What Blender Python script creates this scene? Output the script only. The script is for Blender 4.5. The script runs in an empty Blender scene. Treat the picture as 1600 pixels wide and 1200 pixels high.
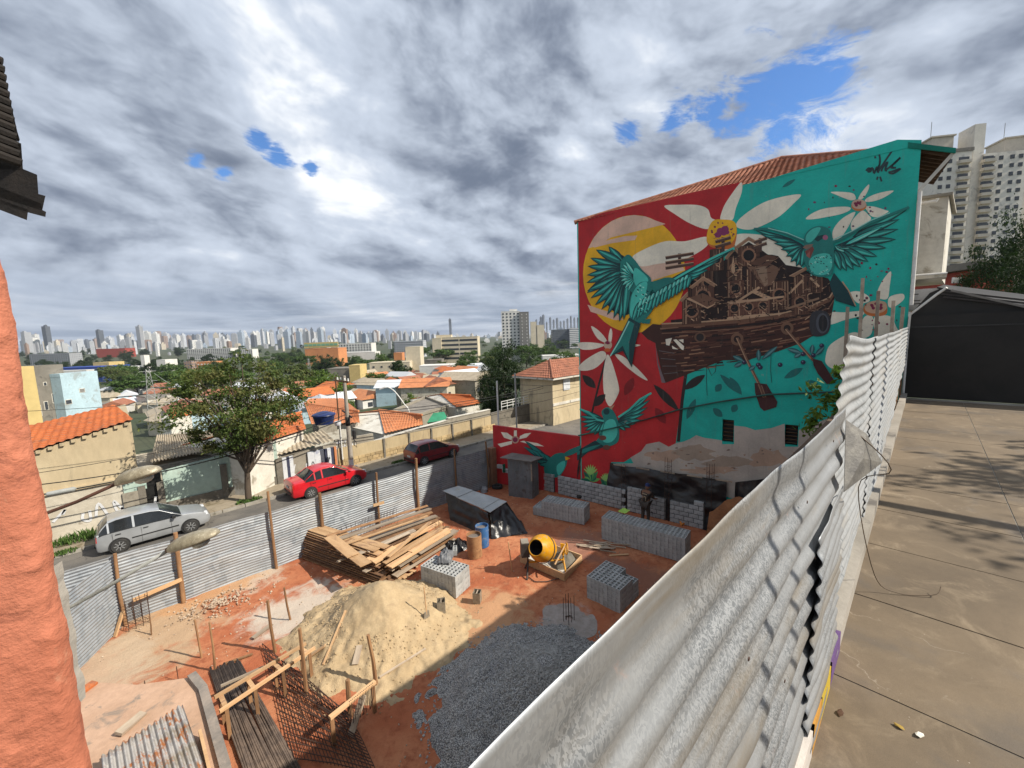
import bpy, math, random
from mathutils import Vector, Matrix, noise as mnoise
R = math.radians
SC = bpy.context.scene
COL = SC.collection
rnd = random.Random(7)

# ------------------------------------------------------------------ camera
# world: X runs along the terrace and the street, Y across the building site, Z up; the lens sits at the origin
FPX = 636.0
_u = Vector((649, -97, FPX)).normalized(); _v = Vector((-634, -52, FPX)).normalized()
_v = (_v - _u * _u.dot(_v)).normalized(); _w = _u.cross(_v)
CAMROT = Matrix((_u, _v, _w))                    # rows: world axes in lens axes (x right, y down, z ahead)
def ray(px, py): return CAMROT @ Vector((px - 800, py - 600, FPX))
GZ = -8.5
def G(px, py, z=GZ): r = ray(px, py); return r * (z / r.z)
def WX(px, py, x): r = ray(px, py); return r * (x / r.x)
def WY(px, py, y): r = ray(px, py); return r * (y / r.y)
def AT(px, py, d): return ray(px, py) * (d / FPX)
cam_d = bpy.data.cameras.new('camera'); cam = bpy.data.objects.new('camera', cam_d); COL.objects.link(cam)
cam_d.sensor_width = 36; cam_d.lens = 36 * FPX / 1600; cam_d.clip_start = 0.05; cam_d.clip_end = 30000
_r = CAMROT @ Vector((1, 0, 0)); _up = CAMROT @ Vector((0, -1, 0)); _bk = CAMROT @ Vector((0, 0, -1))
cam.matrix_world = Matrix(((_r.x, _up.x, _bk.x, 0), (_r.y, _up.y, _bk.y, 0), (_r.z, _up.z, _bk.z, 0), (0, 0, 0, 1)))
SC.camera = cam
SC.view_settings.view_transform = 'Standard'; SC.view_settings.look = 'None'
SC.view_settings.exposure = 0.45; SC.view_settings.gamma = 1; SC.view_settings.use_curve_mapping = False
SC.cycles.use_denoising = True
SC.cycles.max_bounces = 8; SC.cycles.transparent_max_bounces = 12; SC.cycles.volume_bounces = 0

# ------------------------------------------------------------------ sun and sky
SUN = Vector((0.57, -0.99, 1.0)).normalized()
sun_d = bpy.data.lights.new('sun', 'SUN'); sun_d.energy = 5.0; sun_d.angle = R(0.53); sun_d.color = (1, 0.92, 0.79)
sun = bpy.data.objects.new('sun', sun_d); COL.objects.link(sun)
sun.rotation_euler = SUN.to_track_quat('Z', 'Y').to_euler()

class NT:                                         # small node-tree writer
    def __init__(s, tree): s.t = tree; s.n = tree.nodes; s.l = tree.links
    def new(s, typ, **kw):
        nd = s.n.new(typ)
        for k, v in kw.items(): setattr(nd, k, v)
        return nd
    def put(s, sock, v):
        if isinstance(v, bpy.types.NodeSocket): s.l.new(v, sock)
        elif v is not None:
            if hasattr(sock, 'default_value'):
                if sock.type == 'RGBA' and not isinstance(v, (int, float)): v = tuple(v)[:3] + (1,)
                elif sock.type == 'VECTOR' and isinstance(v, (int, float)): v = (v, v, v)
                sock.default_value = v
    def math(s, op, a, b=None, c=None, clamp=False):
        nd = s.new('ShaderNodeMath', operation=op, use_clamp=clamp)
        s.put(nd.inputs[0], a); s.put(nd.inputs[1], b)
        if c is not None: s.put(nd.inputs[2], c)
        return nd.outputs[0]
    def vmath(s, op, a, b=None, out=0):
        nd = s.new('ShaderNodeVectorMath', operation=op)
        s.put(nd.inputs[0], a)
        if b is not None:
            if op == 'SCALE': s.put(nd.inputs[3], b)
            else: s.put(nd.inputs[1], b)
        return nd.outputs['Value'] if op in ('LENGTH', 'DOT_PRODUCT', 'DISTANCE') else nd.outputs[0]
    def noise(s, vec, scale=5, detail=5, rough=0.55, dist=0, out='Fac'):
        nd = s.new('ShaderNodeTexNoise'); s.put(nd.inputs['Vector'], vec)
        s.put(nd.inputs['Scale'], scale); nd.inputs['Detail'].default_value = detail
        nd.inputs['Roughness'].default_value = rough; nd.inputs['Distortion'].default_value = dist
        return nd.outputs[out]
    def voro(s, vec, scale=5, feature='F1', out='Distance', rand=1):
        nd = s.new('ShaderNodeTexVoronoi', feature=feature); s.put(nd.inputs['Vector'], vec)
        nd.inputs['Scale'].default_value = scale; nd.inputs['Randomness'].default_value = rand
        return nd.outputs[out]
    def mix(s, f, a, b, mode='MIX'):
        nd = s.new('ShaderNodeMix', data_type='RGBA', blend_type=mode); nd.clamp_factor = True
        s.put(nd.inputs[0], f); s.put(nd.inputs[6], a); s.put(nd.inputs[7], b)
        return nd.outputs[2]
    def ramp(s, f, lo, hi):                       # smooth step
        nd = s.new('ShaderNodeMapRange', interpolation_type='SMOOTHSTEP')
        s.put(nd.inputs[0], f); s.put(nd.inputs[1], lo); s.put(nd.inputs[2], hi)
        return nd.outputs[0]
    def mapping(s, vec, scale=(1, 1, 1), loc=(0, 0, 0), rot=(0, 0, 0)):
        nd = s.new('ShaderNodeMapping'); s.put(nd.inputs[0], vec)
        nd.inputs['Scale'].default_value = scale; nd.inputs['Location'].default_value = loc; nd.inputs['Rotation'].default_value = rot
        return nd.outputs[0]
    def sep(s, v):
        nd = s.new('ShaderNodeSeparateXYZ'); s.put(nd.inputs[0], v); return nd.outputs
    def comb(s, x, y, z):
        nd = s.new('ShaderNodeCombineXYZ'); s.put(nd.inputs[0], x); s.put(nd.inputs[1], y); s.put(nd.inputs[2], z); return nd.outputs[0]

SKY_SEED = 1.9
def build_world():
    w = bpy.data.worlds.new('World'); SC.world = w; w.use_nodes = True
    t = NT(w.node_tree); t.n.clear()
    sky = t.new('ShaderNodeTexSky', sky_type='NISHITA', sun_disc=False)
    sky.sun_elevation = math.asin(SUN.z); sky.sun_rotation = math.atan2(SUN.x, SUN.y); sky.air_density = 1.1; sky.dust_density = 0.3; sky.ozone_density = 2.0
    bg = t.new('ShaderNodeBackground'); t.put(bg.inputs[0], t.mix(1, sky.outputs[0], (0.62, 0.88, 1.22), 'MULTIPLY')); bg.inputs[1].default_value = 0.10
    d = t.new('ShaderNodeTexCoord').outputs['Generated']
    x, y, z = t.sep(d)[0:3]
    # lens-aligned axes: a runs to the right of the photograph, b away from the lens, e is elevation opened out towards the horizon
    a = t.math('SUBTRACT', t.math('MULTIPLY', x, 0.71), t.math('MULTIPLY', y, 0.70)); b = t.math('ADD', t.math('MULTIPLY', x, 0.70), t.math('MULTIPLY', y, 0.71))
    e = t.math('MULTIPLY', t.math('LOGARITHM', t.math('ADD', t.math('MAXIMUM', z, 0.0), 0.085), 2.71828), 0.55)
    zl = t.math('ADD', t.math('MULTIPLY', t.math('POWER', t.math('MAXIMUM', z, 0.001), 0.72), 2.0), t.math('MULTIPLY', a, 0.30)); p = t.comb(a, t.math('MULTIPLY', b, 0.75), zl)
    p = t.vmath('ADD', p, (SKY_SEED, SKY_SEED * 1.7, 0.3))
    warp = t.noise(p, 1.6, 4, 0.5, out='Color')
    pr = t.vmath('ADD', p, t.vmath('SCALE', t.vmath('SUBTRACT', warp, (0.5, 0.5, 0.5)), 0.30))
    pr = t.mapping(pr, (1.0, 1.0, 0.95))
    def dens(v, det): return t.noise(v, 3.0, det, 0.57, 0.0)
    n1 = dens(pr, 8)
    up = t.vmath('ADD', pr, (0.03, 0, 0.055)); n2 = dens(up, 5); n3 = dens(t.vmath('ADD', pr, (0.10, 0, 0.16)), 2)
    iso = t.mapping(d, (1, 1, 1.7)); puff = t.math('ABSOLUTE', t.math('SUBTRACT', t.noise(t.vmath('ADD', iso, t.vmath('SCALE', warp, 0.12)), 8.5, 5, 0.6), 0.5))
    big = t.noise(pr, 1.15, 3, 0.5)
    thick = t.math('ADD', t.math('MULTIPLY', n1, 0.6), t.math('MULTIPLY', big, 0.5))
    bias = None                                    # the large cloud bodies and bright rifts seen in the photograph
    for px, py, rad, am in ((800, 205, .42, .20), (700, 110, .34, .10), (170, 110, .36, .10), (330, 150, .25, .08), (560, 40, .34, .08), (440, 130, .16, -.16), (560, 240, .2, -.16), (900, 235, .12, -.22), (1010, 70, .18, -.04), (480, 345, .16, -.14), (330, 320, .14, -.12), (1440, 60, .16, -.08), (1400, 110, .3, .07), (1560, 60, .3, .06), (90, 160, .12, -.14), (240, 240, .14, -.12), (1050, 250, .2, .05), (1500, 170, .3, .03), (200, 400, .25, .06), (700, 440, .25, .07)):
        c = ray(px, py).normalized()
        g = t.math('MULTIPLY', t.ramp(t.vmath('DISTANCE', d, tuple(c)), rad, 0.0), am)
        bias = g if bias is None else t.math('ADD', bias, g)
    thick = t.math('ADD', thick, t.math('MULTIPLY', bias, 0.85))
    bright = t.math('SUBTRACT', 1.0, t.ramp(t.math('ADD', t.math('MULTIPLY', thick, 0.75), t.math('MULTIPLY', n3, 0.28)), 0.27, 0.79))
    edge = t.math('MULTIPLY', t.math('SUBTRACT', n1, n2), 3.3)
    bright = t.math('ADD', bright, edge)
    bright = t.math('ADD', bright, t.math('MULTIPLY', t.math('SUBTRACT', puff, 0.10), 0.7))
    cloud = t.mix(t.ramp(bright, -0.36, 0.64), (0.13, 0.16, 0.22), (0.46, 0.515, 0.605))
    cloud = t.mix(t.ramp(bright, 0.50, 1.08), cloud, (0.80, 0.82, 0.845))
    # flat grey-blue bands low over the city
    low = t.math('SUBTRACT', 1.0, t.ramp(z, 0.0, 0.20))
    band = t.noise(t.comb(t.math('MULTIPLY', a, 1.0), t.math('MULTIPLY', b, .8), t.math('ADD', t.math('MULTIPLY', e, 3.0), t.math('MULTIPLY', t.sep(warp)[0], .8))), 2.8, 7, 0.6, 0.4)
    bandc = t.mix(t.ramp(band, 0.38, 0.62), (0.20, 0.25, 0.335), (0.38, 0.43, 0.51)); bandc = t.mix(t.ramp(band, 0.58, 0.76), bandc, (0.74, 0.74, 0.74))
    cloud = t.mix(t.math('MULTIPLY', low, 0.85), cloud, bandc)
    # gaps of blue sky
    gap = None
    for px, py, rad in ((1235, 165, .085), (1290, 138, .05), (1180, 170, .06), (1120, 172, .04), (1050, 188, .04), (408, 222, .022), (435, 246, .028), (485, 262, .016), (308, 248, .015), (350, 270, .015), (985, 198, .03)):
        c = ray(px, py).normalized()
        g = t.math('SUBTRACT', 1.0, t.math('DIVIDE', t.vmath('DISTANCE', d, tuple(c)), rad * 1.35))
        gap = g if gap is None else t.math('MAXIMUM', gap, g)
    gn = t.noise(pr, 10.0, 7, 0.7, 0.5)
    gap = t.ramp(t.math('ADD', t.math('MAXIMUM', gap, -1.0), t.math('MULTIPLY', t.math('SUBTRACT', gn, 0.51), 3.6)), 0.10, 0.75)
    hole = t.math('MULTIPLY', gap, t.ramp(z, 0.10, 0.2))
    cb = t.new('ShaderNodeBackground'); t.put(cb.inputs[0], cloud); cb.inputs[1].default_value = 1.0
    mx = t.new('ShaderNodeMixShader'); t.put(mx.inputs[0], hole); t.l.new(cb.outputs[0], mx.inputs[1]); t.l.new(bg.outputs[0], mx.inputs[2])
    out = t.new('ShaderNodeOutputWorld'); t.l.new(mx.outputs[0], out.inputs[0])
build_world()

# ------------------------------------------------------------------ materials
MATS = {}
def material(name):
    m = bpy.data.materials.new(name); m.use_nodes = True
    t = NT(m.node_tree); bs = m.node_tree.nodes['Principled BSDF']
    MATS[name] = m
    return m, t, bs
def objco(t): return t.new('ShaderNodeTexCoord').outputs['Object']
def geoco(t): return t.new('ShaderNodeNewGeometry').outputs['Position']
def bump(t, bs, h, strength=0.3, dist=0.02):
    b = t.new('ShaderNodeBump'); b.inputs['Strength'].default_value = strength; b.inputs['Distance'].default_value = dist
    t.put(b.inputs['Height'], h); t.l.new(b.outputs[0], bs.inputs['Normal'])
def mat(name, c1, c2=None, scale=2.0, rough=0.85, metal=0.0, bmp=0.25, bscale=30, bdist=0.02, c3=None, rand=0.0, world=False, spec=0.3, stretch=(1, 1, 1)):
    """mottled paint / plaster / wood / soil: c1 and c2 blended by noise, c3 as scattered stains, rand = tint per object"""
    if name in MATS: return MATS[name]
    m, t, bs = material(name)
    co = geoco(t) if world else objco(t)
    if stretch != (1, 1, 1): co = t.mapping(co, stretch)
    c2 = c2 or tuple(k * 0.75 for k in c1)
    n = t.noise(co, scale, 6, 0.6, 0.2)
    col = t.mix(t.ramp(n, 0.3, 0.7), c1, c2)
    fine = t.noise(co, scale * 9, 4, 0.6)
    col = t.mix(0.35, col, t.mix(fine, (0.35, 0.35, 0.35), (1.5, 1.5, 1.5)), 'MULTIPLY')
    if c3: col = t.mix(t.ramp(t.noise(co, scale * 1.7, 7, 0.65, 0.6), 0.55, 0.66), col, c3)
    if rand:
        oi = t.new('ShaderNodeObjectInfo').outputs['Random']
        hs = t.new('ShaderNodeHueSaturation'); t.put(hs.inputs['Color'], col)
        t.put(hs.inputs['Value'], t.math('ADD', 1 - rand, t.math('MULTIPLY', oi, 2 * rand))); col = hs.outputs[0]
    t.put(bs.inputs['Base Color'], col); bs.inputs['Roughness'].default_value = rough; bs.inputs['Metallic'].default_value = metal
    bs.inputs['Specular IOR Level'].default_value = spec
    if bmp: bump(t, bs, t.noise(co, bscale, 5, 0.6), bmp, bdist)
    return m

# ------------------------------------------------------------------ mesh helpers
class MB:
    def __init__(s): s.v = []; s.f = []; s.mi = []; s.c = []
    def add(s, vs, fs, mi=0, col=None):
        o = len(s.v); s.v += [tuple(p) for p in vs]
        for f in fs: s.f.append(tuple(i + o for i in f)); s.mi.append(mi); s.c.append(col)
        return s
    def box(s, c, d, rot=None, mi=0, taper=1.0, col=None):
        c = Vector(c); hx, hy, hz = d[0] / 2, d[1] / 2, d[2] / 2
        vs = [Vector((x * hx * (taper if z > 0 else 1), y * hy * (taper if z > 0 else 1), z * hz)) for z in (-1, 1) for x, y in ((-1, -1), (1, -1), (1, 1), (-1, 1))]
        if rot is not None:
            if isinstance(rot, (int, float)): rot = Matrix.Rotation(rot, 3, 'Z')
            vs = [rot @ p for p in vs]
        return s.add([p + c for p in vs], [(3, 2, 1, 0), (4, 5, 6, 7), (0, 1, 5, 4), (1, 2, 6, 5), (2, 3, 7, 6), (3, 0, 4, 7)], mi, col)
    def bar(s, a, b, w, h, up=(0, 0, 1), mi=0):         # rectangular bar from a to b
        a = Vector(a); b = Vector(b); dx = (b - a).normalized(); upv = Vector(up)
        if abs(dx.dot(upv)) > 0.98: upv = Vector((1, 0, 0))
        sd = dx.cross(upv).normalized(); u2 = sd.cross(dx)
        rot = Matrix((dx, sd, u2)).transposed()
        return s.box((a + b) / 2, ((b - a).length, w, h), rot, mi)
    def tube(s, pts, r, n=8, mi=0, caps=True, r2=None):
        pts = [Vector(p) for p in pts]; m = len(pts); rings = []
        up = Vector((0.13, 0.2, 1)).normalized()
        for i, p in enumerate(pts):
            d = (pts[min(i + 1, m - 1)] - pts[max(i - 1, 0)]).normalized()
            a = d.cross(up)
            if a.length < 0.05: a = d.cross(Vector((1, 0, 0)))
            a.normalize(); b = d.cross(a)
            rr = r[i] if isinstance(r, (list, tuple)) else (r if r2 is None else r + (r2 - r) * i / (m - 1))
            rings.append([p + a * (rr * math.cos(2 * math.pi * k / n)) + b * (rr * math.sin(2 * math.pi * k / n)) for k in range(n)])
        vs = [q for g in rings for q in g]; fs = []
        for i in range(m - 1):
            for k in range(n): fs.append((i * n + k, i * n + (k + 1) % n, (i + 1) * n + (k + 1) % n, (i + 1) * n + k))
        if caps: fs.append(tuple(range(n - 1, -1, -1))); fs.append(tuple((m - 1) * n + k for k in range(n)))
        return s.add(vs, fs, mi)
    def lathe(s, prof, n=20, c=(0, 0, 0), mat3=None, mi=0, caps=True):   # prof: (radius, z)
        c = Vector(c); vs = []; fs = []
        for r_, z_ in prof:
            for k in range(n):
                p = Vector((r_ * math.cos(2 * math.pi * k / n), r_ * math.sin(2 * math.pi * k / n), z_))
                vs.append((mat3 @ p if mat3 else p) + c)
        for i in range(len(prof) - 1):
            for k in range(n): fs.append((i * n + k, i * n + (k + 1) % n, (i + 1) * n + (k + 1) % n, (i + 1) * n + k))
        if caps: fs.append(tuple(range(n - 1, -1, -1))); fs.append(tuple((len(prof) - 1) * n + k for k in range(n)))
        return s.add(vs, fs, mi)
    def prism(s, poly, vec, mi=0):                      # closed polygon pushed along vec
        n = len(poly); vec = Vector(vec); a = [Vector(p) for p in poly]; b = [p + vec for p in a]
        return s.add(a + b, [tuple(range(n - 1, -1, -1)), tuple(range(n, 2 * n))] + [(i, (i + 1) % n, n + (i + 1) % n, n + i) for i in range(n)], mi)
    def grid(s, fn, nu, nv, mi=0, thick=None):
        o = len(s.v)
        for j in range(nv + 1):
            for i in range(nu + 1): s.v.append(tuple(fn(i / nu, j / nv)))
        for j in range(nv):
            for i in range(nu):
                a = o + j * (nu + 1) + i; s.f.append((a, a + 1, a + nu + 2, a + nu + 1)); s.mi.append(mi); s.c.append(None)
        return s
    def mesh(s, name, mats, smooth=False, origin=None):
        me = bpy.data.meshes.new(name)
        vs = s.v if origin is None else [(p[0] - origin[0], p[1] - origin[1], p[2] - origin[2]) for p in s.v]
        me.from_pydata(vs, [], s.f)
        if not isinstance(mats, (list, tuple)): mats = [mats]
        for m in mats: me.materials.append(MATS[m] if isinstance(m, str) else m)
        if len(mats) > 1: me.polygons.foreach_set('material_index', s.mi)
        if smooth is True: me.polygons.foreach_set('use_smooth', [True] * len(s.f))
        elif smooth: me.shade_smooth() if hasattr(me, 'shade_smooth') else None; me.set_sharp_from_angle(angle=R(smooth))
        if any(c is not None for c in s.c):
            at = me.color_attributes.new('Col', 'FLOAT_COLOR', 'CORNER'); arr = []
            for f, c in zip(s.f, s.c):
                c = c or (1, 1, 1)
                for _ in f: arr += [c[0], c[1], c[2], 1.0]
            at.data.foreach_set('color', arr)
        me.update()
        return me
    def build(s, name, mats, parent=None, smooth=False, origin=None):
        return link(name, s.mesh(name, mats, smooth, origin if parent is None else None), parent, origin if parent is None else None)
WPAR = {}                                         # things whose parts are written in world coordinates
def link(name, data, parent=None, loc=None):
    o = bpy.data.objects.new(name, data); COL.objects.link(o)
    if parent is not None:
        o.parent = parent
        if parent.name in WPAR: o.matrix_parent_inverse = WPAR[parent.name]
    if loc is not None: o.location = loc
    return o
def tag(o, label=None, cat=None, group=None, kind=None):
    if label: o['label'] = label
    if cat: o['category'] = cat
    if group: o['group'] = group
    if kind: o['kind'] = kind
    return o
def thing_w(name, label, cat, loc, group=None):
    o = thing(name, label, cat, tuple(loc), 0, group); WPAR[o.name] = Matrix.Translation(Vector(loc)).inverted(); return o
def thing(name, label, cat, loc=(0, 0, 0), rz=0.0, group=None):
    o = link(name, None, None, loc); o.rotation_euler = (0, 0, rz); o.empty_display_size = 0.2
    return tag(o, label, cat, group)
def copy_tree(o, parent=None):
    c = o.copy(); COL.objects.link(c)
    if parent is not None: c.parent = parent
    for ch in list(o.children): copy_tree(ch, c)
    return c
def struct(name, mb, m, smooth=False): return tag(mb.build(name, m, None, smooth), kind='structure')
def fbm(x, y, z=0.0, o=4): return mnoise.fractal(Vector((x, y, z)), 1.0, 2.0, o)
def spline(pts, n=8, closed=True):
    """Catmull-Rom through 2-D or 3-D points"""
    P = [Vector(p) for p in pts]; m = len(P); out = []
    rng = range(m) if closed else range(m - 1)
    for i in rng:
        if closed: p0, p1, p2, p3 = P[i - 1], P[i], P[(i + 1) % m], P[(i + 2) % m]
        else: p0, p1, p2, p3 = P[max(i - 1, 0)], P[i], P[i + 1], P[min(i + 2, m - 1)]
        for k in range(n):
            t = k / n
            out.append(0.5 * ((2 * p1) + (p2 - p0) * t + (2 * p0 - 5 * p1 + 4 * p2 - p3) * t * t + (3 * p1 - p0 - 3 * p2 + p3) * t ** 3))
    if not closed: out.append(P[-1])
    return out

# ------------------------------------------------------------------ ground, street, terrace
def TZ(x, y):
    """height of the open terrain: level round the site, a valley beyond the street, rising again to the far city"""
    t = y - 29
    K = ((-1e6, -8.62), (0, -8.62), (8, -9.6), (22, -12), (60, -15.5), (140, -20), (350, -25), (700, -23), (1500, -12), (2500, -2), (4000, 8), (9000, 14))
    for (a, za), (b, zb) in zip(K, K[1:]):
        if t <= b:
            z = za + (zb - za) * (t - a) / (b - a); break
    else: z = 14
    if x > 45: z += min(1, (x - 45) / 60) * (max(0, 1 - max(t, 0) / 150)) * 5
    return z
def make_terrain():
    mb = MB(); rad = [0, 6, 12, 18, 24, 29, 33, 37, 42, 50, 60, 75, 95, 120, 160, 220, 300, 420, 600, 850, 1200, 1700, 2400, 3300, 4500, 6500, 9000, 13000]
    n = 72
    for r_ in rad:
        for k in range(n):
            a = 2 * math.pi * k / n; x, y = 8 + r_ * math.cos(a), 10 + r_ * math.sin(a)
            mb.v.append((x, y, TZ(x, y) + (fbm(x * .01, y * .01) * 1.2 if r_ > 60 else 0)))
    for i in range(len(rad) - 1):
        for k in range(n):
            a = i * n + k; b = i * n + (k + 1) % n; mb.f.append((a, b, b + n, a + n)); mb.mi.append(0); mb.c.append(None)
    mat('terrain_mat', (0.035, 0.055, 0.02), (0.065, 0.07, 0.04), scale=0.02, world=True, bmp=0.1, bscale=0.4, c3=(0.12, 0.11, 0.09))
    struct('terrain', mb, 'terrain_mat', True)
make_terrain()

def soil_mat():
    m, t, bs = material('red_soil')
    co = geoco(t)
    n = t.noise(co, 0.55, 7, 0.62, 0.4); f = t.noise(co, 5, 8, 0.68, 0.3); ff = t.noise(co, 38, 4, 0.7)
    col = t.mix(t.ramp(n, 0.35, 0.68), (0.35, 0.108, 0.052), (0.46, 0.195, 0.10))
    col = t.mix(t.ramp(f, 0.44, 0.72), col, (0.27, 0.085, 0.043))
    # pale cement dust and lime trodden in by the stakes, dry beige earth in the corner by the street fence
    def blot(cx, cy, rx, ry, amp=0.9):
        x, y = t.sep(co)[0:2]
        dx = t.math('DIVIDE', t.math('SUBTRACT', x, cx), rx); dy = t.math('DIVIDE', t.math('SUBTRACT', y, cy), ry)
        dd = t.math('SQRT', t.math('ADD', t.math('MULTIPLY', dx, dx), t.math('MULTIPLY', dy, dy)))
        w = t.noise(co, 1.3, 7, 0.66, 0.6)
        return t.ramp(t.math('ADD', dd, t.math('MULTIPLY', t.math('SUBTRACT', w, 0.5), amp * 3.0)), 1.25, 0.55)
    for c, rx, ry, cc in ((G(470, 950), 1.5, 1.3, (0.50, 0.45, 0.38)), (G(400, 900), 1.2, .9, (0.50, 0.42, 0.33)), (G(250, 985), 1.3, 2.0, (0.42, 0.31, 0.20)), (G(330, 930), 1.6, .5, (0.48, 0.27, 0.14)),
                          (G(885, 970), .75, .75, (0.38, 0.33, 0.30)), (G(760, 965), 1.6, 1.4, (0.46, 0.27, 0.15)), (G(170, 1040), 1.0, 1.6, (0.45, 0.34, 0.24)), (G(900, 850), 1.4, .9, (0.27, 0.14, 0.10)), (G(1000, 900), .8, 2.2, (0.24, 0.11, 0.075))):
        col = t.mix(t.math('MULTIPLY', blot(c.x, c.y, rx, ry), 0.85), col, cc)
    col = t.mix(0.35, col, t.mix(ff, (0.45, 0.42, 0.4), (1.45, 1.5, 1.5)), 'MULTIPLY')
    t.put(bs.inputs['Base Color'], col); bs.inputs['Roughness'].default_value = 0.95; bs.inputs['Specular IOR Level'].default_value = 0.15
    bump(t, bs, t.math('ADD', t.math('MULTIPLY', f, 0.7), t.math('MULTIPLY', ff, 0.35)), 0.75, 0.06)
soil_mat()
def soil_h(x, y):
    e = 0.05 * fbm(x * .45, y * .45) + 0.022 * fbm(x * 2.2, y * 2.2) + 0.01 * fbm(x * 6, y * 6)
    return GZ + e * 0.9 - 0.01
def make_soil():
    mb = MB(); mb.grid(lambda u, v: (-6 + 26 * u, -0.2 + 18.4 * v, soil_h(-6 + 26 * u, -0.2 + 18.4 * v)), 190, 140)
    struct('ground', mb, 'red_soil', True)
make_soil()

def asphalt_mat():
    m, t, bs = material('asphalt'); co = geoco(t)
    n = t.noise(co, 0.5, 6, 0.6, 0.3); f = t.noise(co, 60, 3, 0.7); cr = t.voro(t.vmath('ADD', co, t.vmath('SCALE', t.noise(co, 1.5, 4, out='Color'), 0.8)), 0.5, 'DISTANCE_TO_EDGE')
    col = t.mix(t.ramp(n, 0.35, 0.7), (0.085, 0.08, 0.075), (0.16, 0.145, 0.125))
    col = t.mix(t.math('MULTIPLY', t.ramp(cr, 0.012, 0.0), t.ramp(n, 0.45, 0.6)), col, (0.04, 0.04, 0.04))
    col = t.mix(0.4, col, t.mix(f, (0.5, 0.5, 0.5), (1.5, 1.5, 1.5)), 'MULTIPLY')
    t.put(bs.inputs['Base Color'], col); bs.inputs['Roughness'].default_value = 0.9; bump(t, bs, f, 0.4, 0.01)
asphalt_mat()
mat('kerb_concrete', (0.33, 0.31, 0.27), (0.22, 0.20, 0.17), scale=1.2, world=True, c3=(0.13, 0.12, 0.09))
mat('pavement_concrete', (0.34, 0.29, 0.22), (0.24, 0.20, 0.145), scale=0.8, world=True, c3=(0.16, 0.13, 0.08), bmp=0.4)
KERB_Y = 25.05; WALL_Y = 27.2
def make_street():
    mb = MB(); mb.grid(lambda u, v: (-30 + 110 * u, 18.2 + (KERB_Y - 18.2) * v, -8.5 + 0.05 * math.sin(v * math.pi)), 40, 6)
    struct('street', mb, 'asphalt', True)
    mb = MB(); mb.box((25, (KERB_Y + WALL_Y) / 2 + 1.0, -8.5), (110, WALL_Y - KERB_Y + 1.7, 0.2)); struct('pavement', mb, 'pavement_concrete')
    kerb = thing('kerb', None, None); kerb['kind'] = 'structure'
    me = MB().box((0, 0, 0), (0.985, 0.15, 0.26), taper=0.97).mesh('kerb_stone', 'kerb_concrete')
    for i in range(34):
        o = link('kerb_stone', me, kerb, (-4.2 + i * 1.0, KERB_Y - 0.076, -8.485 + rnd.uniform(-.012, .012))); o.rotation_euler = (rnd.uniform(-.02, .02), 0, rnd.uniform(-.006, .006))
    mb = MB(); mb.box((25, 17.85, -8.53), (110, 0.7, 0.2)); struct('pavement_near', mb, 'pavement_concrete')
make_street()

TERZ = -2.4
def terrace_mat():
    m, t, bs = material('terrace_concrete'); co = geoco(t)
    n = t.noise(co, 0.7, 8, 0.62, 0.5); f = t.noise(co, 9, 8, 0.7, 0.2); ff = t.noise(co, 160, 3, 0.75)
    col = t.mix(t.ramp(n, 0.33, 0.7), (0.165, 0.124, 0.081), (0.105, 0.079, 0.053))
    col = t.mix(t.ramp(t.noise(co, 2.3, 7, 0.7, 1.0), 0.5, 0.75), col, (0.225, 0.175, 0.118))
    wet = t.noise(t.vmath('ADD', co, (3.1, 1.7, 0)), 1.1, 6, 0.55, 0.3)
    col = t.mix(t.math('MULTIPLY', t.ramp(wet, 0.55, 0.68), 0.6), col, (0.085, 0.072, 0.06))
    cr = t.voro(t.vmath('ADD', co, t.vmath('SCALE', t.noise(co, 2.5, 5, out='Color'), 0.5)), 0.9, 'DISTANCE_TO_EDGE')
    col = t.mix(t.math('MULTIPLY', t.ramp(cr, 0.006, 0.0), t.math('MULTIPLY', t.ramp(t.noise(co, 0.9, 2), 0.54, 0.64), 0.6)), col, (0.30, 0.25, 0.19))
    sp = t.voro(co, 26, 'F1'); col = t.mix(t.math('MULTIPLY', t.ramp(sp, 0.10, 0.04), t.ramp(t.noise(co, 4, 3), 0.58, 0.7)), col, (0.42, 0.37, 0.3))
    col = t.mix(0.5, col, t.mix(ff, (0.5, 0.5, 0.5), (1.5, 1.5, 1.5)), 'MULTIPLY')
    col = t.mix(0.3, col, t.mix(f, (0.5, 0.5, 0.5), (1.5, 1.5, 1.5)), 'MULTIPLY')
    t.put(bs.inputs['Base Color'], col); t.put(bs.inputs['Roughness'], t.math('SUBTRACT', 0.92, t.math('MULTIPLY', t.ramp(wet, 0.5, 0.7), 0.25)))
    bump(t, bs, t.math('ADD', t.math('MULTIPLY', f, 0.6), t.math('MULTIPLY', ff, 0.3)), 0.35, 0.012)
terrace_mat()
mat('plaster_grey', (0.36, 0.33, 0.29), (0.24, 0.22, 0.19), scale=0.6, world=True, c3=(0.12, 0.11, 0.1), bmp=0.3)
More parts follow.
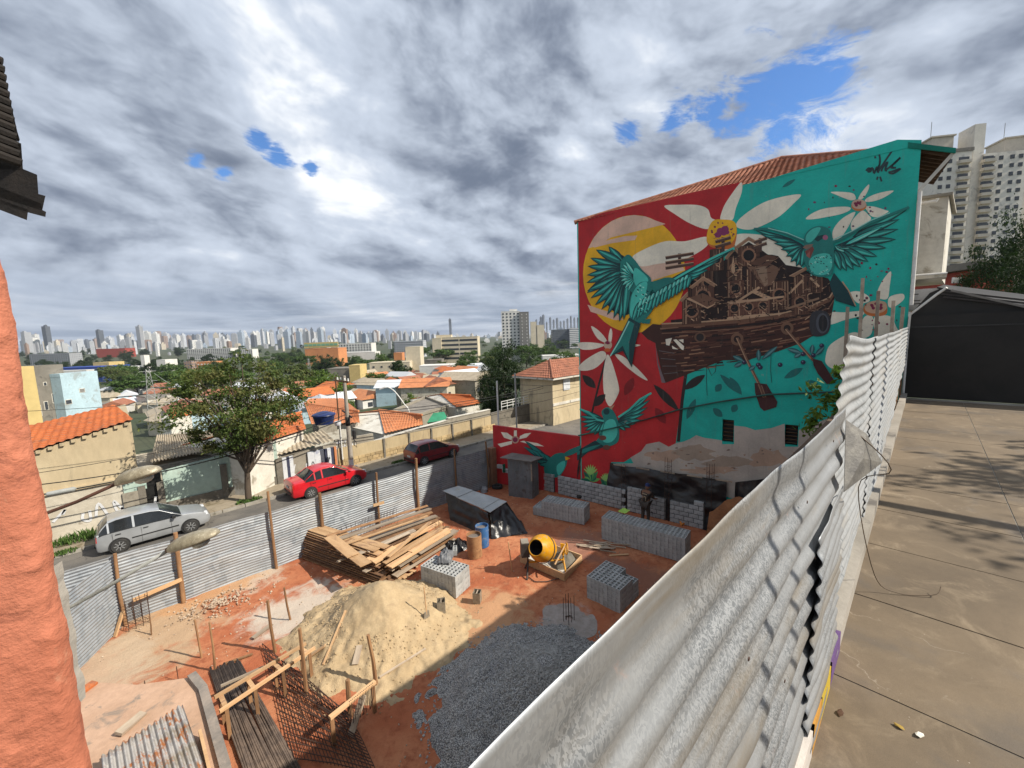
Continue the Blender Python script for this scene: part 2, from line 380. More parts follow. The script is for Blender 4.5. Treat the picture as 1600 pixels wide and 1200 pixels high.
def make_terrace():
    t = thing('terrace', None, None); t['kind'] = 'structure'
    mb = MB(); mb.box((8.9, -5.68, -5.6), (19.0, 12.64, 6.14)); mb.build('terrace_body', 'plaster_grey', t)
    mb = MB(); mb.box((8.4, -3.83, -2.47), (19.6, 8.34, .124)); mb.build('joint_filler', 'kerb_concrete', t)
    xs = [-1.4 + 1.2 * i for i in range(17)]; ys = [(0.345, -0.88), (-0.88, -4.2), (-4.2, -8.0)]
    for j, (ya, yb) in enumerate(ys):
        for i in range(len(xs) - 1):
            xa, xb = xs[i] - 0.06 + 0.0, min(xs[i + 1] - 0.06, 18.24)
            w, d = xb - xa - 0.005, ya - yb - 0.004
            b = MB(); b.box((0, 0, 0), (w, d, 0.14), taper=1 - 0.008 / max(w, d))
            o = b.build('slab', 'terrace_concrete', t); o.location = ((xa + xb) / 2, (ya + yb) / 2, TERZ - 0.07 + rnd.uniform(-.002, .002))
make_terrace()

# ------------------------------------------------------------------ the painted building at the end of the site
ME = Vector((-0.12, 1, 0)).normalized(); MN = Vector((-1, -0.12, 0)).normalized(); MP = Vector((18.45, 0, 0))
def WM(px, py, off=0.0):
    r = ray(px, py); return r * ((MP + MN * off).dot(MN) / r.dot(MN))
def MS(px, py):                                   # photograph pixel -> (s along the wall, height)
    p = WM(px, py); return ((p - MP).dot(ME), p.z)
def MF(s, h, o=0.0): return MP + ME * s + Vector((0, 0, h)) + MN * o
TEAL = (0.006, 0.42, 0.345); RED = (0.46, 0.016, 0.020); CREAM = (0.82, 0.76, 0.61)
def paint_mat():
    m, t, bs = material('wall_paint'); co = geoco(t)
    at = t.new('ShaderNodeAttribute', attribute_name='Col').outputs['Color']
    n = t.noise(co, 0.8, 6, 0.65, 0.3); f = t.noise(co, 14, 6, 0.65)
    col = t.mix(0.55, at, t.mix(t.ramp(n, 0.3, 0.7), (0.70, 0.70, 0.72), (1.25, 1.22, 1.2)), 'MULTIPLY')
    col = t.mix(0.35, col, t.mix(f, (0.6, 0.6, 0.6), (1.4, 1.4, 1.4)), 'MULTIPLY')
    drip = t.noise(t.mapping(co, (3, 3, 0.25)), 2.0, 6, 0.65)
    col = t.mix(t.math('MULTIPLY', t.ramp(drip, 0.56, 0.75), 0.25), col, (0.16, 0.13, 0.10))
    pl = t.noise(co, 3.5, 8, 0.7, 0.4); col = t.mix(t.math('MULTIPLY', t.ramp(pl, 0.66, 0.72), 0.45), col, (0.34, 0.30, 0.26))
    t.put(bs.inputs['Base Color'], col); bs.inputs['Roughness'].default_value = 0.7; bump(t, bs, t.math('ADD', f, t.math('MULTIPLY', n, 3)), 0.4, 0.02)
paint_mat()
mat('roof_tile', (0.36, 0.15, 0.09), (0.24, 0.10, 0.065), scale=1.5, world=True, rough=0.9, c3=(0.17, 0.08, 0.05), bmp=0.3)
mat('roof_tile_orange', (0.50, 0.155, 0.05), (0.38, 0.11, 0.04), scale=1.2, world=True, rough=0.9, c3=(0.25, 0.11, 0.065), bmp=0.3)
mat('roof_tile_salmon', (0.54, 0.22, 0.10), (0.43, 0.165, 0.075), scale=1.2, world=True, rough=0.9, c3=(0.3, 0.15, 0.09), bmp=0.3)
mat('dark_void', (0.012, 0.012, 0.014), (0.02, 0.02, 0.02), rough=0.5)
mat('timber_dark', (0.10, 0.06, 0.035), (0.06, 0.035, 0.02), scale=3, bmp=0.3, stretch=(1, 1, 6))
mat('white_plaster', (0.62, 0.60, 0.54), (0.50, 0.47, 0.41), scale=0.8, world=True, c3=(0.30, 0.27, 0.22), bmp=0.2)
mat('white_pipe', (0.75, 0.74, 0.71), (0.62, 0.6, 0.56), rough=0.45, bmp=0)

def tile_roof(name, c, parent, m='roof_tile', pitch=0.24, course=0.36, amp=0.045):
    """barrel-tile pitch over the corners eave-left, eave-right, ridge-right, ridge-left; tiles are real relief"""
    a, b, cr, d = [Vector(p) for p in c]
    n = (b - a).cross(d - a); n = n if n.length > 1e-6 else (b - a).cross(cr - a); n.normalize()
    if n.z < 0: n = -n
    W = max((b - a).length, (cr - d).length); H = (((d - a) + (cr - b)) / 2).length
    nu = min(260, max(8, int(W / pitch) * 4)); nc = max(3, min(40, int(H / course)))
    mb = MB(); o = 0; rows = []
    for j in range(nc):
        for k, e in ((j / nc, 0.035), ((j + 1) / nc - 0.0005, 0.0)): rows.append((k, e))
    for v, e in rows:
        for i in range(nu + 1):
            u = i / nu; p = (a + (b - a) * u) * (1 - v) + (d + (cr - d) * u) * v
            ww = ((b - a).length * (1 - v) + (cr - d).length * v) * u
            mb.v.append(tuple(p + n * (e + amp * (0.5 + 0.5 * math.cos(2 * math.pi * ww / pitch)))))
    for j in range(len(rows) - 1):
        for i in range(nu):
            q = j * (nu + 1) + i; mb.f.append((q, q + 1, q + nu + 2, q + nu + 1)); mb.mi.append(0); mb.c.append(None)
    return tag(mb.build(name, m, parent), kind='stuff' if parent is not None else None)
def ridge_caps(p, q, parent, m, n=None, name='ridge_tile'):
    p = Vector(p); q = Vector(q); L = (q - p).length; n = n or max(2, int(L / 0.42)); mb = MB()
    for i in range(n):
        a = p.lerp(q, i / n); b = p.lerp(q, (i + 1.12) / n); mb.tube([a + Vector((0, 0, .02)), b + Vector((0, 0, .05))], 0.11, 8, r2=0.085)
    return tag(mb.build(name, m, parent, 40), kind='stuff')

MURAL_S0, MURAL_S1, MURAL_TOP = 0.45, MS(903.6, 480)[0], 5.42
mural = thing_w('mural_building', 'tall building with a teal and red mural of birds and a wooden ship', 'building', tuple(MF(6, GZ)))
def make_mural_shell():
    # front wall, cut round the two louvred windows
    W1 = [*MS(1129, 655), *MS(1146, 692)]; W2 = [*MS(1227, 663), *MS(1246, 697)]
    holes = [(min(w[0], w[2]), max(w[0], w[2]), min(w[1], w[3]), max(w[1], w[3])) for w in (W1, W2)]
    ss = sorted({MURAL_S0, MURAL_S1} | {h[i] for h in holes for i in (0, 1)}); hs = sorted({GZ - 0.2, MURAL_TOP} | {h[i] for h in holes for i in (2, 3)})
    mb = MB()
    for sa, sb in zip(ss, ss[1:]):
        for ha, hb in zip(hs, hs[1:]):
            cm, ch = (sa + sb) / 2, (ha + hb) / 2
            if any(h[0] < cm < h[1] and h[2] < ch < h[3] for h in holes): continue
            mb.add([MF(sa, ha), MF(sb, ha), MF(sb, hb), MF(sa, hb)], [(3, 2, 1, 0)], 0, TEAL)
    for h in holes:
        q = [(h[0], h[2]), (h[1], h[2]), (h[1], h[3]), (h[0], h[3])]
        for (s1, h1), (s2, h2) in zip(q, q[1:] + q[:1]): mb.add([MF(s1, h1), MF(s2, h2), MF(s2, h2, -.22), MF(s1, h1, -.22)], [(0, 1, 2, 3)], 0, TEAL)
    back = -13.5
    for s_ in (MURAL_S0, MURAL_S1): mb.add([MF(s_, GZ - .2), MF(s_, MURAL_TOP), MF(s_, MURAL_TOP, back), MF(s_, GZ - .2, back)], [(0, 1, 2, 3)], 0, (0.42, 0.38, 0.32))
    mb.add([MF(MURAL_S0, GZ - .2, back), MF(MURAL_S1, GZ - .2, back), MF(MURAL_S1, MURAL_TOP, back), MF(MURAL_S0, MURAL_TOP, back)], [(0, 1, 2, 3)], 0, (0.42, 0.38, 0.32))
    mb.build('wall', 'wall_paint', mural)
    for h in holes:
        w = MB(); w.add([MF(h[0], h[2], -.16), MF(h[1], h[2], -.16), MF(h[1], h[3], -.16), MF(h[0], h[3], -.16)], [(0, 1, 2, 3)]); wo = w.build('window', 'dark_void', mural)
        nb = 6
        for k in range(nb):
            z = h[2] + (h[3] - h[2]) * (k + .5) / nb; b = MB(); b.bar(MF(h[0] + .01, z, -.1), MF(h[1] - .01, z, -.1), 0.1, 0.025, up=(0.5, 0, .8)); b.build('louvre', 'timber_dark', wo)
    # hipped roof behind the wall head
    ov = 0.03; zt = MURAL_TOP + .05
    pp = MB(); pp.prism([MF(4.4, MURAL_TOP - .02, .012), MF(MURAL_S0, MURAL_TOP - .02, .012), MF(MURAL_S0, MURAL_TOP + .12, .012), MF(1.0, MURAL_TOP + .30, .012), MF(4.4, MURAL_TOP + .0, .012)], MN * -.2); pp.c = [TEAL] * len(pp.f); pp.build('parapet', 'wall_paint', mural)
    A = MF(MURAL_S0 + .1, zt - .1, -.2); B = MF(MURAL_S1 + .12, zt - .05, ov); C = MF(MURAL_S1 + .12, zt - .05, back); D = MF(MURAL_S0 + .1, zt, back)
    P1 = MF(4.6, zt + 2.25, -5.2); P2 = MF(5.4, zt + 2.25, -8.5)
    tile_roof('roof', (A, B, P1, P1), mural, pitch=.2, course=.3); tile_roof('roof', (B, C, P2, P1), mural); tile_roof('roof', (D, A, P1, P2), mural)
    ridge_caps(B, P1, mural, 'roof_tile'); ridge_caps(A, P1, mural, 'roof_tile'); ridge_caps(P1, P2, mural, 'roof_tile')
    # gutter board and eave on the terrace side
    e = MB(); e.prism([MF(MURAL_S0 + .3, MURAL_TOP - .02, .03), MF(MURAL_S0 - .75, MURAL_TOP - .48, .03), MF(MURAL_S0 - .75, MURAL_TOP - .34, .03), MF(MURAL_S0 + .3, MURAL_TOP + .14, .03)], MN * -0.05)
    e.build('barge_board', mat('teal_board', (0.012, 0.21, 0.16), (0.01, 0.16, 0.12), bmp=.1), mural)
    for k in range(9):
        x = -0.12 - k * 0.38; b = MB(); b.bar(MF(MURAL_S0 + .05, MURAL_TOP - .12, x), MF(MURAL_S0 - .72, MURAL_TOP - .50, x), 0.06, 0.10); b.build('rafter', 'timber_dark', mural)
    b = MB(); b.add([MF(MURAL_S0, MURAL_TOP, .03), MF(MURAL_S0 - .75, MURAL_TOP - .38, .03), MF(MURAL_S0 - .75, MURAL_TOP - .38, -3.6), MF(MURAL_S0, MURAL_TOP, -3.6)], [(0, 1, 2, 3)]); b.build('eave_lining', mat('eave_brown', (.16, .10, .07), (.09, .06, .04), scale=4), mural)
    b = MB(); b.bar(MF(MURAL_S0 - .03, 4.05, -.05), MF(MURAL_S0 - .70, MURAL_TOP - .46, -.05), .05, .09); b.build('brace', 'white_plaster', mural)
    # white downpipe on the corner, electrical conduit across the wall
    p = MB(); p.tube([MF(MURAL_S0 - .05, 4.0, .06), MF(MURAL_S0 - .05, 0.9, .06), MF(MURAL_S0 - .05, 0.55, .06)], .05, 10); p.build('downpipe', 'white_pipe', mural, 40)
    p = MB(); a = [MS(905, 680), MS(960, 668), MS(1010, 655), MS(1060, 640), MS(1120, 628), MS(1200, 616), MS(1330, 611)]
    p.tube([MF(s_, h_, .10) for s_, h_ in a], .035, 8); p.build('conduit', mat('conduit_paint', (.02, .16, .13), (.05, .03, .03), scale=.4, world=True), mural, 40)
make_mural_shell()

# ---- the paint: flat coats of colour, each laid a hair above the one it covers
class Paint:
    boxes = []
    def __init__(s): s.mb = MB()
    def poly(s, pts, col, sm=0, raw=False, frame=None, shade=0.0):
        P = [tuple(p) for p in (spline(pts, sm) if sm else pts)]
        x0, x1 = min(p[0] for p in P), max(p[0] for p in P); y0, y1 = min(p[1] for p in P), max(p[1] for p in P)
        lay = 0
        for b in s.boxes:
            if b[4] >= lay and x0 < b[1] and x1 > b[0] and y0 < b[3] and y1 > b[2]: lay = b[4] + 1
        s.boxes.append((x0, x1, y0, y1, lay)); o = 0.004 + 0.0007 * lay
        if shade: k = 1 + rnd.uniform(-shade, shade); col = tuple(c * k for c in col)
        fr = frame or (lambda px, py, oo: MF(*MS(px, py), oo))
        v = [fr(p[0], p[1], o) for p in P]
        s.mb.add(v, [tuple(range(len(v)))], 0, col)
    def ell(s, cx, cy, rx, ry, col, n=26, rot=0, **k):
        c, q = math.cos(rot), math.sin(rot)
        s.poly([(cx + rx * math.cos(a) * c - ry * math.sin(a) * q, cy + rx * math.cos(a) * q + ry * math.sin(a) * c) for a in [2 * math.pi * i / n for i in range(n)]], col, **k)
    def leaf(s, a, b, w, col, bulge=0.5, **k):
        ax, ay = a; bx, by = b; dx, dy = bx - ax, by - ay; L = math.hypot(dx, dy) or 1; nx, ny = -dy / L, dx / L
        pts = []
        for t_ in (0, .12, .3, .5, .7, .88, 1): pts.append((t_, math.sin(math.pi * t_ ** (math.log(.5) / math.log(bulge))) ** .8 if 0 < t_ < 1 else 0))
        s.poly([(ax + dx * t_ + nx * w * h_ / 2, ay + dy * t_ + ny * w * h_ / 2) for t_, h_ in pts] + [(ax + dx * t_ - nx * w * h_ / 2, ay + dy * t_ - ny * w * h_ / 2) for t_, h_ in reversed(pts[1:-1])], col, **k)
    def line(s, pts, w, col, **k):
        P = [Vector(p[:2]) for p in pts]; L = []; Rr = []
        for i, p in enumerate(P):
            d = (P[min(i + 1, len(P) - 1)] - P[max(i - 1, 0)]).normalized(); n = Vector((-d.y, d.x)) * (w / 2); L.append(p + n); Rr.append(p - n)
        s.poly([tuple(p) for p in L] + [tuple(p) for p in reversed(Rr)], col, **k)
    def build(s, name): return s.mb.build(name, 'wall_paint', mural)
    def feather(s, a, b, w, dark, mid, light):
        s.leaf(a, b, w * 1.3, dark, .42); mx = lambda p, q, t_: (p[0] + (q[0] - p[0]) * t_, p[1] + (q[1] - p[1]) * t_)
        s.leaf(mx(a, b, .06), mx(a, b, .96), w * .85, mid, .42, shade=.15); n = (-(b[1] - a[1]), b[0] - a[0]); L = math.hypot(*n) or 1; o = (n[0] / L * w * .16, n[1] / L * w * .16)
        p, q = mx(a, b, .15), mx(a, b, .9); s.leaf((p[0] + o[0], p[1] + o[1]), (q[0] + o[0] * .3, q[1] + o[1] * .3), w * .28, light, .5)
DK = (0.004, 0.045, 0.05); MDG = (0.012, 0.19, 0.165); LTG = (0.06, 0.50, 0.41); PALE = (0.30, 0.68, 0.57); BRN = (0.05, 0.015, 0.010); BR2 = (0.085, 0.032, 0.019); BRD = (0.016, 0.007, 0.006); BRL = (0.46, 0.29, 0.175); ORG = (0.80, 0.43, 0.015); PINK = (0.72, 0.48, 0.36); MAG = (0.22, 0.015, 0.06); BLK = (0.02, 0.015, 0.015)
def T1(*p): return [(880 + x / 5, 220 + y / 5) for x, y in p]
def T2(*p): return [(1140 + x / 5, 220 + y / 5) for x, y in p]
def T3(*p): return [(880 + x / 5, 440 + y / 5) for x, y in p]
def T4(*p): return [(1140 + x / 5, 440 + y / 5) for x, y in p]
def bird_wing(P, root, tips, w, cols=(DK, MDG, LTG)):
    for tp in tips: P.feather(root(tp) if callable(root) else root, tp, w, *cols)
def paint_mural():
    P = Paint()      # ground colours
    P.poly([(903.5, 347)] + T1((300, 565), (700, 475), (1000, 405), (1392, 322)) + [(1128, 330), (1118, 400), (1110, 470), (1095, 560), (1071, 588), (1063, 640), (1056, 692), (1040, 712), (1010, 700), (975, 722), (955, 722), (950, 771), (909.5, 771)], RED)
    P.line([(1073, 575), (1066, 625), (1060, 690)], 5, BLK)
    # bare plaster where the coat has come off, then earth-stained render below
    P.poly([(1057, 692), (1068, 690), (1078, 686), (1088, 680), (1100, 684), (1128, 688), (1128.5, 694), (1147, 694), (1147, 665), (1165, 667), (1180, 672), (1205, 669), (1226, 662), (1226.5, 698), (1247, 698), (1248, 672), (1290, 655), (1320, 640), (1330, 660), (1320, 790), (1190, 790), (1130, 775), (1060, 766), (960, 760), (962, 724), (990, 724), (985, 715), (1002, 705), (1010, 694), (1030, 690), (1045, 698)], (0.43, 0.38, 0.33))
    for cx, cy, rx, ry in ((1040, 712, 30, 9), (1085, 708, 34, 12), (1140, 722, 40, 10), (1200, 715, 32, 14), (1245, 730, 30, 12), (1110, 735, 45, 6)): P.poly([(cx + rx * math.cos(a) * rnd.uniform(.6, 1.25), cy + ry * math.sin(a) * rnd.uniform(.6, 1.3)) for a in [i * .314 for i in range(20)]], rnd.choice([(0.42, 0.29, 0.21), (0.38, 0.33, 0.29), (0.33, 0.26, 0.2)]))
    for i in range(46):
        x, y = rnd.uniform(1010, 1290), rnd.uniform(700, 745); P.poly([(x + rnd.uniform(.8, 4) * math.cos(a), y + rnd.uniform(.6, 2.2) * math.sin(a)) for a in [k * .9 for k in range(7)]], rnd.choice([(0.2, 0.15, 0.12), (0.45, 0.36, 0.28), (0.28, 0.17, 0.11)]))
    P.build('painted_background')
    P = Paint()      # sun disc
    P.ell(991, 428, 80, 92, ORG, 40)
    top = [(991 + 80 * math.cos(a), 428 + 92 * math.sin(a)) for a in [math.pi * (1 + k / 14) for k in range(15)]]
    P.poly([p for p in top if p[1] < 353 or (p[0] < 991 and p[1] < 390)] + [(1040, 350), (1000, 360), (955, 371), (930, 385)], PINK, 0)
    P.poly(T1((250, 800), (480, 745), (580, 740), (560, 775), (380, 800), (240, 835)), PINK); P.poly(T1((590, 975), (900, 930), (950, 1010), (700, 1090)) + [(1020, 470), (1000, 455)], PINK)
    P.poly(T3((190, 180), (300, 220), (420, 250), (470, 300), (400, 300), (300, 262), (215, 235)), PINK); P.build('painted_sun')
    P = Paint()      # the big open flower
    for q in (((1038, 322), (1060, 320), (1090, 320.5), (1106, 327), (1111, 340), (1120, 346), (1106, 358), (1080, 350), (1055, 335)),
              ((1158, 285), (1159, 300), (1150, 325), (1144, 344), (1126, 345), (1130, 325), (1142, 305)),
              ((1251, 304), (1240, 318), (1215, 340), (1180, 357), (1160, 358), (1150, 352), (1160, 338), (1190, 318), (1220, 308)),
              ((1104, 370), (1104, 385), (1070, 405), (1030, 412), (1000, 416), (988, 402), (1010, 388), (1040, 377), (1070, 377)),
              ((1150, 367), (1180, 366), (1205, 372), (1225, 390), (1238, 405), (1255, 420), (1248, 425), (1225, 415), (1205, 400), (1180, 390), (1150, 385)),
              ((1130, 388), (1145, 385), (1130, 398), (1110, 408), (1098, 418), (1105, 408))): P.poly(q, CREAM, 6)
    P.poly([(1104, 375), (1108, 356), (1116, 345), (1130, 343.5), (1145, 345), (1151, 356), (1150, 375), (1144, 388), (1125, 389), (1110, 385)], (0.6, 0.16, 0.03), 5)
    P.poly([(1104, 372), (1108, 354), (1116, 344), (1130, 343), (1145, 345), (1151, 354), (1149, 370), (1140, 382), (1122, 384), (1108, 381)], ORG, 5)
    for cx, cy, rr in ((1126, 361, 6), (1133, 358, 6), (1122, 367, 5.5), (1131, 364, 5), (1136, 363, 4)): P.ell(cx, cy, rr, rr * .85, (0.24, 0.03, 0.12), 12)
    for i in range(22): a = rnd.uniform(0, 6.28); P.ell(1128 + 19 * math.cos(a) * rnd.uniform(.55, 1), 364 + 17 * math.sin(a) * rnd.uniform(.55, 1), rnd.uniform(.6, 2), rnd.uniform(.6, 1.8), (.2, .03, .06), 7)
    P.build('painted_flower')
    P = Paint()      # right-hand flower under the signature
    c = T2((1010, 500))[0]
    for q in (((790, 402), (850, 398), (940, 405), (975, 420), (985, 455), (950, 465), (900, 450), (840, 425)), ((1085, 342), (1088, 370), (1065, 420), (1035, 455), (1005, 455), (1030, 405)), ((1280, 390), (1245, 420), (1180, 455), (1110, 475), (1060, 475), (1070, 450), (1130, 420), (1210, 398)),
              ((595, 610), (640, 570), (720, 535), (830, 517), (935, 518), (935, 545), (860, 575), (760, 595), (660, 612)), ((980, 555), (955, 620), (910, 700), (860, 765), (815, 775), (803, 720), (830, 660), (890, 600)), ((1040, 545), (1085, 580), (1105, 610), (1060, 660), (975, 705), (950, 690), (950, 640), (985, 590)), ((1060, 515), (1130, 515), (1210, 540), (1240, 555), (1160, 595), (1110, 590), (1080, 555))): P.poly(T2(*q), CREAM, 5)
    P.ell(c[0], c[1] + 1.5, 12, 8.5, (0.6, 0.2, 0.06), 18); P.ell(c[0], c[1] - 1, 11.5, 7.5, (0.6, 0.4, .3), 18)
    for k in range(7): P.ell(c[0] + rnd.uniform(-6, 6), c[1] - 2 + rnd.uniform(-4, 3), rnd.uniform(1.5, 3.2), rnd.uniform(1.2, 2.4), MAG, 9)
    for i in range(20): P.ell(1140 + rnd.uniform(590, 1320) / 5, 220 + rnd.uniform(350, 690) / 5, rnd.uniform(.8, 2.6), rnd.uniform(.7, 2), rnd.choice([MAG, BLK, (.12, .06, .12)]), 8)
    P.build('painted_flower')
    P = Paint()      # lower left flower on red with its black stem and leaves
    P.line([(947, 560), (936, 600), (925, 645)], 3.2, BLK)
    for q in (((218, 352), (255, 365), (310, 415), (345, 470), (330, 480), (265, 440)), ((372, 365), (384, 400), (375, 470), (355, 468), (357, 410)), ((122, 478), (220, 475), (310, 488), (318, 502), (240, 528), (160, 532), (122, 515)), ((290, 545), (330, 555), (330, 600), (260, 670), (190, 695), (125, 690), (128, 655), (190, 600)), ((345, 570), (385, 640), (435, 820), (425, 890), (370, 975), (330, 920), (312, 800), (318, 680)), ((405, 565), (470, 585), (560, 660), (620, 720), (660, 772), (600, 745), (500, 670), (430, 605)), ((560, 490), (605, 496), (565, 508))): P.poly(T3(*q), CREAM, 5)
    P.ell(950, 539, 6.5, 7, (0.58, 0.42, .3), 14); P.ell(949, 547, 5, 3, (.6, .12, .03), 12)
    for k in range(5): P.ell(950 + rnd.uniform(-3, 3), 537 + rnd.uniform(-3, 3), 2, 1.8, MAG, 8)
    P.build('painted_flower')
    for a, b in (((150, 730), (255, 832)), ((235, 975), (330, 880)), ((705, 803), (905, 1010)), ((940, 845), (1110, 728))):
        q = T3(a, b); P = Paint(); P.leaf(q[0], q[1], 13, BLK); P.build('painted_leaf')
    for a, b in (((480, 890), (550, 750)), ((720, 985), (800, 1110))): q = T3(a, b); P = Paint(); P.leaf(q[0], q[1], 14, (.22, .008, .012)); P.build('painted_leaf')
    for a, b in (((1225, 725), (1390, 880)), ((1190, 860), (1235, 800)), ((965, 1075), (1035, 915)), ((1170, 990), (1245, 1055)), ((1320, 1020), (1355, 960))): q = T3(a, b); P = Paint(); P.leaf(q[0], q[1], 11, (.008, .15, .14)); P.build('painted_leaf')
    for a, b in (((425, 755), (575, 675)), ((600, 775), (705, 825)), ((0, 745), (95, 885)), ((20, 1010), (60, 965))): q = T4(a, b); P = Paint(); P.leaf(q[0], q[1], 11, (.008, .15, .14)); P.build('painted_leaf')
    q = T2((410, 365), (515, 300)); P = Paint(); P.leaf(q[0], q[1], 6, (.008, .15, .14)); P.build('painted_leaf')
    P = Paint()      # lower right flower behind the timber posts
    for q in (((930, 90), (1000, 75), (1080, 110), (1090, 155), (1010, 170), (960, 130)), ((1190, 0), (1260, -80), (1250, 40), (1235, 130), (1180, 135), (1150, 100)), ((1250, 120), (1350, 95), (1360, 140), (1280, 200), (1240, 190)), ((780, 240), (900, 240), (1030, 230), (1040, 262), (900, 300), (785, 335), (770, 290)), ((1060, 270), (1120, 280), (1110, 400), (1060, 440), (1020, 430), (1010, 360)), ((1130, 280), (1250, 270), (1300, 350), (1330, 430), (1200, 450), (1140, 400)), ((950, 400), (1020, 420), (1010, 520), (960, 640), (840, 690), (760, 650), (750, 590), (790, 490))): P.poly(T4(*q), CREAM, 5)
    P.poly(T4((1045, 225), (1060, 180), (1130, 155), (1215, 160), (1232, 215), (1215, 260), (1130, 272), (1070, 258)), (.55, .16, .04), 4); P.poly(T4((1055, 200), (1080, 165), (1140, 150), (1210, 158), (1228, 205), (1190, 240), (1120, 248), (1070, 232)), (.6, .38, .25), 4)
    for k in range(8): q = T4((rnd.uniform(1075, 1210), rnd.uniform(160, 215)))[0]; P.ell(q[0], q[1], rnd.uniform(2, 4.5), rnd.uniform(2, 3.5), MAG, 10)
    for i in range(34): q = T4((rnd.uniform(800, 1345), rnd.uniform(-150, 380)))[0]; P.ell(q[0], q[1], rnd.uniform(.8, 2.8), rnd.uniform(.7, 2.2), rnd.choice([MAG, MAG, BLK, (.2, .05, .08)]), 8)
    P.build('painted_flower')
    P = Paint()      # the wooden ship of bird houses
    hull = T3((610, 400), (700, 330), (840, 345), (1300, 310), (1600, 290)) + T4((300, 300), (600, 235), (800, 150), (825, 80)) + T4((815, 160), (790, 300), (740, 395), (640, 430), (560, 480), (380, 545), (150, 610), (0, 615)) + T3((1250, 615), (1120, 665), (945, 735), (790, 795), (770, 720), (720, 480), (660, 450))
    P.poly(hull, BRN)
    towers = T1((1010, 1250), (1015, 1100), (1080, 1085), (1160, 1000), (1230, 960), (1330, 870), (1450, 790), (1560, 860), (1600, 890)) + T2((330, 890), (380, 900), (440, 970), (560, 990), (640, 1040), (770, 1075), (820, 1150)) + T4((825, 90), (800, 160), (600, 240), (300, 305)) + T3((1600, 300), (1300, 320), (850, 350), (840, 300), (930, 290), (940, 100))
    P.poly(towers, BRD)
    rr = random.Random(3)
    for i in range(300):                          # planks of the hull: long strokes that follow the sheer
        tx = rr.random(); x = 1030 + tx * 255; y0 = 508 - tx * 20 - 20 * tx * tx; y1 = 585 - 60 * tx ** 2.2 - 14 * tx
        y = y0 + (y1 - y0) * rr.random(); L = rr.uniform(8, 34); sl = -0.10 - .22 * tx * tx
        if x + L > 1296 - (y - 470) * .25 or x < 1028 + (y - 500) * .12: continue
        P.line([(x, y), (x + L * .5, y + sl * L * .5 + rr.uniform(-.5, .5)), (x + L, y + sl * L)], rr.uniform(.6, 2.6), rr.choice([BRD, BRD, BR2, BR2, (.19, .08, .045), (.27, .14, .08), (.045, .016, .011)]))
    for off, w, cc in ((0, 5, (.15, .07, .04)), (7, 3, BRD), (-4, 2.2, BRL), (11, 1.6, (.2, .1, .06))):   # gunwales
        P.line([(1034, 510 + off), (1095, 507 + off), (1160, 502 + off), (1215, 495 + off), (1262, 484 + off), (1296, 469 + off), (1303, 458 + off)], w, cc)
    def house(x, y, w, h, roof=True, holes=1, tone=1.0, sk=-.08):
        c = tuple(k * tone for k in (.085, .036, .022)); f = lambda a, b: (x + a * w, y + b * h + sk * a * w)
        P.poly([f(0, 1), f(0, 0), f(1, 0), f(1, 1)], c)
        n = max(3, int(w / 4))
        for k in range(n): P.line([f((k + .5) / n, .04), f((k + .5) / n + rr.uniform(-.02, .02), .97)], rr.uniform(.5, 1.4), rr.choice([BRD, (.2, .11, .065), BRL, (.07, .03, .02)]))
        for k in range(holes):
            hx, hy = f((k + .5) / holes, .48); r_ = min(w / holes, h) * .27; P.ell(hx, hy, r_ * 1.35, r_ * 1.35, (.26, .13, .075), 14); P.ell(hx, hy, r_, r_, (.006, .005, .006), 14); P.line([(hx - 1, hy + r_ * 1.5), (hx + 4, hy + r_ * 1.9)], 1.6, BRL)
        if roof: P.poly([f(-.14, .03), f(.5, -.42), f(1.14, .03), f(1.0, .10), f(.5, -.25), f(0, .10)], (.30, .17, .10)); P.line([f(-.14, .03), f(.5, -.42), f(1.14, .03)], 1.2, BRL)
    for h in ((1066, 468, 30, 40, True, 1, .8), (1075, 425, 40, 40, False, 2, .7), (1082, 448, 34, 34, True, 1), (1136, 402, 24, 38, True, 1, .9), (1153, 385, 34, 32, True, 1, 1.0), (1137, 440, 26, 26, False, 1, 1.2), (1137, 470, 66, 26, False, 3, 1.5), (1166, 420, 34, 40, False, 0, .8), (1203, 440, 30, 46, False, 1, .8), (1237, 455, 26, 38, False, 1, 1.1), (1240, 430, 46, 30, True, 0, .9), (1109, 390, 22, 34, False, 1, .7)): house(*h)
    P.poly(T2((140, 985), (330, 965), (395, 1000), (330, 1130), (270, 1140)), (.17, .09, .055)); P.poly(T2((200, 1000), (290, 975), (300, 1120), (275, 1138)), (.26, .17, .11)); P.poly(T2((150, 960), (290, 890), (370, 905), (300, 985)), (.11, .05, .03))
    P.poly(T2((10, 1010), (30, 895), (45, 1020), (30, 1040)), BRL); P.poly(T3((980, 130), (1090, 90), (1230, 150), (1120, 205)), (.15, .075, .045)); P.poly(T3((960, 135), (985, 125), (1125, 200), (1235, 152), (1130, 212)), BRL)
    for a, b in (((1370, 150), (1530, 45)), ((1480, 80), (1600, 135)), ((1285, 160), (1600, 140)), ((1280, 285), (1600, 255))): q = T3(a, b); P.line(q, 3.2, BRL)
    for a, b in (((70, 150), (235, 45)), ((190, 70), (320, 128)), ((0, 170), (425, 118)), ((465, 95), (570, -10)), ((630, -30), (700, 40)), ((0, 290), (405, 250)), ((440, 215), (700, 130))): q = T4(a, b); P.line(q, 3.2, rr.choice([BRL, (.25, .15, .09)]))
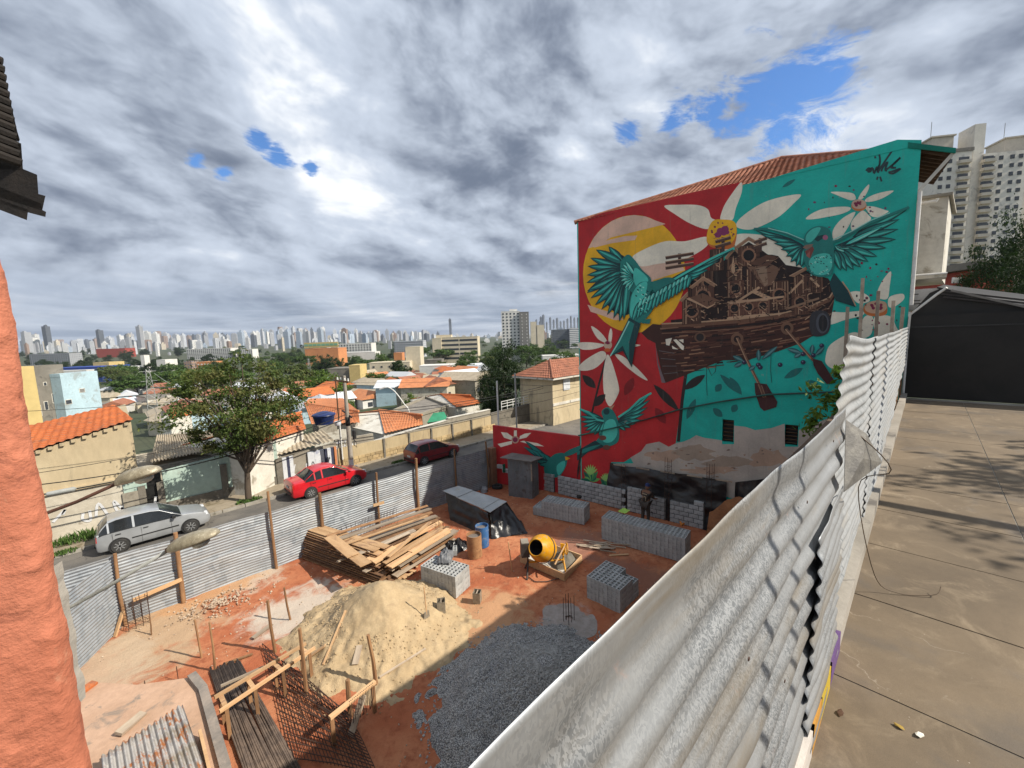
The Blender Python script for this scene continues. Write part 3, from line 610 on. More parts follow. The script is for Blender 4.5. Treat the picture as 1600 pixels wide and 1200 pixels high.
    for i in range(520):
        x, y = rr.uniform(1068, 1296), rr.uniform(395, 500)
        if y < 470 - (x - 1068) * .9 or y < 398 + abs(x - 1172) * .42 - 10: continue
        L = rr.uniform(2.5, 10); an = rr.choice([-.12, -.12, 1.5, -.6, .5]); P.line([(x, y), (x + L * math.cos(an), y + L * math.sin(an))], rr.uniform(.5, 1.5), rr.choice([BRD, BRD, (.10, .045, .027), (.16, .085, .05), (.24, .15, .09), BRL, BRD]))
    for x, y, w in ((1040, 400, 44), (1118, 375, 24), (1178, 376, 20)):   # little jetties on posts above the roofs
        P.line([(x + w * .5, y + 18), (x + w * .5, y - 4)], 5, (.07, .035, .025)); 
        for k in range(3 if w > 30 else 2): P.line([(x, y + k * 8 + 3), (x + w, y + k * 8 - 4)], 5, (.085, .045, .032)); P.line([(x, y + k * 8 + 1), (x + w, y + k * 8 - 6)], 1, BRL)
    P.poly(T3((800, 450), (850, 440), (830, 500), (805, 495)), CREAM); P.poly(T3((860, 455), (885, 450), (945, 505), (940, 535), (925, 530)), CREAM); P.poly(T3((900, 455), (940, 450), (940, 480)), CREAM); P.poly(T3((850, 500), (900, 530), (855, 525)), CREAM)
    P.poly(T3((720, 470), (745, 640), (800, 790), (770, 790), (735, 640)), (.16, .12, .13))
    for k in range(4): P.line(T3((750 + k * 12, 540 + k * 60), (870 + k * 8, 560 + k * 50)), 1.2, (.12, .1, .1))
    P.ell(1094, 527, 9, 8, (.14, .07, .04), 16); P.ell(1094, 527, 6, 6, BLK, 16)
    for c0 in ((1152, 530), (1230, 513)): P.ell(*c0, 10, 10, (.17, .085, .05), 18); P.ell(*c0, 5.5, 5.5, BRD, 14)
    q = T4((635, 330)); P.poly(T4((640, 250), (700, 225), (760, 240), (790, 300), (775, 390), (720, 425), (650, 420), (625, 340)), (.03, .03, .035), 4); P.ell(1285, 505, 10, 16, (.07, .075, .09), 18); P.ell(1286, 505, 7, 13, (.012, .012, .015), 18)
    P.line(T4((60, 440), (130, 600), (215, 770), (280, 900)), 4.4, (.17, .085, .05)); P.line(T4((55, 440), (125, 600), (210, 770), (275, 900)), 1.2, BRL)
    P.poly(T4((195, 790), (290, 800), (375, 940), (365, 980), (270, 1010), (240, 985), (200, 870)), (.055, .016, .016)); P.line(T4((225, 800), (280, 905)), 4, (.12, .055, .035)); P.line(T4((225, 800), (262, 905), (284, 900), (250, 810)), 1, (.3, .18, .11))
    P.line(T4((440, 370), (560, 510), (640, 600), (715, 670)), 4.2, (.17, .085, .05)); P.line(T4((436, 372), (556, 512), (636, 602)), 1.1, BRL); P.poly(T4((650, 600), (720, 620), (830, 790), (760, 800), (690, 720), (655, 650)), (.055, .016, .016))
    P.build('painted_ship')
    P = Paint()      # olives under the hull
    for (x, y) in ((1163, 566), (1185, 570), (1188, 574), (1255, 553), (1271, 555), (1284, 540), (1255, 566), (1219, 570)): P.ell(x, y, 4, 3.6, (.02, .025, .06), 12); P.ell(x - 1, y - 1.2, 1.2, 1, (.2, .22, .3), 7)
    for a, b in (((25, 580), (110, 620)), ((35, 665), (100, 635)), ((225, 530), (230, 620)), ((250, 610), (375, 505)), ((450, 525), (560, 555)), ((505, 590), (560, 560)), ((650, 490), (640, 565)), ((670, 575), (740, 510)), ((200, 660), (150, 690))): q = T4(a, b); P.leaf(q[0], q[1], 8, (.015, .10, .11)); P.leaf(q[0], q[1], 3, (.10, .25, .25))
    P.line(T3((1120, 670), (1120, 790), (1125, 890)), 1, (.01, .1, .09)); P.line(T4((325, 560), (320, 680), (330, 790)), 1, (.01, .1, .09)); P.line(T3((1130, 670), (1160, 735), (1190, 700), (1195, 640)), 1, (.02, .03, .03)); P.build('painted_olives')
    P = Paint()      # bird with the fanned wing, left
    P.poly(T1((480, 905), (380, 900), (300, 960), (280, 1080), (310, 1190), (360, 1300), (450, 1360), (530, 1340), (560, 1200), (600, 1100)), (.003, .028, .032), 5)
    fan = [(355, 825), (255, 850), (212, 915), (190, 980), (185, 1050), (182, 1110), (190, 1175), (185, 1190)]
    for x, y in fan: P.feather(*T1((470, 1010 if y > 900 else 960), (x, y)), 11, DK, MDG, LTG)
    for x, y in ((190, 70), (215, 130), (250, 185), (300, 220), (345, 262), (395, 290), (440, 315), (475, 300)): P.feather(*T3((520, -60), (x, y)), 11, DK, MDG, LTG)
    P.poly(T1((505, 890), (560, 930), (620, 1010), (690, 1085), (640, 1180), (560, 1200), (470, 1090), (450, 960)), MDG, 5); 
    for k in range(9): a = 2.0 + k * .26; P.feather(T1((560, 1050))[0], (992 + 24 * math.cos(a), 430 + 28 * math.sin(a)), 6, DK, LTG, PALE)
    P.poly(T1((560, 1000), (600, 1010), (670, 1090), (600, 1160), (555, 1090)), LTG, 5)
    for tp in ((1340, 845), (1230, 930), (1150, 1000), (1080, 1050), (1030, 1085), (980, 1130)): P.feather(*T1((700, 1180), tp), 9, DK, MDG, LTG)
    P.line(T1((640, 1200), (800, 1130), (950, 1040), (1150, 930), (1340, 840)), 4.5, LTG); P.line(T1((640, 1206), (800, 1138), (950, 1050), (1150, 940), (1330, 852)), 1.4, DK)
    P.poly(T1((700, 1100), (800, 1070), (860, 1075), (870, 1100), (760, 1160), (640, 1300)) + T3((700, 60), (720, 180), (640, 300), (560, 330), (520, 260), (530, 120), (600, 10)), MDG, 5)
    P.poly(T3((540, 110), (600, 20), (660, 10), (640, 120), (590, 250), (530, 270)), LTG, 5)
    for k in range(15):
        u = k / 14; bx, by = 600 + 400 * u, 1255 - 205 * u; P.feather(*T1((bx, by), (bx - 55 + 30 * u + rnd.uniform(-8, 8), by + 165 - 60 * u)), 6.5, DK, MDG, LTG)
    for k in range(12):
        u = k / 11; bx, by = 620 + 360 * u, 1235 - 190 * u; P.feather(*T1((bx, by), (bx - 30 + rnd.uniform(-6, 6), by + 75 - 25 * u)), 5, DK, LTG, PALE)
    P.poly(T3((520, 280), (610, 330), (570, 480), (540, 670), (470, 540), (365, 585), (440, 440)), DK); P.poly(T3((515, 300), (560, 330), (520, 470), (520, 620), (470, 500), (385, 575), (450, 450)), MDG); P.line(T3((520, 310), (440, 470), (372, 582)), 2, PALE)
    for k in range(26): x, y = rnd.uniform(560, 660), rnd.uniform(20, 240); q = T3((x, y), (x + 18, y + 10)); P.leaf(q[0], q[1], 2, rnd.choice([PALE, LTG, DK]))
    P.poly(T3((600, 300), (690, 290), (680, 330), (620, 325)), MDG); P.build('painted_bird')
    P = Paint()      # open-beaked bird, right
    for tp in ((1410, 520), (1330, 612), (1320, 690), (1300, 770), (1225, 838), (1155, 905), (1085, 945), (1025, 990), (970, 1010), (915, 1020), (870, 1015)): P.feather(*T2((820 + (tp[0] - 870) * .3, 850 - max(0, 1000 - tp[1]) * .25), tp), 10, DK, MDG, LTG)
    for k in range(8): P.feather(*T2((820 + k * 10, 820), (900 + k * 42, 870 - k * 28)), 7, DK, LTG, PALE)
    P.line(T2((780, 800), (850, 780), (960, 720), (1100, 640), (1250, 580), (1400, 522)), 4, MDG); P.line(T2((790, 785), (960, 705), (1100, 625), (1250, 565)), 1.4, PALE)
    for tp in ((190, 692), (240, 730), (300, 755), (345, 800), (400, 850), (440, 905), (475, 950), (520, 985), (560, 990)): P.feather(*T2((590, 830), tp), 9, DK, MDG, LTG)
    P.line(T2((190, 690), (330, 690), (450, 730), (590, 790)), 4, MDG); P.line(T2((300, 683), (450, 720), (580, 775)), 1.3, PALE)
    P.poly(T2((815, 1030), (950, 1200)) + T4((985, 200), (830, 150), (800, 80), (780, 10)), DK); P.line(T4((880, 0), (930, 70), (985, 190)), 2, BRL)
    P.poly(T2((580, 790), (600, 720), (650, 680), (710, 668), (775, 690), (800, 750), (815, 850), (815, 980), (790, 1050), (700, 1065), (620, 1025), (580, 930), (590, 860)), MDG, 5)
    P.poly(T2((620, 950), (660, 900), (740, 880), (790, 900), (800, 980), (760, 1040), (690, 1050), (640, 1020)), LTG, 5); P.poly(T2((600, 740), (650, 690), (710, 680), (690, 730), (640, 790), (600, 790)), LTG, 5); P.poly(T2((660, 770), (690, 745), (740, 735), (735, 760), (690, 790)), DK); P.ell(*T2((748, 757))[0], 4.2, 4, (.36, .12, .2), 12)
    P.poly(T2((572, 835), (595, 815), (655, 808), (640, 830), (600, 850)), (.24, .15, .11)); P.poly(T2((590, 865), (650, 825), (660, 850), (630, 920), (605, 905)), (.2, .05, .04)); P.poly(T2((598, 895), (630, 860), (625, 918)), (.35, .10, .08))
    for k in range(40): x, y = rnd.uniform(610, 800), rnd.uniform(880, 1050); q = T2((x, y), (x + 14, y + 8)); P.leaf(q[0], q[1], 1.8, rnd.choice([PALE, DK, MDG]))
    P.build('painted_bird')
    P = Paint()      # small bird reaching for the petal
    for tp in ((130, 1000), (128, 1050), (135, 1095), (150, 1135), (170, 1165), (200, 1185), (240, 1200), (280, 1205)): P.feather(*T3((330, 1090), tp), 7, DK, MDG, LTG)
    P.line(T3((130, 995), (200, 1020), (270, 1080), (330, 1090)), 3, LTG)
    for tp in ((690, 868), (685, 920), (665, 980), (640, 1030), (610, 1080), (570, 1110), (530, 1140), (490, 1165)): P.feather(*T3((420, 1100), tp), 7, DK, MDG, LTG)
    P.line(T3((690, 870), (600, 920), (520, 1000), (430, 1060)), 3, LTG)
    P.poly(T3((300, 1020), (330, 985), (370, 985), (400, 1020), (430, 1090), (440, 1200), (420, 1260), (340, 1290), (240, 1280), (290, 1200), (320, 1100)), MDG, 5); P.poly(T3((330, 1100), (400, 1080), (425, 1180), (380, 1250), (310, 1240)), LTG, 5); P.poly(T3((360, 985), (405, 960), (380, 1000)), BRL); P.ell(*T3((340, 1015))[0], 5, 5, DK, 10)
    P.poly(T3((250, 1240), (330, 1290), (200, 1330), (110, 1400), (40, 1370), (130, 1310)), DK); P.leaf(*T3((300, 1270), (50, 1365)), 6, MDG); P.ell(942, 684, 6, 4, (.14, .05, .035), 10); P.ell(948, 699, 6, 4, (.14, .05, .035), 10); P.build('painted_bird')
    P = Paint()      # agave plants at the foot of the red wall
    for cx, cy, k in ((923, 752, 1.0), (947, 760, .8)):
        for i in range(11): a = -math.pi * (.05 + .9 * i / 10); L = (17 if i % 2 else 24) * k; P.leaf((cx, cy), (cx + .62 * L * math.cos(a), cy + L * math.sin(a)), 5.5 * k, rnd.choice([(.05, .26, .09), (.16, .42, .10), (.012, .14, .08)]))
        for i in range(7): a = -math.pi * (.2 + .6 * i / 6); P.leaf((cx, cy - 10 * k), (cx + 13 * k * math.cos(a), cy - 10 * k + 17 * k * math.sin(a)), 2.6, (.30, .55, .14))
    P.line([(909, 700), (903, 740), (900, 752)], 3, BLK); P.build('painted_agave')
    P = Paint()      # sprayed signature
    for st in (((1065, 235), (1085, 215), (1105, 222), (1100, 240), (1080, 240), (1115, 212), (1125, 250)), ((1120, 215), (1130, 255), (1150, 205), (1160, 250), (1175, 150), (1165, 95)), ((1135, 120), (1140, 138)), ((1160, 245), (1180, 210), (1270, 78)), ((1185, 240), (1200, 205), (1235, 165), (1215, 225), (1230, 235)), ((1225, 225), (1290, 175), (1335, 130), (1260, 205), (1300, 210)), ((1240, 248), (1285, 235), (1335, 218), (1280, 255), (1245, 250)), ((1150, 305), (1158, 280)), ((1175, 280), (1188, 318))): P.line([tuple(p) for p in spline(T2(*st), 4, False)], 3.0, (.02, .05, .055))
    P.build('painted_signature')
paint_mural()

# ------------------------------------------------------------------ terrace fence of corrugated iron
def galv_mat(name, base=(0.50, 0.52, 0.53), dark=(0.30, 0.32, 0.34), rust=0.5, sp=26, metal=0.55, cream=0.5, rough=0.42):
    m, t, bs = material(name); co = geoco(t)
    st = t.mapping(co, (0.8, 1, 0.45))
    v = t.voro(t.vmath('ADD', st, t.vmath('SCALE', t.noise(st, 30, 3, out='Color'), 0.05)), sp, 'F1', 'Color')
    vg = t.sep(v)[0]
    n = t.noise(st, 2.0, 6, 0.6, 0.4); f = t.noise(st, 22, 6, 0.7, 0.2)
    spang = t.math('MULTIPLY', t.ramp(vg, 0.1, 0.9), t.math('ADD', 0.15, t.math('MULTIPLY', t.ramp(n, 0.4, 0.6), 0.85)))
    col = t.mix(spang, base, dark)
    col = t.mix(t.math('MULTIPLY', t.ramp(t.noise(t.mapping(co, (0.25, 1, 2.2), loc=(1, 5, 2)), 2.2, 7, 0.65, 0.3), 0.48, 0.68), cream), col, (0.245, 0.205, 0.15))
    ru = t.ramp(t.noise(co, 3.2, 8, 0.72, 0.6), 0.66 - 0.06 * rust, 0.76 - 0.06 * rust)
    col = t.mix(t.math('MULTIPLY', ru, min(1, rust)), col, (0.30, 0.11, 0.035))
    col = t.mix(0.3, col, t.mix(f, (0.55, 0.55, 0.55), (1.45, 1.45, 1.45)), 'MULTIPLY')
    t.put(bs.inputs['Base Color'], col); t.put(bs.inputs['Metallic'], t.math('MULTIPLY', t.math('SUBTRACT', 1, ru), metal))
    t.put(bs.inputs['Roughness'], t.math('ADD', rough, t.math('MULTIPLY', n, 0.25))); bump(t, bs, f, 0.12, 0.004)
    return m
galv_mat('galvanised_near', sp=230, rust=.55, cream=.7, metal=.62, rough=.36, base=(.34, .352, .365), dark=(.17, .182, .195))
galv_mat('galvanised_far', base=(.27, .28, .29), dark=(.19, .205, .215), sp=60, rust=.1, cream=.35, metal=.15, rough=.55)
galv_mat('galvanised_site', base=(.31, .335, .36), dark=(.22, .245, .27), sp=8, rust=.45, cream=.3, metal=.35, rough=.45)
galv_mat('galvanised_rusty', base=(.42, .40, .38), dark=(.28, .27, .27), sp=12, rust=2.6, cream=.8, metal=.2, rough=.6)
mat('wood_stake', (0.30, 0.17, 0.085), (0.19, 0.10, 0.05), scale=4, stretch=(1, 1, .2), rand=.25, bmp=.4)
mat('wood_pale', (0.55, 0.36, 0.20), (0.44, 0.27, 0.14), scale=3, stretch=(.25, 1, 1), rand=.22, bmp=.3, c3=(.33, .2, .12))
mat('wood_grey', (0.40, 0.33, 0.25), (0.26, 0.20, 0.15), scale=3, stretch=(.25, 1, 1), rand=.3, bmp=.3)
mat('rebar_rust', (0.075, 0.04, 0.028), (0.045, 0.028, 0.022), scale=8, rough=.8, bmp=.3, bscale=200)
mat('black_plastic', (0.010, 0.010, 0.012), (0.018, 0.018, 0.02), rough=.32, bmp=.5, bscale=3, bdist=.05, spec=.5)
mat('black_paint', (0.012, 0.011, 0.010), (0.02, 0.018, 0.016), scale=1.0, rough=.55, bmp=.1)

def corrugated(x0, x1, ztop, zbot, y, pitch=0.09, amp=0.017, nx=60, warp=0.012, seed=0, lip=.03):
    """sheet with horizontal flutes; x0/x1/ztop/zbot may be functions of height (0..1) or of x"""
    f0 = x0 if callable(x0) else (lambda v: x0); f1 = x1 if callable(x1) else (lambda v: x1)
    ft = ztop if callable(ztop) else (lambda x: ztop); fb = zbot if callable(zbot) else (lambda x: zbot)
    H = ft(f0(1)) - fb(f0(1)); nz = max(8, int(H / pitch * 8)); mb = MB()
    def fn(u, v):
        x = f0(v) + (f1(v) - f0(v)) * u; zt, zb = ft(x), fb(x); z = zb + (zt - zb) * v
        yy = y + amp * (1 - math.exp(-((zt - z) / lip) ** 2)) * math.sin(2 * math.pi * (z - zt) / pitch) + warp * fbm(x * .8 + seed, z * 1.3, seed) + .12 * warp * fbm(x * 3, z * 5, seed + 3)
        return (x + .006 * fbm(z * 9, seed), yy, z + .3 * warp * fbm(x * 1.1, seed + 7))
    mb.grid(fn, nx, nz)
    return mb
def solid(o, th): m = o.modifiers.new('thickness', 'SOLIDIFY'); m.thickness = th; m.offset = 0; return o
FY = 0.36
def make_fence():
    fence = thing_w('corrugated_fence', 'weathered corrugated iron fence along the edge of the concrete terrace', 'fence', (8, FY, TERZ))
    a = corrugated(-1.2, lambda v: 2.72 + .85 * v ** 1.5, lambda x: -0.53 + .02 * math.sin(x * 1.7) - .05 * max(0, x - 3.1), -2.36, FY, nx=110, warp=.016, seed=2, pitch=.15, amp=.0165, lip=.13)
    o = solid(a.build('iron_sheet', 'galvanised_near', fence, True), .0015); o['label'] = 'dull galvanised sheet nearest the lens'
    b = corrugated(lambda v: 4.0 - 1.6 * (1 - v), 6.5, lambda x: -0.10 - .02 * (x - 4.0) + .02 * math.sin(x * 2), lambda x: -2.33, FY + .05, nx=60, warp=.02, seed=5, pitch=.1, amp=.011)
    o = solid(b.build('iron_sheet', 'galvanised_far', fence, True), .002); o['label'] = 'paler whitish galvanised sheet beyond the gap'
    c = corrugated(6.1, 12.4, lambda x: -0.15, lambda x: -2.33 + .1 * max(0, x - 7), FY + .035, nx=60, warp=.015, seed=8, pitch=.1, amp=.011); solid(c.build('iron_sheet', 'galvanised_far', fence, True), .002)
    c = corrugated(12.2, 18.2, lambda x: -0.14, lambda x: -1.8 + .1 * max(0, x - 12), FY + .05, nx=60, warp=.015, seed=11, pitch=.1, amp=.011); solid(c.build('iron_sheet', 'galvanised_far', fence, True), .002)
    l = corrugated(2.5, 3.5, -1.1, -2.34, FY - .035, nx=16, warp=.03, seed=13, pitch=.1, amp=.011); solid(l.build('iron_sheet', 'galvanised_near', fence, True), .002)
    for i, x in enumerate((7.4, 8.4, 9.4, 10.5, 11.6, 12.8, 14, 15.2, 16.4, 17.6)):
        p = MB(); w = rnd.uniform(.05, .08); p.box((x, FY + .13, -1.33), (w, w * .7, 2.1), Matrix.Rotation(rnd.uniform(-.02, .02), 3, 'X')); p.build('post', 'wood_pale' if i % 3 else 'wood_stake', fence)
    f = MB(); q = [Vector((3.40, FY - .02, -.62)), Vector((3.12, FY - .06, -1.02)), Vector((3.62, FY - .20, -.93)), Vector((3.50, FY - .12, -.72)), Vector((3.35, FY - .12, -.85))]
    f.add(q, [(0, 4, 3), (0, 1, 4), (4, 1, 2), (3, 4, 2)]); o = solid(f.build('bent_flap', mat('flap_grey', (.2, .19, .17), (.11, .105, .1), scale=9, rough=.6, metal=.2), fence), .003); o['label'] = 'torn grey flap bent outwards'
    for i, (x_, z_) in enumerate(((1.35, -1.05), (2.2, -.8), (2.9, -.66), (1.9, -1.5), (1.0, -1.3), (2.5, -1.2))):
        h = MB(); h.lathe([(.0, .004), (.006, .003), (.008, 0)], 10, (x_, FY - .020, z_), Matrix.Rotation(math.pi / 2, 3, 'X')); h.build('nail', 'rebar_rust', fence)
    for a_, b_, c_, d_ in ((2.3, 3.75, -2.4, -.66), (6.4, 18.25, -2.4, -1.2)):
        p = MB(); p.box(((a_ + b_) / 2, FY + (.08 if a_ < 5 else .24), (c_ + d_) / 2), (b_ - a_, .03, d_ - c_)); p.build('sun_block_board', 'timber_dark', fence)  # boards added behind the gaps to keep sun streaks off the site
    # sprayed kerb of bright colours at the foot of the sheets
    k = MB(); x = 0.2; cols = [(.45, .32, .02), (.10, .05, .16), (.55, .5, .45), (.35, .05, .03), (.03, .12, .18), (.6, .45, .05), (.07, .04, .12), (.5, .46, .42), (.45, .22, .03)]
    i = 0
    while x < 3.5:
        L = rnd.uniform(.18, .45) if x < 7 else rnd.uniform(.3, .8)
        k.add([(x, FY - .045, TERZ), (x + L, FY - .045, TERZ), (x + L, FY - .045, TERZ + .16), (x + rnd.uniform(-.08, .08), FY - .045, TERZ + .16), (x, FY + .1, TERZ + .16), (x + L, FY + .1, TERZ + .16)], [(0, 1, 2, 3), (3, 2, 5, 4)], 0, cols[i % 9]); x += L; i += 1
    k.build('painted_kerb', 'wall_paint', fence); k = MB(); k.box((10.8, FY + .03, TERZ + .07), (14.6, .14, .15)); k.build('kerb', 'plaster_grey', fence)
    w = MB(); pts = [G(1322, 652, -.9) * .55] ; 
    pts = [Vector((3.42, FY - .03, -.66)), Vector((3.55, FY - .25, -.95)), Vector((4.0, FY - .06, -1.25)), Vector((4.6, .2, -2.2)), Vector((4.75, .05, TERZ + .02)), Vector((4.9, -.18, TERZ + .03)), Vector((5.0, -.22, TERZ + .08))]
    w.tube([tuple(p) for p in spline(pts, 6, False)], .0035, 6); tag(w.build('wire', mat('wire_brown', (.12, .08, .05), (.07, .05, .03), rough=.6), None, True), 'thin rusty wire trailing from the fence onto the terrace', 'wire')
make_fence()

# ------------------------------------------------------------------ end of the terrace: black gate wall, canopy, white stair tower
mat('arm_grey_beam', (.22, .2, .18), (.15, .14, .125), rough=.6)
def make_terrace_end():
    g = thing_w('gate_wall', 'black painted wall closing the far end of the terrace', 'gate', (18.25, -2, TERZ))
    b = MB(); b.box((18.36, -4.2, -1.1), (.12, 9.2, 2.62)); b.build('panel', 'black_paint', g)
    b = MB(); b.box((18.285, -4.2, -.15), (.03, 9.2, .035)); b.build('rail', mat('dark_rail', (.05, .048, .045), (.03, .03, .03), rough=.5), g)
    b = MB(); b.tube([(18.2, .42, TERZ), (18.2, .42, -.55), (18.2, .40, .25), (18.1, -.15, .82), (18.0, -.35, 1.0)], .035, 8); b.build('post', 'white_pipe', g, 40)
    c = thing_w('canopy', 'dark sloping canopy roof behind the black wall', 'canopy', (19, -3, .4))
    p = MB(); A = [(18.5, -.15, 1.02), (18.5, -1.95, .30), (18.5, -7.5, -.9), (25.5, -7.5, -.5), (25.5, -.4, 1.5)]; p.prism(A, (0, 0, .05)); p.build('sheet', 'black_paint', c)
    for k in range(5): p = MB(); p.bar((18.42, -.2 - .05 * k, .95 - .1 * k), (18.42, -7.5, -1.0 - .02 * k + (.0 if k else .05)), .05, .05); p.build('beam', mat('canopy_beam', (.05, .044, .04), (.03, .026, .024), rough=.7), c) if k < 3 else None
    for k in range(7): p = MB(); y = -.5 - k * .9; z = .85 - max(0, (-y - .15)) * .33; p.bar((18.5, y, z + .03), (25, y - .2, z + .45), .06, .05); p.build('rafter', 'black_paint', c)
    q = MB(); q.prism([(18.47, .5, .1), (18.47, .0, .9), (18.47, -.2, 1.0), (18.47, -2.0, .27), (18.47, -7.5, -.95), (18.47, -7.5, -1.2), (18.47, .5, -1.2)], (.04, 0, 0)); q.build('dark_fill_panel', 'black_paint', c)  # black sheet added to fill the opening under the canopy with dark
    q = MB(); q.bar((18.4, -.45, .93), (18.4, -2.3, .16), .05, .06); q.build('light_beam', 'arm_grey_beam', c)
    w = thing_w('stair_tower', 'off-white plastered tower attached to the mural building', 'tower', (20, 0, 1))
    m = MB(); y0, y1 = .62, -.24; m.prism([(20, y0, 1.42), (20, y1, 1.42), (20, y1 - .02, 4.08), (20, y0 - .1, 4.12)], (3.2, -.15, 0)); m.build('shaft', 'white_plaster', w)
    m = MB(); m.prism([(19.9, y0 + .02, 4.11), (19.9, y1 - .1, 4.05), (19.9, y1 - .1, 4.14), (19.9, y0 + .02, 4.2)], (3.6, -.2, 0)); m.build('roof_slab', mat('slab_dirty', (.42, .39, .33), (.26, .24, .2), world=True), w)
    m = MB(); m.box((20.6, .25, .75), (2.4, .92, .68)); m.build('balcony_box', mat('white_board', (.66, .65, .64), (.58, .57, .56), bmp=.1), w)
    m = MB(); m.box((19.75, .2, 1.45), (1.0, 1.1, .09)); m.build('ledge', 'white_plaster', w)
    for dy, dz, L in ((.12, .93, .22), (.06, .72, .2), (-.03, .62, .36), (.2, .88, .06)): m = MB(); m.box((19.395, .25 + dy, dz), (.004, L, .025)); m.build('scribble', 'black_paint', w)
    m = MB(); m.tube([(19.35, .66, 3.2), (19.35, .66, 3.75), (19.3, .5, 3.83), (19.3, .02, 3.83), (19.3, .0, 3.9)], .05, 8); m.build('pipe', 'white_pipe', w, 40)
    m = MB(); m.tube([(19.0, 1.45, 1.5), (19.0, .3, 1.52), (19.2, -.35, 1.52)], .035, 8); m.build('pipe', 'white_pipe', w, 40)
    for px, yy in ((1326, 2.0), (1350, 1.7), (1374, 1.3), (1397, .95), (1410, .75)):
        p0 = WX(px, {1326: 480, 1350: 435, 1374: 455, 1397: 470, 1410: 480}[px], 18.1 - .06 * yy); b = MB(); b.box((p0.x - .15, p0.y, (p0.z - 2.6) / 2), (.07, .09, p0.z + 2.6), Matrix.Rotation(rnd.uniform(-.015, .015), 3, 'X'))
        tag(b.build('timber_post', 'wood_grey', None, False), {1326: 'rough timber post nearest the leafy shrub before the mural', 1350: 'tallest thin timber post in front of the painted flower', 1374: 'thin timber post just right of the painted flower heart', 1397: 'broad timber post second from the white downpipe', 1410: 'timber post closest to the white downpipe'}[px], 'post')
    for i, (x, y, s_) in enumerate(((2.55, -.18, .05), (4.3, -.75, .045), (4.0, -.95, .05))):
        f = MB(); f.add([(-1, 0, 0), (-.3, .55, .25), (.6, .5, .1), (1, 0, .35), (.5, -.5, .12), (-.4, -.5, .2)], [(0, 1, 2, 3, 4, 5)]); o = f.build('scrap', [mat('leaf_dry', (.10, .055, .03), (.06, .03, .02)), mat('paper_scrap', (.7, .68, .62), (.6, .58, .5)), mat('leaf_yellow', (.35, .24, .05), (.25, .16, .04))][(0, 2, 1)[i]])
        q = G((1313, 1405, 1437)[i], (1116, 1137, 1150)[i], TERZ); o.location = (q.x, q.y, TERZ + .006); o.scale = (s_ * .6,) * 3; o.rotation_euler = (0, 0, i * 1.3)
        tag(o, ('dark dry leaf lying on the terrace near the fence', 'small yellow leaf on the terrace concrete', 'scrap of white paper on the terrace concrete')[i], ('leaf', 'leaf', 'paper')[i])
make_terrace_end()

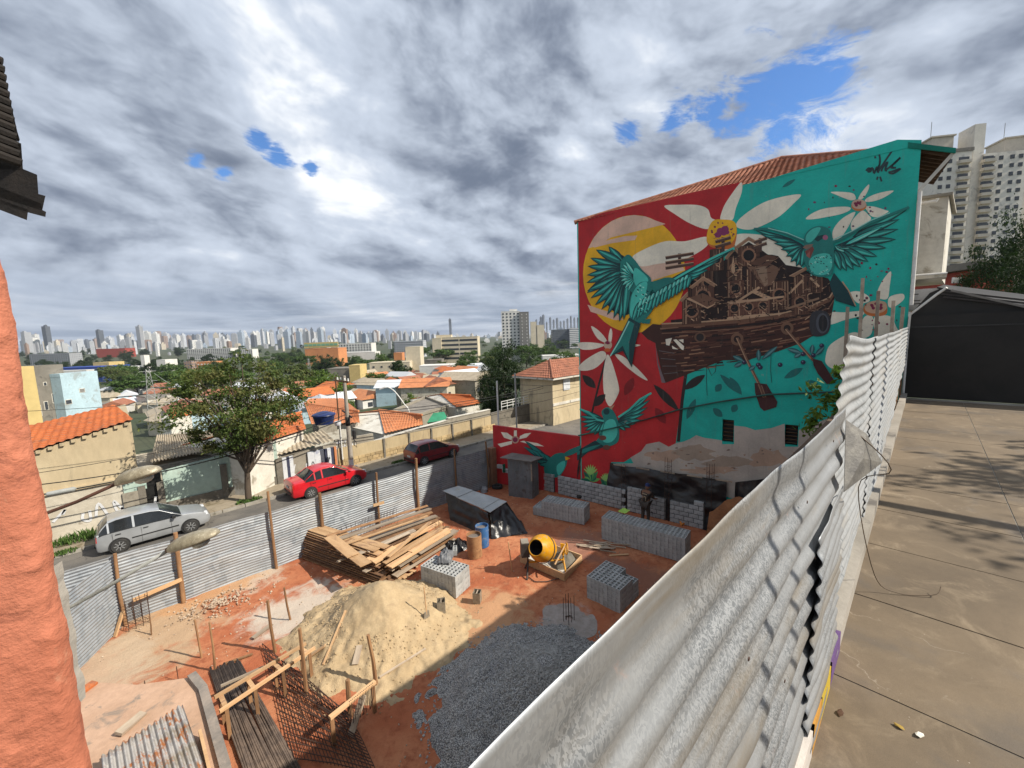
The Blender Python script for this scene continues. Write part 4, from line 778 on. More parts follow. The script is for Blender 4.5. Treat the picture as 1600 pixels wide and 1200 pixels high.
# ------------------------------------------------------------------ left edge: rough orange wall, eave, floodlights
def make_left():
    m, t, bs = material('orange_render'); co = geoco(t)
    n = t.noise(co, 5, 6, 0.6); f = t.noise(co, 30, 5, 0.65)
    col = t.mix(t.ramp(n, 0.3, 0.7), (0.46, 0.16, 0.092), (0.37, 0.118, 0.064)); col = t.mix(.45, col, t.mix(f, (.5, .5, .5), (1.5, 1.5, 1.5)), 'MULTIPLY')
    col = t.mix(t.math('MULTIPLY', t.ramp(t.noise(co, 11, 7, .7, .5), .56, .66), .55), col, (.19, .058, .034)); col = t.mix(t.math('MULTIPLY', t.ramp(t.noise(t.mapping(co, (1, 1, .4), loc=(4, 2, 1)), 7, 7, .7, .4), .60, .70), .5), col, (.48, .26, .165))
    t.put(bs.inputs['Base Color'], col); bs.inputs['Roughness'].default_value = .85; bump(t, bs, t.math('ADD', f, t.math('MULTIPLY', t.noise(co, 110, 3, .6), .5)), .7, .008)
    w = thing_w('rough_wall', 'rough orange rendered wall corner close on the left', 'wall', (-.8, 1.6, GZ))
    mb = MB(); Y = 1.49; X = -.152
    def lump(a, z): v = fbm(a * 12, z * 12, 3.3, 4); q = mnoise.noise(Vector((a * 34, z * 34, 1))); return .0045 * v + .007 * max(0, q - .1)
    n1, nz = 60, 300
    def front(u, v):
        z = -2.1 + 2.75 * v; s_ = u * u * 1.0                      # s_: distance left from the corner, last strip wraps the arris
        e = lump(s_, z); ed = .007 * fbm(z * 3, 9.1, o=5) + .002 * fbm(z * 25, 2.2)
        xr = X + ed - .03 * max(0, -z - .75) * 0
        if s_ < .06: a = (1 - s_ / .06) * 1.35; return (xr - .05 + .05 * math.sin(a) + e * .5, Y + .05 - .05 * math.cos(a) - e, z)
        return (xr - s_ + .01, Y - e, z)
    mb.grid(front, n1 * 2, nz); mb.build('render_coat', 'orange_render', w, True)
    b = MB(); b.box((X - .52, Y + .10, -.7), (.96, .12, 2.8)); b.build('masonry', 'white_plaster', w)
    b = MB()
    b.grid(lambda u, v: (X - .012 +   .006 * fbm(v * 5, 1.0) + .018 * u, Y + .06 + .03 * u, -.95 + .40 * v), 4, 60); b.build('bare_edge', 'plaster_grey', w, True)
    b = MB(); b.box((-1.6, 5.1, -3.9), (1.4, 6.9, 9.2)); tag(b.build('neighbour_house', 'white_plaster'), 'plastered neighbour house flank hidden behind the orange wall', 'house')
    # old eave: rafters, boards and scalloped tiles seen against the sky
    e = thing_w('old_eave', 'dark weathered timber eave with scalloped tiles against the sky', 'eave', (-.6, 6.5, 2.2))
    D = 4.0
    def S(px, py, d=D): return AT(px, py, d)
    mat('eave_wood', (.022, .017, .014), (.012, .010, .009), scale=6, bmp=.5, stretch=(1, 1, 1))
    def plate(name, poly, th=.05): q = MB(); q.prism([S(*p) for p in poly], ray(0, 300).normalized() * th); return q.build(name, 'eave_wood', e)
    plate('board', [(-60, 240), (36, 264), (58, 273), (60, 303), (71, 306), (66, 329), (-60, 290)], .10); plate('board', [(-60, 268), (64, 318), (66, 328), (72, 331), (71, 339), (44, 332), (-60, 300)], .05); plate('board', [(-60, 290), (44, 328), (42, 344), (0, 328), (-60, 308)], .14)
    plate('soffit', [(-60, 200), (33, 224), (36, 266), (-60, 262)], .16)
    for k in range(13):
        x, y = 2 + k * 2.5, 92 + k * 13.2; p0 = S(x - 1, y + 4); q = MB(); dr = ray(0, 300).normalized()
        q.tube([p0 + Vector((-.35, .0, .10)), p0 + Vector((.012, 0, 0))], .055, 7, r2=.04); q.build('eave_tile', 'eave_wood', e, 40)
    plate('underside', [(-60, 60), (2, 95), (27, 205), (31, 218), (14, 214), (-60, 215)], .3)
    # two floodlights on bent arms fixed to the neighbour house
    mat('lamp_shell', (.40, .36, .27), (.27, .235, .17), scale=14, rough=.5, metal=.25, c3=(.5, .46, .36)); mat('lamp_glass', (.55, .52, .45), (.4, .38, .33), rough=.25, bmp=0)
    mat('arm_brown', (.13, .06, .045), (.08, .04, .03), rough=.6); mat('arm_grey', (.36, .37, .36), (.26, .27, .26), rough=.5)
    for (a0, a1, tip, am, lab) in (((56, 808), (186, 754), (246, 734), 'arm_brown', 'upper weathered floodlight on a brown arm above the street'), ((80, 965), (266, 858), (340, 832), 'arm_grey', 'lower weathered floodlight on a pale grey arm above the tin fence')):
        L = thing_w('floodlight', lab, 'lamp', AT(*a0, 4.9), 'floodlights on the neighbour house')
        p0, p1, p2 = AT(*a0, 4.95), AT(*a1, 4.8), AT(*tip, 4.7)
        q = MB(); q.tube([p0 + Vector((-.16, .1, -.12)), p0, p0.lerp(p1, .5) + Vector((0, 0, -.02)), p1], .021, 8); q.build('arm', am, L, True)
        q = MB(); dx = (p2 - p1).normalized(); sd = dx.cross(Vector((0, 0, 1))).normalized(); up = sd.cross(dx); ln = (p2 - p1).length
        prof = [(0, .05, .05), (.08, .085, .08), (.25, .125, .11), (.5, .14, .115), (.75, .13, .10), (.92, .09, .07), (1, .03, .03)]; n = 18; vs = []; fs = []
        for t_, wd, hg in prof:
            for k in range(n): a = 2 * math.pi * k / n; c_, s_ = math.cos(a), math.sin(a); vs.append(p1 + dx * (ln * t_) + sd * (wd * c_) + up * (hg * s_ if s_ > 0 else hg * .32 * s_) + up * (-.01))
        for i in range(len(prof) - 1):
            for k in range(n): fs.append((i * n + k, i * n + (k + 1) % n, (i + 1) * n + (k + 1) % n, (i + 1) * n + k))
        fs += [tuple(range(n)), tuple((len(prof) - 1) * n + k for k in range(n))]; q.add(vs, fs); q.build('housing', 'lamp_shell', L, True)
        q = MB(); q.lathe([(.09, 0), (.085, -.03), (.05, -.055), (.01, -.06)], 16, p1 + dx * ln * .62 + up * -.04, Matrix((dx, sd, up)).transposed()); q.build('glass', 'lamp_glass', L, True)
        q = MB(); q.tube([p1 - dx * .04, p1 + dx * .05], .034, 8); q.build('socket', 'arm_brown', L, True)
make_left()

# ------------------------------------------------------------------ the building site
rs = random.Random(21)
mat('concrete_block', (0.40, 0.405, 0.40), (0.32, 0.325, 0.32), scale=6, rand=.13, bmp=.4, bscale=60, c3=(.22, .22, .22))
mat('mortar', (0.07, 0.068, 0.065), (0.10, 0.095, 0.09), scale=5)
mat('sand_mat', (0.45, 0.34, 0.205), (0.375, 0.275, 0.16), scale=2.2, world=True, bmp=.9, bscale=45, bdist=.02, c3=(.36, .265, .16))
mat('timber_bark', (0.20, 0.115, 0.065), (0.13, 0.07, 0.04), scale=5, rand=.2, bmp=.5)
def gravel_mat():
    m, t, bs = material('gravel_mat'); co = geoco(t)
    v = t.voro(co, 42, 'F1'); vc = t.sep(t.voro(co, 42, 'F1', 'Color'))[0]; n = t.noise(co, 1.5, 4)
    col = t.mix(vc, (0.33, 0.325, 0.31), (0.62, 0.61, 0.59)); col = t.mix(t.ramp(v, .3, .75), col, (.12, .12, .125)); col = t.mix(t.ramp(n, .4, .7), col, t.mix(1, col, (.78, .78, .8), 'MULTIPLY'))
    t.put(bs.inputs['Base Color'], col); bs.inputs['Roughness'].default_value = .9; bump(t, bs, t.math('SUBTRACT', 1, v), 1.0, .03)
gravel_mat()

def make_site_fence():
    f = thing_w('site_fence', 'corrugated tin fence with timber posts between site and street', 'fence', (6, 17.15, GZ))
    Y = 17.15
    posts = [((180, 865), (195, 971)), ((275, 832), (287, 940)), ((418, 768), (432, 886)), ((500, 770), (504, 832)), ((588, 738), (592, 807)), ((650, 716), (654, 787)), ((709, 702), (713, 762)), ((757, 690), (764, 771))]
    xs = []
    for i, (tp, bt) in enumerate(posts):
        x = WY(*bt, Y - .12).x; zt = WY(*tp, Y - .12).z; xs.append(x)
        p = MB(); r_ = .075 if i in (1, 3, 5) else .055
        p.tube([(x, Y - .12, GZ - .1), (x + rs.uniform(-.03, .03), Y - .12, (GZ + zt) / 2), (x + (WY(*tp, Y - .12).x - x) * .6, Y - .12 + rs.uniform(-.03, .03), zt)], r_, 8, r2=r_ * .85); p.build('post', 'wood_stake', f, 50)
    edges = [-9, -4.2, xs[0], xs[1], xs[2], xs[3], xs[4], xs[5], xs[6], 14.7]
    for i, (a, b) in enumerate(zip(edges, edges[1:])):
        for k, (zb, zt) in enumerate(((GZ - .04, GZ + 1.12), (GZ + 1.08, GZ + 2.22))):
            mb = corrugated(a - .12, b + .12, lambda x: zt + .02 * math.sin(x * 2 + i), zb, Y + .03 * k + .012 * (i % 2), pitch=.1, amp=.0085, nx=10, warp=.035, seed=i * 3 + k); mb.build('tin_sheet', 'galvanised_site', f, True)
    for a, b in (((208, 938), (284, 905)),): p = MB(); p.bar(WY(*a, Y - .2), WY(*b, Y - .2), .05, .12); p.build('rail', 'wood_pale', f)
    p = MB(); p.bar(WY(583, 790, Y - .25), WY(600, 785, Y - .25), .06, .12); p.build('rail', 'wood_pale', f)
    s = thing_w('leaning_tin_panel', 'weathered tin panel closing the left corner of the site', 'fence', (-1.1, 16, GZ))
    A = Vector((-.62, 16.9, 0)); B = Vector((-1.95, 14.6, 0))
    mb = MB(); d = (B - A); n = Vector((d.y, -d.x, 0)).normalized()
    mb.grid(lambda u, v: tuple(A + d * u + n * (.014 * math.sin(2 * math.pi * v * 2.2 / .1)) + Vector((0, 0, GZ + .03 + 2.2 * v + .02 * u))), 6, 176); mb.build('tin_sheet', 'galvanised_site', s, True)
    p = MB(); p.bar(G(176, 995) + Vector((.05, -.05, 0)), WY(192, 955, 16.7), .09, .05); p.build('prop', 'wood_pale', s)
    c = MB(); c.box((14.95, 17.05, GZ + 1.1), (.35, .35, 2.3)); tag(c.build('corner_pier', mat('earth_pier', (.24, .12, .07), (.15, .08, .05), scale=2)), 'brown brick pier at the far corner of the tin fence', 'pier')
make_site_fence()

def heap(name, c, rx, ry, h, m, label, seed, rot=0.0, res=.07, pw=1.15, ridge=None):
    mb = MB(); n = int(2 * 1.25 * max(rx, ry) / res); c = Vector(c); ca, sa = math.cos(rot), math.sin(rot)
    def fn(u, v):
        a, b = (u - .5) * 2.5 * rx, (v - .5) * 2.5 * ry; x, y = c.x + a * ca - b * sa, c.y + a * sa + b * ca
        d = math.hypot(a / rx, b / ry); d *= 1 + .16 * fbm(x * .9 + seed, y * .9) + .06 * fbm(x * 4, y * 4, seed); k = max(0, 1 - d)
        z = h * (k ** pw) * (1.0 if k < .85 else 1 - (k - .85) * .5)
        pit = mnoise.noise(Vector((x * 3.1, y * 3.1, seed))); e = (.022 * fbm(x * 2.2, y * 2.2, seed) + .02 * fbm(x * 8, y * 8, seed) + .012 * fbm(x * 22, y * 22, seed) - .12 * max(0, pit - .42)) * min(1, k * 5)
        return (x, y, GZ - .05 + z + e + .06 * min(1, k * 9))
    mb.grid(fn, n, n); o = mb.build(name, m, None, True); tag(o, label, name.split('_')[0] if False else 'heap'); return o
heap('sand_heap', (5.0, 11.0, 0), 2.5, 2.8, 1.5, 'sand_mat', 'large heap of yellow sand in the middle of the site', 4, rot=.5, res=.045, pw=1.45)
heap('gravel_heap', (6.35, 5.7, 0), 2.65, 2.85, 1.25, 'gravel_mat', 'dark grey gravel heap lying in the shadow by the terrace', 9, rot=.3, res=.045, pw=1.05)
def strew(name, cx, cy, r0, r1, n, s0, s1, m, label):
    mb = MB(); o = bpy.data.objects.get(name)
    for i in range(n):
        a, d = rs.uniform(0, 6.283), r0 + (r1 - r0) * rs.random() ** 1.6; x, y = cx + d * math.cos(a), cy + d * math.sin(a); s_ = rs.uniform(s0, s1)
        ok, loc, nn, ix = o.ray_cast(Vector((x, y, -5)), Vector((0, 0, -1))); z = max(loc.z if ok else -99, soil_h(x, y)); mb.box((x, y, z + s_ * .2), (s_, s_ * rs.uniform(.5, 1), s_ * .6), Matrix.Rotation(rs.uniform(0, 3), 3, (rs.random(), rs.random(), rs.random() + .1)))
    tag(mb.build('loose_' + name.split('_')[0], m), label, 'grains', kind='stuff')
strew('gravel_heap', 6.35, 5.7, .2, 2.9, 6500, .018, .05, 'gravel_stone', 'loose gravel stones on and round the grey heap') if mat('gravel_stone', (.37, .365, .35), (.25, .246, .236), scale=8, world=True) else None
strew('sand_heap', 5.05, 10.95, 1.2, 3.0, 900, .015, .045, 'sand_mat', 'crumbs of sand strewn round the sand heap')
def make_rubble():
    mb = MB(); c = G(340, 945)
    for i in range(420):
        a, d = rs.uniform(0, 6.28), abs(rs.gauss(0, .5)); s_ = rs.uniform(.015, .06); x, y = c.x + d * 1.6 * math.cos(a), c.y + d * .9 * math.sin(a)
        mb.box((x, y, soil_h(x, y) + s_ * .3 + max(0, .08 - d * .08)), (s_, s_ * rs.uniform(.5, 1), s_ * .7), Matrix.Rotation(rs.uniform(0, 3), 3, (rs.random(), rs.random(), rs.random() + .1)))
    for i in range(900):
        x, y = rs.uniform(-3, 16), rs.uniform(6, 16.8); s_ = rs.uniform(.01, .045)
        mb.box((x, y, soil_h(x, y) + s_ * .2), (s_, s_ * rs.uniform(.5, 1), s_ * .6), Matrix.Rotation(rs.uniform(0, 3), 3, (rs.random(), rs.random(), rs.random() + .1)))
    mat('rubble_mat', (0.46, 0.38, 0.29), (0.33, 0.23, 0.16), scale=3, world=True)
    tag(mb.build('rubble', 'rubble_mat'), 'pale rubble and stones scattered over the red earth', 'rubble', kind='stuff')
make_rubble()

# ---- hollow concrete blocks
def block_mesh(L=.39, W=.145, H=.185, holes=3):
    mb = MB(); mb.add([(0, 0, 0), (L, 0, 0), (L, W, 0), (0, W, 0), (0, 0, H), (L, 0, H), (L, W, H), (0, W, H)], [(3, 2, 1, 0), (0, 1, 5, 4), (1, 2, 6, 5), (2, 3, 7, 6), (3, 0, 4, 7)])
    t = .026; xs = [0]; w = (L - t * (holes + 1)) / holes
    for k in range(holes): xs += [t + k * (w + t), t + k * (w + t) + w]
    xs.append(L); ys = [0, t, W - t, W]
    for i in range(len(xs) - 1):
        for j in range(3):
            q = [(xs[i], ys[j]), (xs[i + 1], ys[j]), (xs[i + 1], ys[j + 1]), (xs[i], ys[j + 1])]
            if j == 1 and i % 2 == 1:
                for (a, b), (c, d) in zip(q, q[1:] + q[:1]): mb.add([(a, b, H), (c, d, H), (c, d, .02), (a, b, .02)], [(0, 1, 2, 3)])
                mb.add([(a, b, .02) for a, b in q], [(0, 1, 2, 3)])
            else: mb.add([(a, b, H) for a, b in q], [(0, 1, 2, 3)])
    return mb
BLOCK = block_mesh().mesh('concrete_block', 'concrete_block')
REST = []
def stack(A, B, C, layers, label, group, drop=lambda i, j, k: False, ends=True):
    """blocks on edge A-B (their ends show) and B-C (their sides show); the shell is built block by block, the core as stuff"""
    A = Vector(A); B = Vector(B); C = Vector(C); e1 = (B - A); e1.z = 0; L1 = e1.length; e1.normalize(); e2 = Vector((-e1.y, e1.x, 0)); 
    if e2.dot(C - B) < 0: e2 = -e2
    L2 = abs((C - B).dot(e2)); n1 = max(2, round(L1 / .150)); n2 = max(1, round(L2 / .40)); ang = math.atan2(e2.y, e2.x)
    nn = 0; mirror = e1.cross(e2).z < 0
    for k in range(layers):
        for j in range(n2):
            for i in range(n1):
                if drop(i, j, k): continue
                p = A + e1 * (i * .150) + e2 * (j * .40); p.z = GZ + .005 + k * .19
                if not mirror: p = p + e1 * .145
                vis = j == 0 or i == n1 - 1 or k == layers - 1 or drop(i, j, k + 1)
                if not vis:
                    REST.append((p, ang)); continue
                o = link('concrete_block', BLOCK, None, (p.x + rs.uniform(-.006, .006), p.y + rs.uniform(-.006, .006), p.z)); o.rotation_euler = (0, 0, ang + rs.uniform(-.012, .012))
                tag(o, label, 'block', group); nn += 1
    return nn
NB = stack(G(659, 916), G(714, 936), G(736, 918), 4, 'hollow concrete block in the sunlit stack beside the sand heap', 'blocks of the sunlit stack')
NB += stack(G(917, 934), G(966, 958), G(995, 928), 4, 'hollow concrete block in the small square stack nearest the tin fence edge', 'blocks of the small square stack', drop=lambda i, j, k: k == 3 and j >= 2 and i > 4)
NB += stack(G(940, 842), G(1069, 880), G(1078, 866), 5, 'hollow concrete block in the longest stack behind the stick pile', 'blocks of the longest stack')
NB += stack(G(833, 804), G(912, 820), G(922, 808), 4, 'hollow concrete block in the stack below the block wall', 'blocks of the rear stack', drop=lambda i, j, k: k >= 2 and i < 3)
def make_rest():
    mb = MB()
    for p, a in REST: mb.box((0, 0, 0), (.38, .14, .18)); n = 8; r_ = Matrix.Rotation(a, 3, 'Z'); mb.v[-n:] = [tuple(r_ @ (Vector(v) + Vector((.19, .07, .09))) + p) for v in mb.v[-n:]]
    if REST: tag(mb.build('inner_blocks', 'concrete_block'), 'concrete blocks hidden inside the four stacks', 'blocks', kind='stuff')
make_rest()

def make_block_wall():
    w = thing_w('block_wall', 'half-built wall of grey concrete blocks in four lengths', 'wall', G(970, 792))
    P, Q = Vector((16.26, 14.7, GZ)), Vector((17.29, 6.2, GZ)); e = (Q - P).normalized(); n = Vector((e.y, -e.x, 0)); L = (Q - P).length
    if n.x > 0: n = -n
    def along(px, py): 
        r = ray(px, py); k = (P.dot(n)) / r.dot(n); return ((r * k) - P).dot(e)
    me = MB().box((.193, .07, .09), (.378, .14, .170), taper=.985).mesh('block', 'concrete_block'); half = MB().box((.095, .07, .09), (.18, .14, .170), taper=.98).mesh('block', 'concrete_block')
    for a, b, rows, lowp in ((842, 866, 5, None), (872, 975, 5, None), (980, 1040, 6, .52), (1047, 1101, 6, .0)):
        s0, s1 = along(a, 770), along(b, 800 if b > 950 else 775)
        mo = MB(); c = P + e * ((s0 + s1) / 2) - n * .085; mo.box(c + Vector((0, 0, (rows - 1) * .1)), (s1 - s0 - .03, .105, (rows - 1) * .2), math.atan2(e.y, e.x)); mo.build('mortar_core', 'mortar', w)
        for r_ in range(rows):
            s = s0 - (.2 if r_ % 2 else 0)
            while s < s1 - .1:
                hb = s < s0 - .05; st = s + .2 if hb else s
                if st + .39 > s1 + .12 and not hb: pass
                if not (lowp is not None and r_ == rows - 1 and ((lowp > 0 and (st - s0) / (s1 - s0) > lowp) or (lowp == 0 and (st - s0) / (s1 - s0) < .68))):
                    short = hb or st + .39 > s1 + .05
                    o = link('block', half if short else me, w); q = P + e * st + n * (.0 + rs.uniform(-.004, .004)); o.matrix_basis = Matrix.Translation((q.x, q.y, GZ + .01 + r_ * .2)) @ Matrix.Rotation(math.atan2(e.y, e.x), 4, 'Z') @ Matrix.Translation((0, 0 if True else 0, 0))
                s += .40
make_block_wall()

def cage(name, base, h, n, w, label, d=None, parent=None, stir=.2, m='rebar_rust', r=.009):
    t = thing(name, label, 'rebar', tuple(base)); d = d or w
    for i in range(n):
        x, y = (-w / 2 + w * (i // 2) / max(1, (n + 1) // 2 - 1), -d / 2 if i % 2 == 0 else d / 2)
        b = MB(); b.tube([(x, y, -.05), (x + rs.uniform(-.02, .02), y + rs.uniform(-.02, .02), h * rs.uniform(.93, 1.02))], r, 5); b.build('bar', m, t)
    z = .1
    while z < h * .9 and stir:
        b = MB(); q = [(-w / 2, -d / 2, z), (w / 2, -d / 2, z), (w / 2, d / 2, z), (-w / 2, d / 2, z), (-w / 2, -d / 2, z)]; b.tube(q, r * .7, 4); b.build('stirrup', m, t); z += stir
    return t
def make_cages():
    def onw(px, py, back=.35): p = G(px, py); return p + Vector((back, .04, 0))
    for px, py, h, lab in ((976, 796, 2.2, 'rusty rebar cage rising between wall lengths left of the bricklayer'), (1043, 814, 2.9, 'rusty rebar cage between wall lengths right of the bricklayer'), (1110, 826, 3.0, 'widest rusty rebar cage at the right end of the block wall')):
        cage('rebar_cage', onw(px, py, .1), h, 6 if px > 1100 else 4, .5 if px > 1100 else .26, lab, d=.2)
    cage('rebar_starter', G(889, 972), .85, 6, .26, 'rusty starter bars standing in a pale concrete footing', d=.2, stir=0)
    cage('rebar_starter', G(688, 848), .95, 6, .34, 'starter bars standing behind the sunlit block stack', d=.12, stir=0)
    cage('rebar_starter', G(255, 1075), .4, 4, .6, 'short starter bars in the beige slab at lower left', d=.05, stir=0)
    cage('rebar_cage', G(218, 972) + Vector((0, -.2, 0)), .95, 8, .5, 'small rebar cage standing at the foot of the left fence', d=.3, stir=.1)
    for a, b, lab in (((470, 862), (540, 822), 'wire stirrup lattice leaning on the tin fence by the timber stack'), ((545, 822), (590, 800), 'wire stirrup lattice leaning on the tin fence by the second post')):
        t = thing_w('wire_lattice', lab, 'rebar', G(*a)); p, q = G(*a), G(*b); p.y = q.y = 16.85
        for k in range(12): u = k / 11; m = MB(); c = p.lerp(q, u); m.tube([c, c + Vector((.05, .12, .75))], .008, 4); m.build('bar', 'rebar_rust', t)
        for k in range(4): m = MB(); z = Vector((.02, .04 + .03 * k, .12 + k * .2)); m.tube([p + z, q + z], .008, 4); m.build('bar', 'rebar_rust', t)
    f = MB(); q = G(889, 968); f.grid(lambda u, v: (q.x + (.12 + .72 * v) * math.cos(u * 6.2832) * (1 + .1 * math.sin(u * 31)), q.y + (.12 + .72 * v) * math.sin(u * 6.2832) * (1 + .1 * math.cos(u * 25)), GZ + .05 - .06 * v), 40, 3); tag(f.build('concrete_footing', mat('footing', (.34, .30, .275), (.25, .215, .19), scale=4, world=True), None, True), 'round pale concrete footing with starter bars', 'footing')
make_cages()

def make_plastic():
    t = thing_w('plastic_sheet', 'black plastic sheeting hung over the foot of the mural wall', 'tarpaulin', MF(8, GZ))
    a, b, c, d = MS(955, 722), MS(1137, 748), MS(1135, 830), MS(948, 790)
    mb = MB(); mb.grid(lambda u, v: tuple(MF((a[0] + (b[0] - a[0]) * u) * (1 - v) + (d[0] + (c[0] - d[0]) * u) * v, (a[1] + (b[1] - a[1]) * u) * (1 - v) + (GZ - .05) * v - .06 * abs(math.sin(u * 9)) * (1 - v), .12 + .09 * fbm(u * 5, v * 4, 2) + .25 * v)), 50, 30); mb.build('sheet', 'black_plastic', t, True)
    for k in range(5): u = .04 + .22 * k; p = MB(); p.bar(MF(a[0] + (b[0] - a[0]) * u, a[1] + (b[1] - a[1]) * u - .03, .2), MF(a[0] + (b[0] - a[0]) * (u + .12), a[1] + (b[1] - a[1]) * (u + .12) - .04, .2), .03, .06); p.build('batten', 'wood_grey', t)
    a, b = MS(1150, 752), MS(1205, 745); mb = MB(); mb.grid(lambda u, v: tuple(MF(a[0] + (b[0] - a[0]) * u, (a[1] + (b[1] - a[1]) * u) * (1 - v) + (GZ) * v, .15 + .08 * fbm(u * 4, v * 4, 7) + .2 * v)), 24, 24); mb.build('sheet', 'black_plastic', t, True)
    mb = MB(); A, B = MF(6.1, 0, .45), MF(2.0, 0, .45)
    mb.grid(lambda u, v: (A.lerp(B, u) + MN * (1.5 * (1 - v) * (1 + .25 * fbm(u * 3, v * 3)) - .1) * (0.35 + .65 * min(1, u * 3)) + Vector((0, 0, GZ - .1 + v * (1.9 + .3 * fbm(u * 5, v * 3, 4)) * min(1, .5 + u * 2)))), 30, 24)
    tag(mb.build('earth_bank', mat('earth_orange', (.30, .125, .05), (.20, .08, .035), scale=1.5, world=True, bmp=.9, bscale=6, bdist=.08), None, True), 'cut bank of orange earth right of the block wall', 'earth')
make_plastic()

def make_shed():
    t = thing_w('tin_shed', 'grey sheet-metal privy with a sloping roof in the far corner', 'shed', G(815, 778))
    a, b, c = Vector((14.46, 15.27, 0)), Vector((14.96, 14.01, 0)), Vector((15.75, 14.25, 0)); e = (b - a); f = (c - b); d = a + f
    mat('shed_grey', (.19, .20, .21), (.135, .145, .15), scale=2, rough=.5, metal=.2, c3=(.11, .10, .09))
    H = 2.1
    def wall(p, q, h0, h1, n): m = MB(); nn = Vector((q.y - p.y, p.x - q.x, 0)).normalized(); m.grid(lambda u, v: tuple(p.lerp(q, u) + nn * (.018 * math.sin(u * n * 6.283)) + Vector((0, 0, GZ + (h0 + (h1 - h0) * u) * v))), n * 6, 2); return m
    wall(a, b, H, H - .05, 6).build('wall', 'shed_grey', t); wall(b, c, H - .05, H - .2, 4).build('wall', 'shed_grey', t); wall(c, d, H - .2, H - .1, 4).build('wall', 'shed_grey', t); wall(d, a, H - .1, H, 4).build('wall', 'shed_grey', t)
    m = MB(); r0 = [a + Vector((-.3, .25, GZ + H + .02)), b + Vector((-.2, -.2, GZ + H - .02)), c + Vector((.3, -.1, GZ + H - .16)), d + Vector((.1, .3, GZ + H - .05))]; m.prism(r0, (0, 0, .04)); m.build('roof', mat('shed_roof', (.19, .17, .155), (.12, .11, .10), scale=3), t)
    m = MB(); m.bar(b + Vector((-.03, -.02, GZ + 1)), b + Vector((-.03, -.02, GZ + 1.9)), .05, .05); m.build('corner_post', 'wood_grey', t)
    # low red wall with its own painted flower and birds
    w = thing_w('low_red_wall', 'low red wall with a painted flower and bird beside the mural', 'wall', (16.2, 14.8, GZ))
    A, B = Vector((16.96, 12.42, 0)), Vector((15.3, 17.3, 0)); dd = (B - A).normalized(); nn = Vector((-dd.y, dd.x, 0)); nn = nn if nn.x < 0 else -nn
    z1, z0 = -5.30, -5.05
    m = MB(); m.prism([A + Vector((0, 0, GZ)), B + Vector((0, 0, GZ)), B + Vector((0, 0, z0)), A + Vector((0, 0, z1))], nn * -.15); m.c = [RED] * len(m.f); m.build('wall', 'wall_paint', w)
    P = Paint()
    def fr(px, py, o): r = ray(px, py); q = A + nn * o; return r * (q.dot(nn) / r.dot(nn))
    def U(*p): return [(700 + x / 4, 480 + y / 4) for x, y in p]
    for q in (((330, 780), (370, 785), (410, 815), (395, 830), (350, 815)), ((412, 770), (430, 770), (430, 815), (412, 815)), ((520, 785), (490, 815), (445, 825), (450, 805), (480, 790)), ((310, 855), (400, 835), (400, 855), (330, 875)), ((600, 870), (540, 865), (450, 840), (470, 835), (560, 850))): P.poly(U(*q), CREAM, frame=fr)
    P.ell(*U((420, 828))[0], 6, 6, (.5, .3, .22), 12, frame=fr); P.ell(*U((420, 828))[0], 4, 4, MAG, 12, frame=fr)
    for tp in ((480, 835), (470, 870), (520, 890), (560, 900), (600, 920), (545, 960), (570, 985)): q = U((660, 980), tp); P.leaf(q[0], q[1], 9, DK, frame=fr); P.leaf(q[0], q[1], 5, MDG, frame=fr)
    P.poly(U((600, 1000), (650, 930), (700, 910), (735, 920), (745, 960), (730, 1010), (690, 1060), (620, 1060)), MDG, 4, frame=fr); P.poly(U((680, 990), (730, 960), (725, 1010), (690, 1050)), LTG, 4, frame=fr); P.poly(U((730, 930), (765, 945), (735, 958)), ORG, frame=fr)
    for a_, b_ in (((850, 860), (740, 930)), ((830, 870), (700, 940))): q = U(a_, b_); P.leaf(q[0], q[1], 8, MDG, frame=fr)
    P.mb.build('painted_figures', 'wall_paint', w)
    for k in range(6): m = MB(); q = A.lerp(B, .55 + .07 * k); m.box(q + nn * .2 + Vector((0, 0, GZ + .12 + .2 * k)), (.19, .4, .19), math.atan2(dd.y, dd.x) - 1.57); tag(m.build('loose_block', 'concrete_block'), 'grey concrete block stacked beside the tin privy', 'block', 'blocks beside the privy')
make_shed()

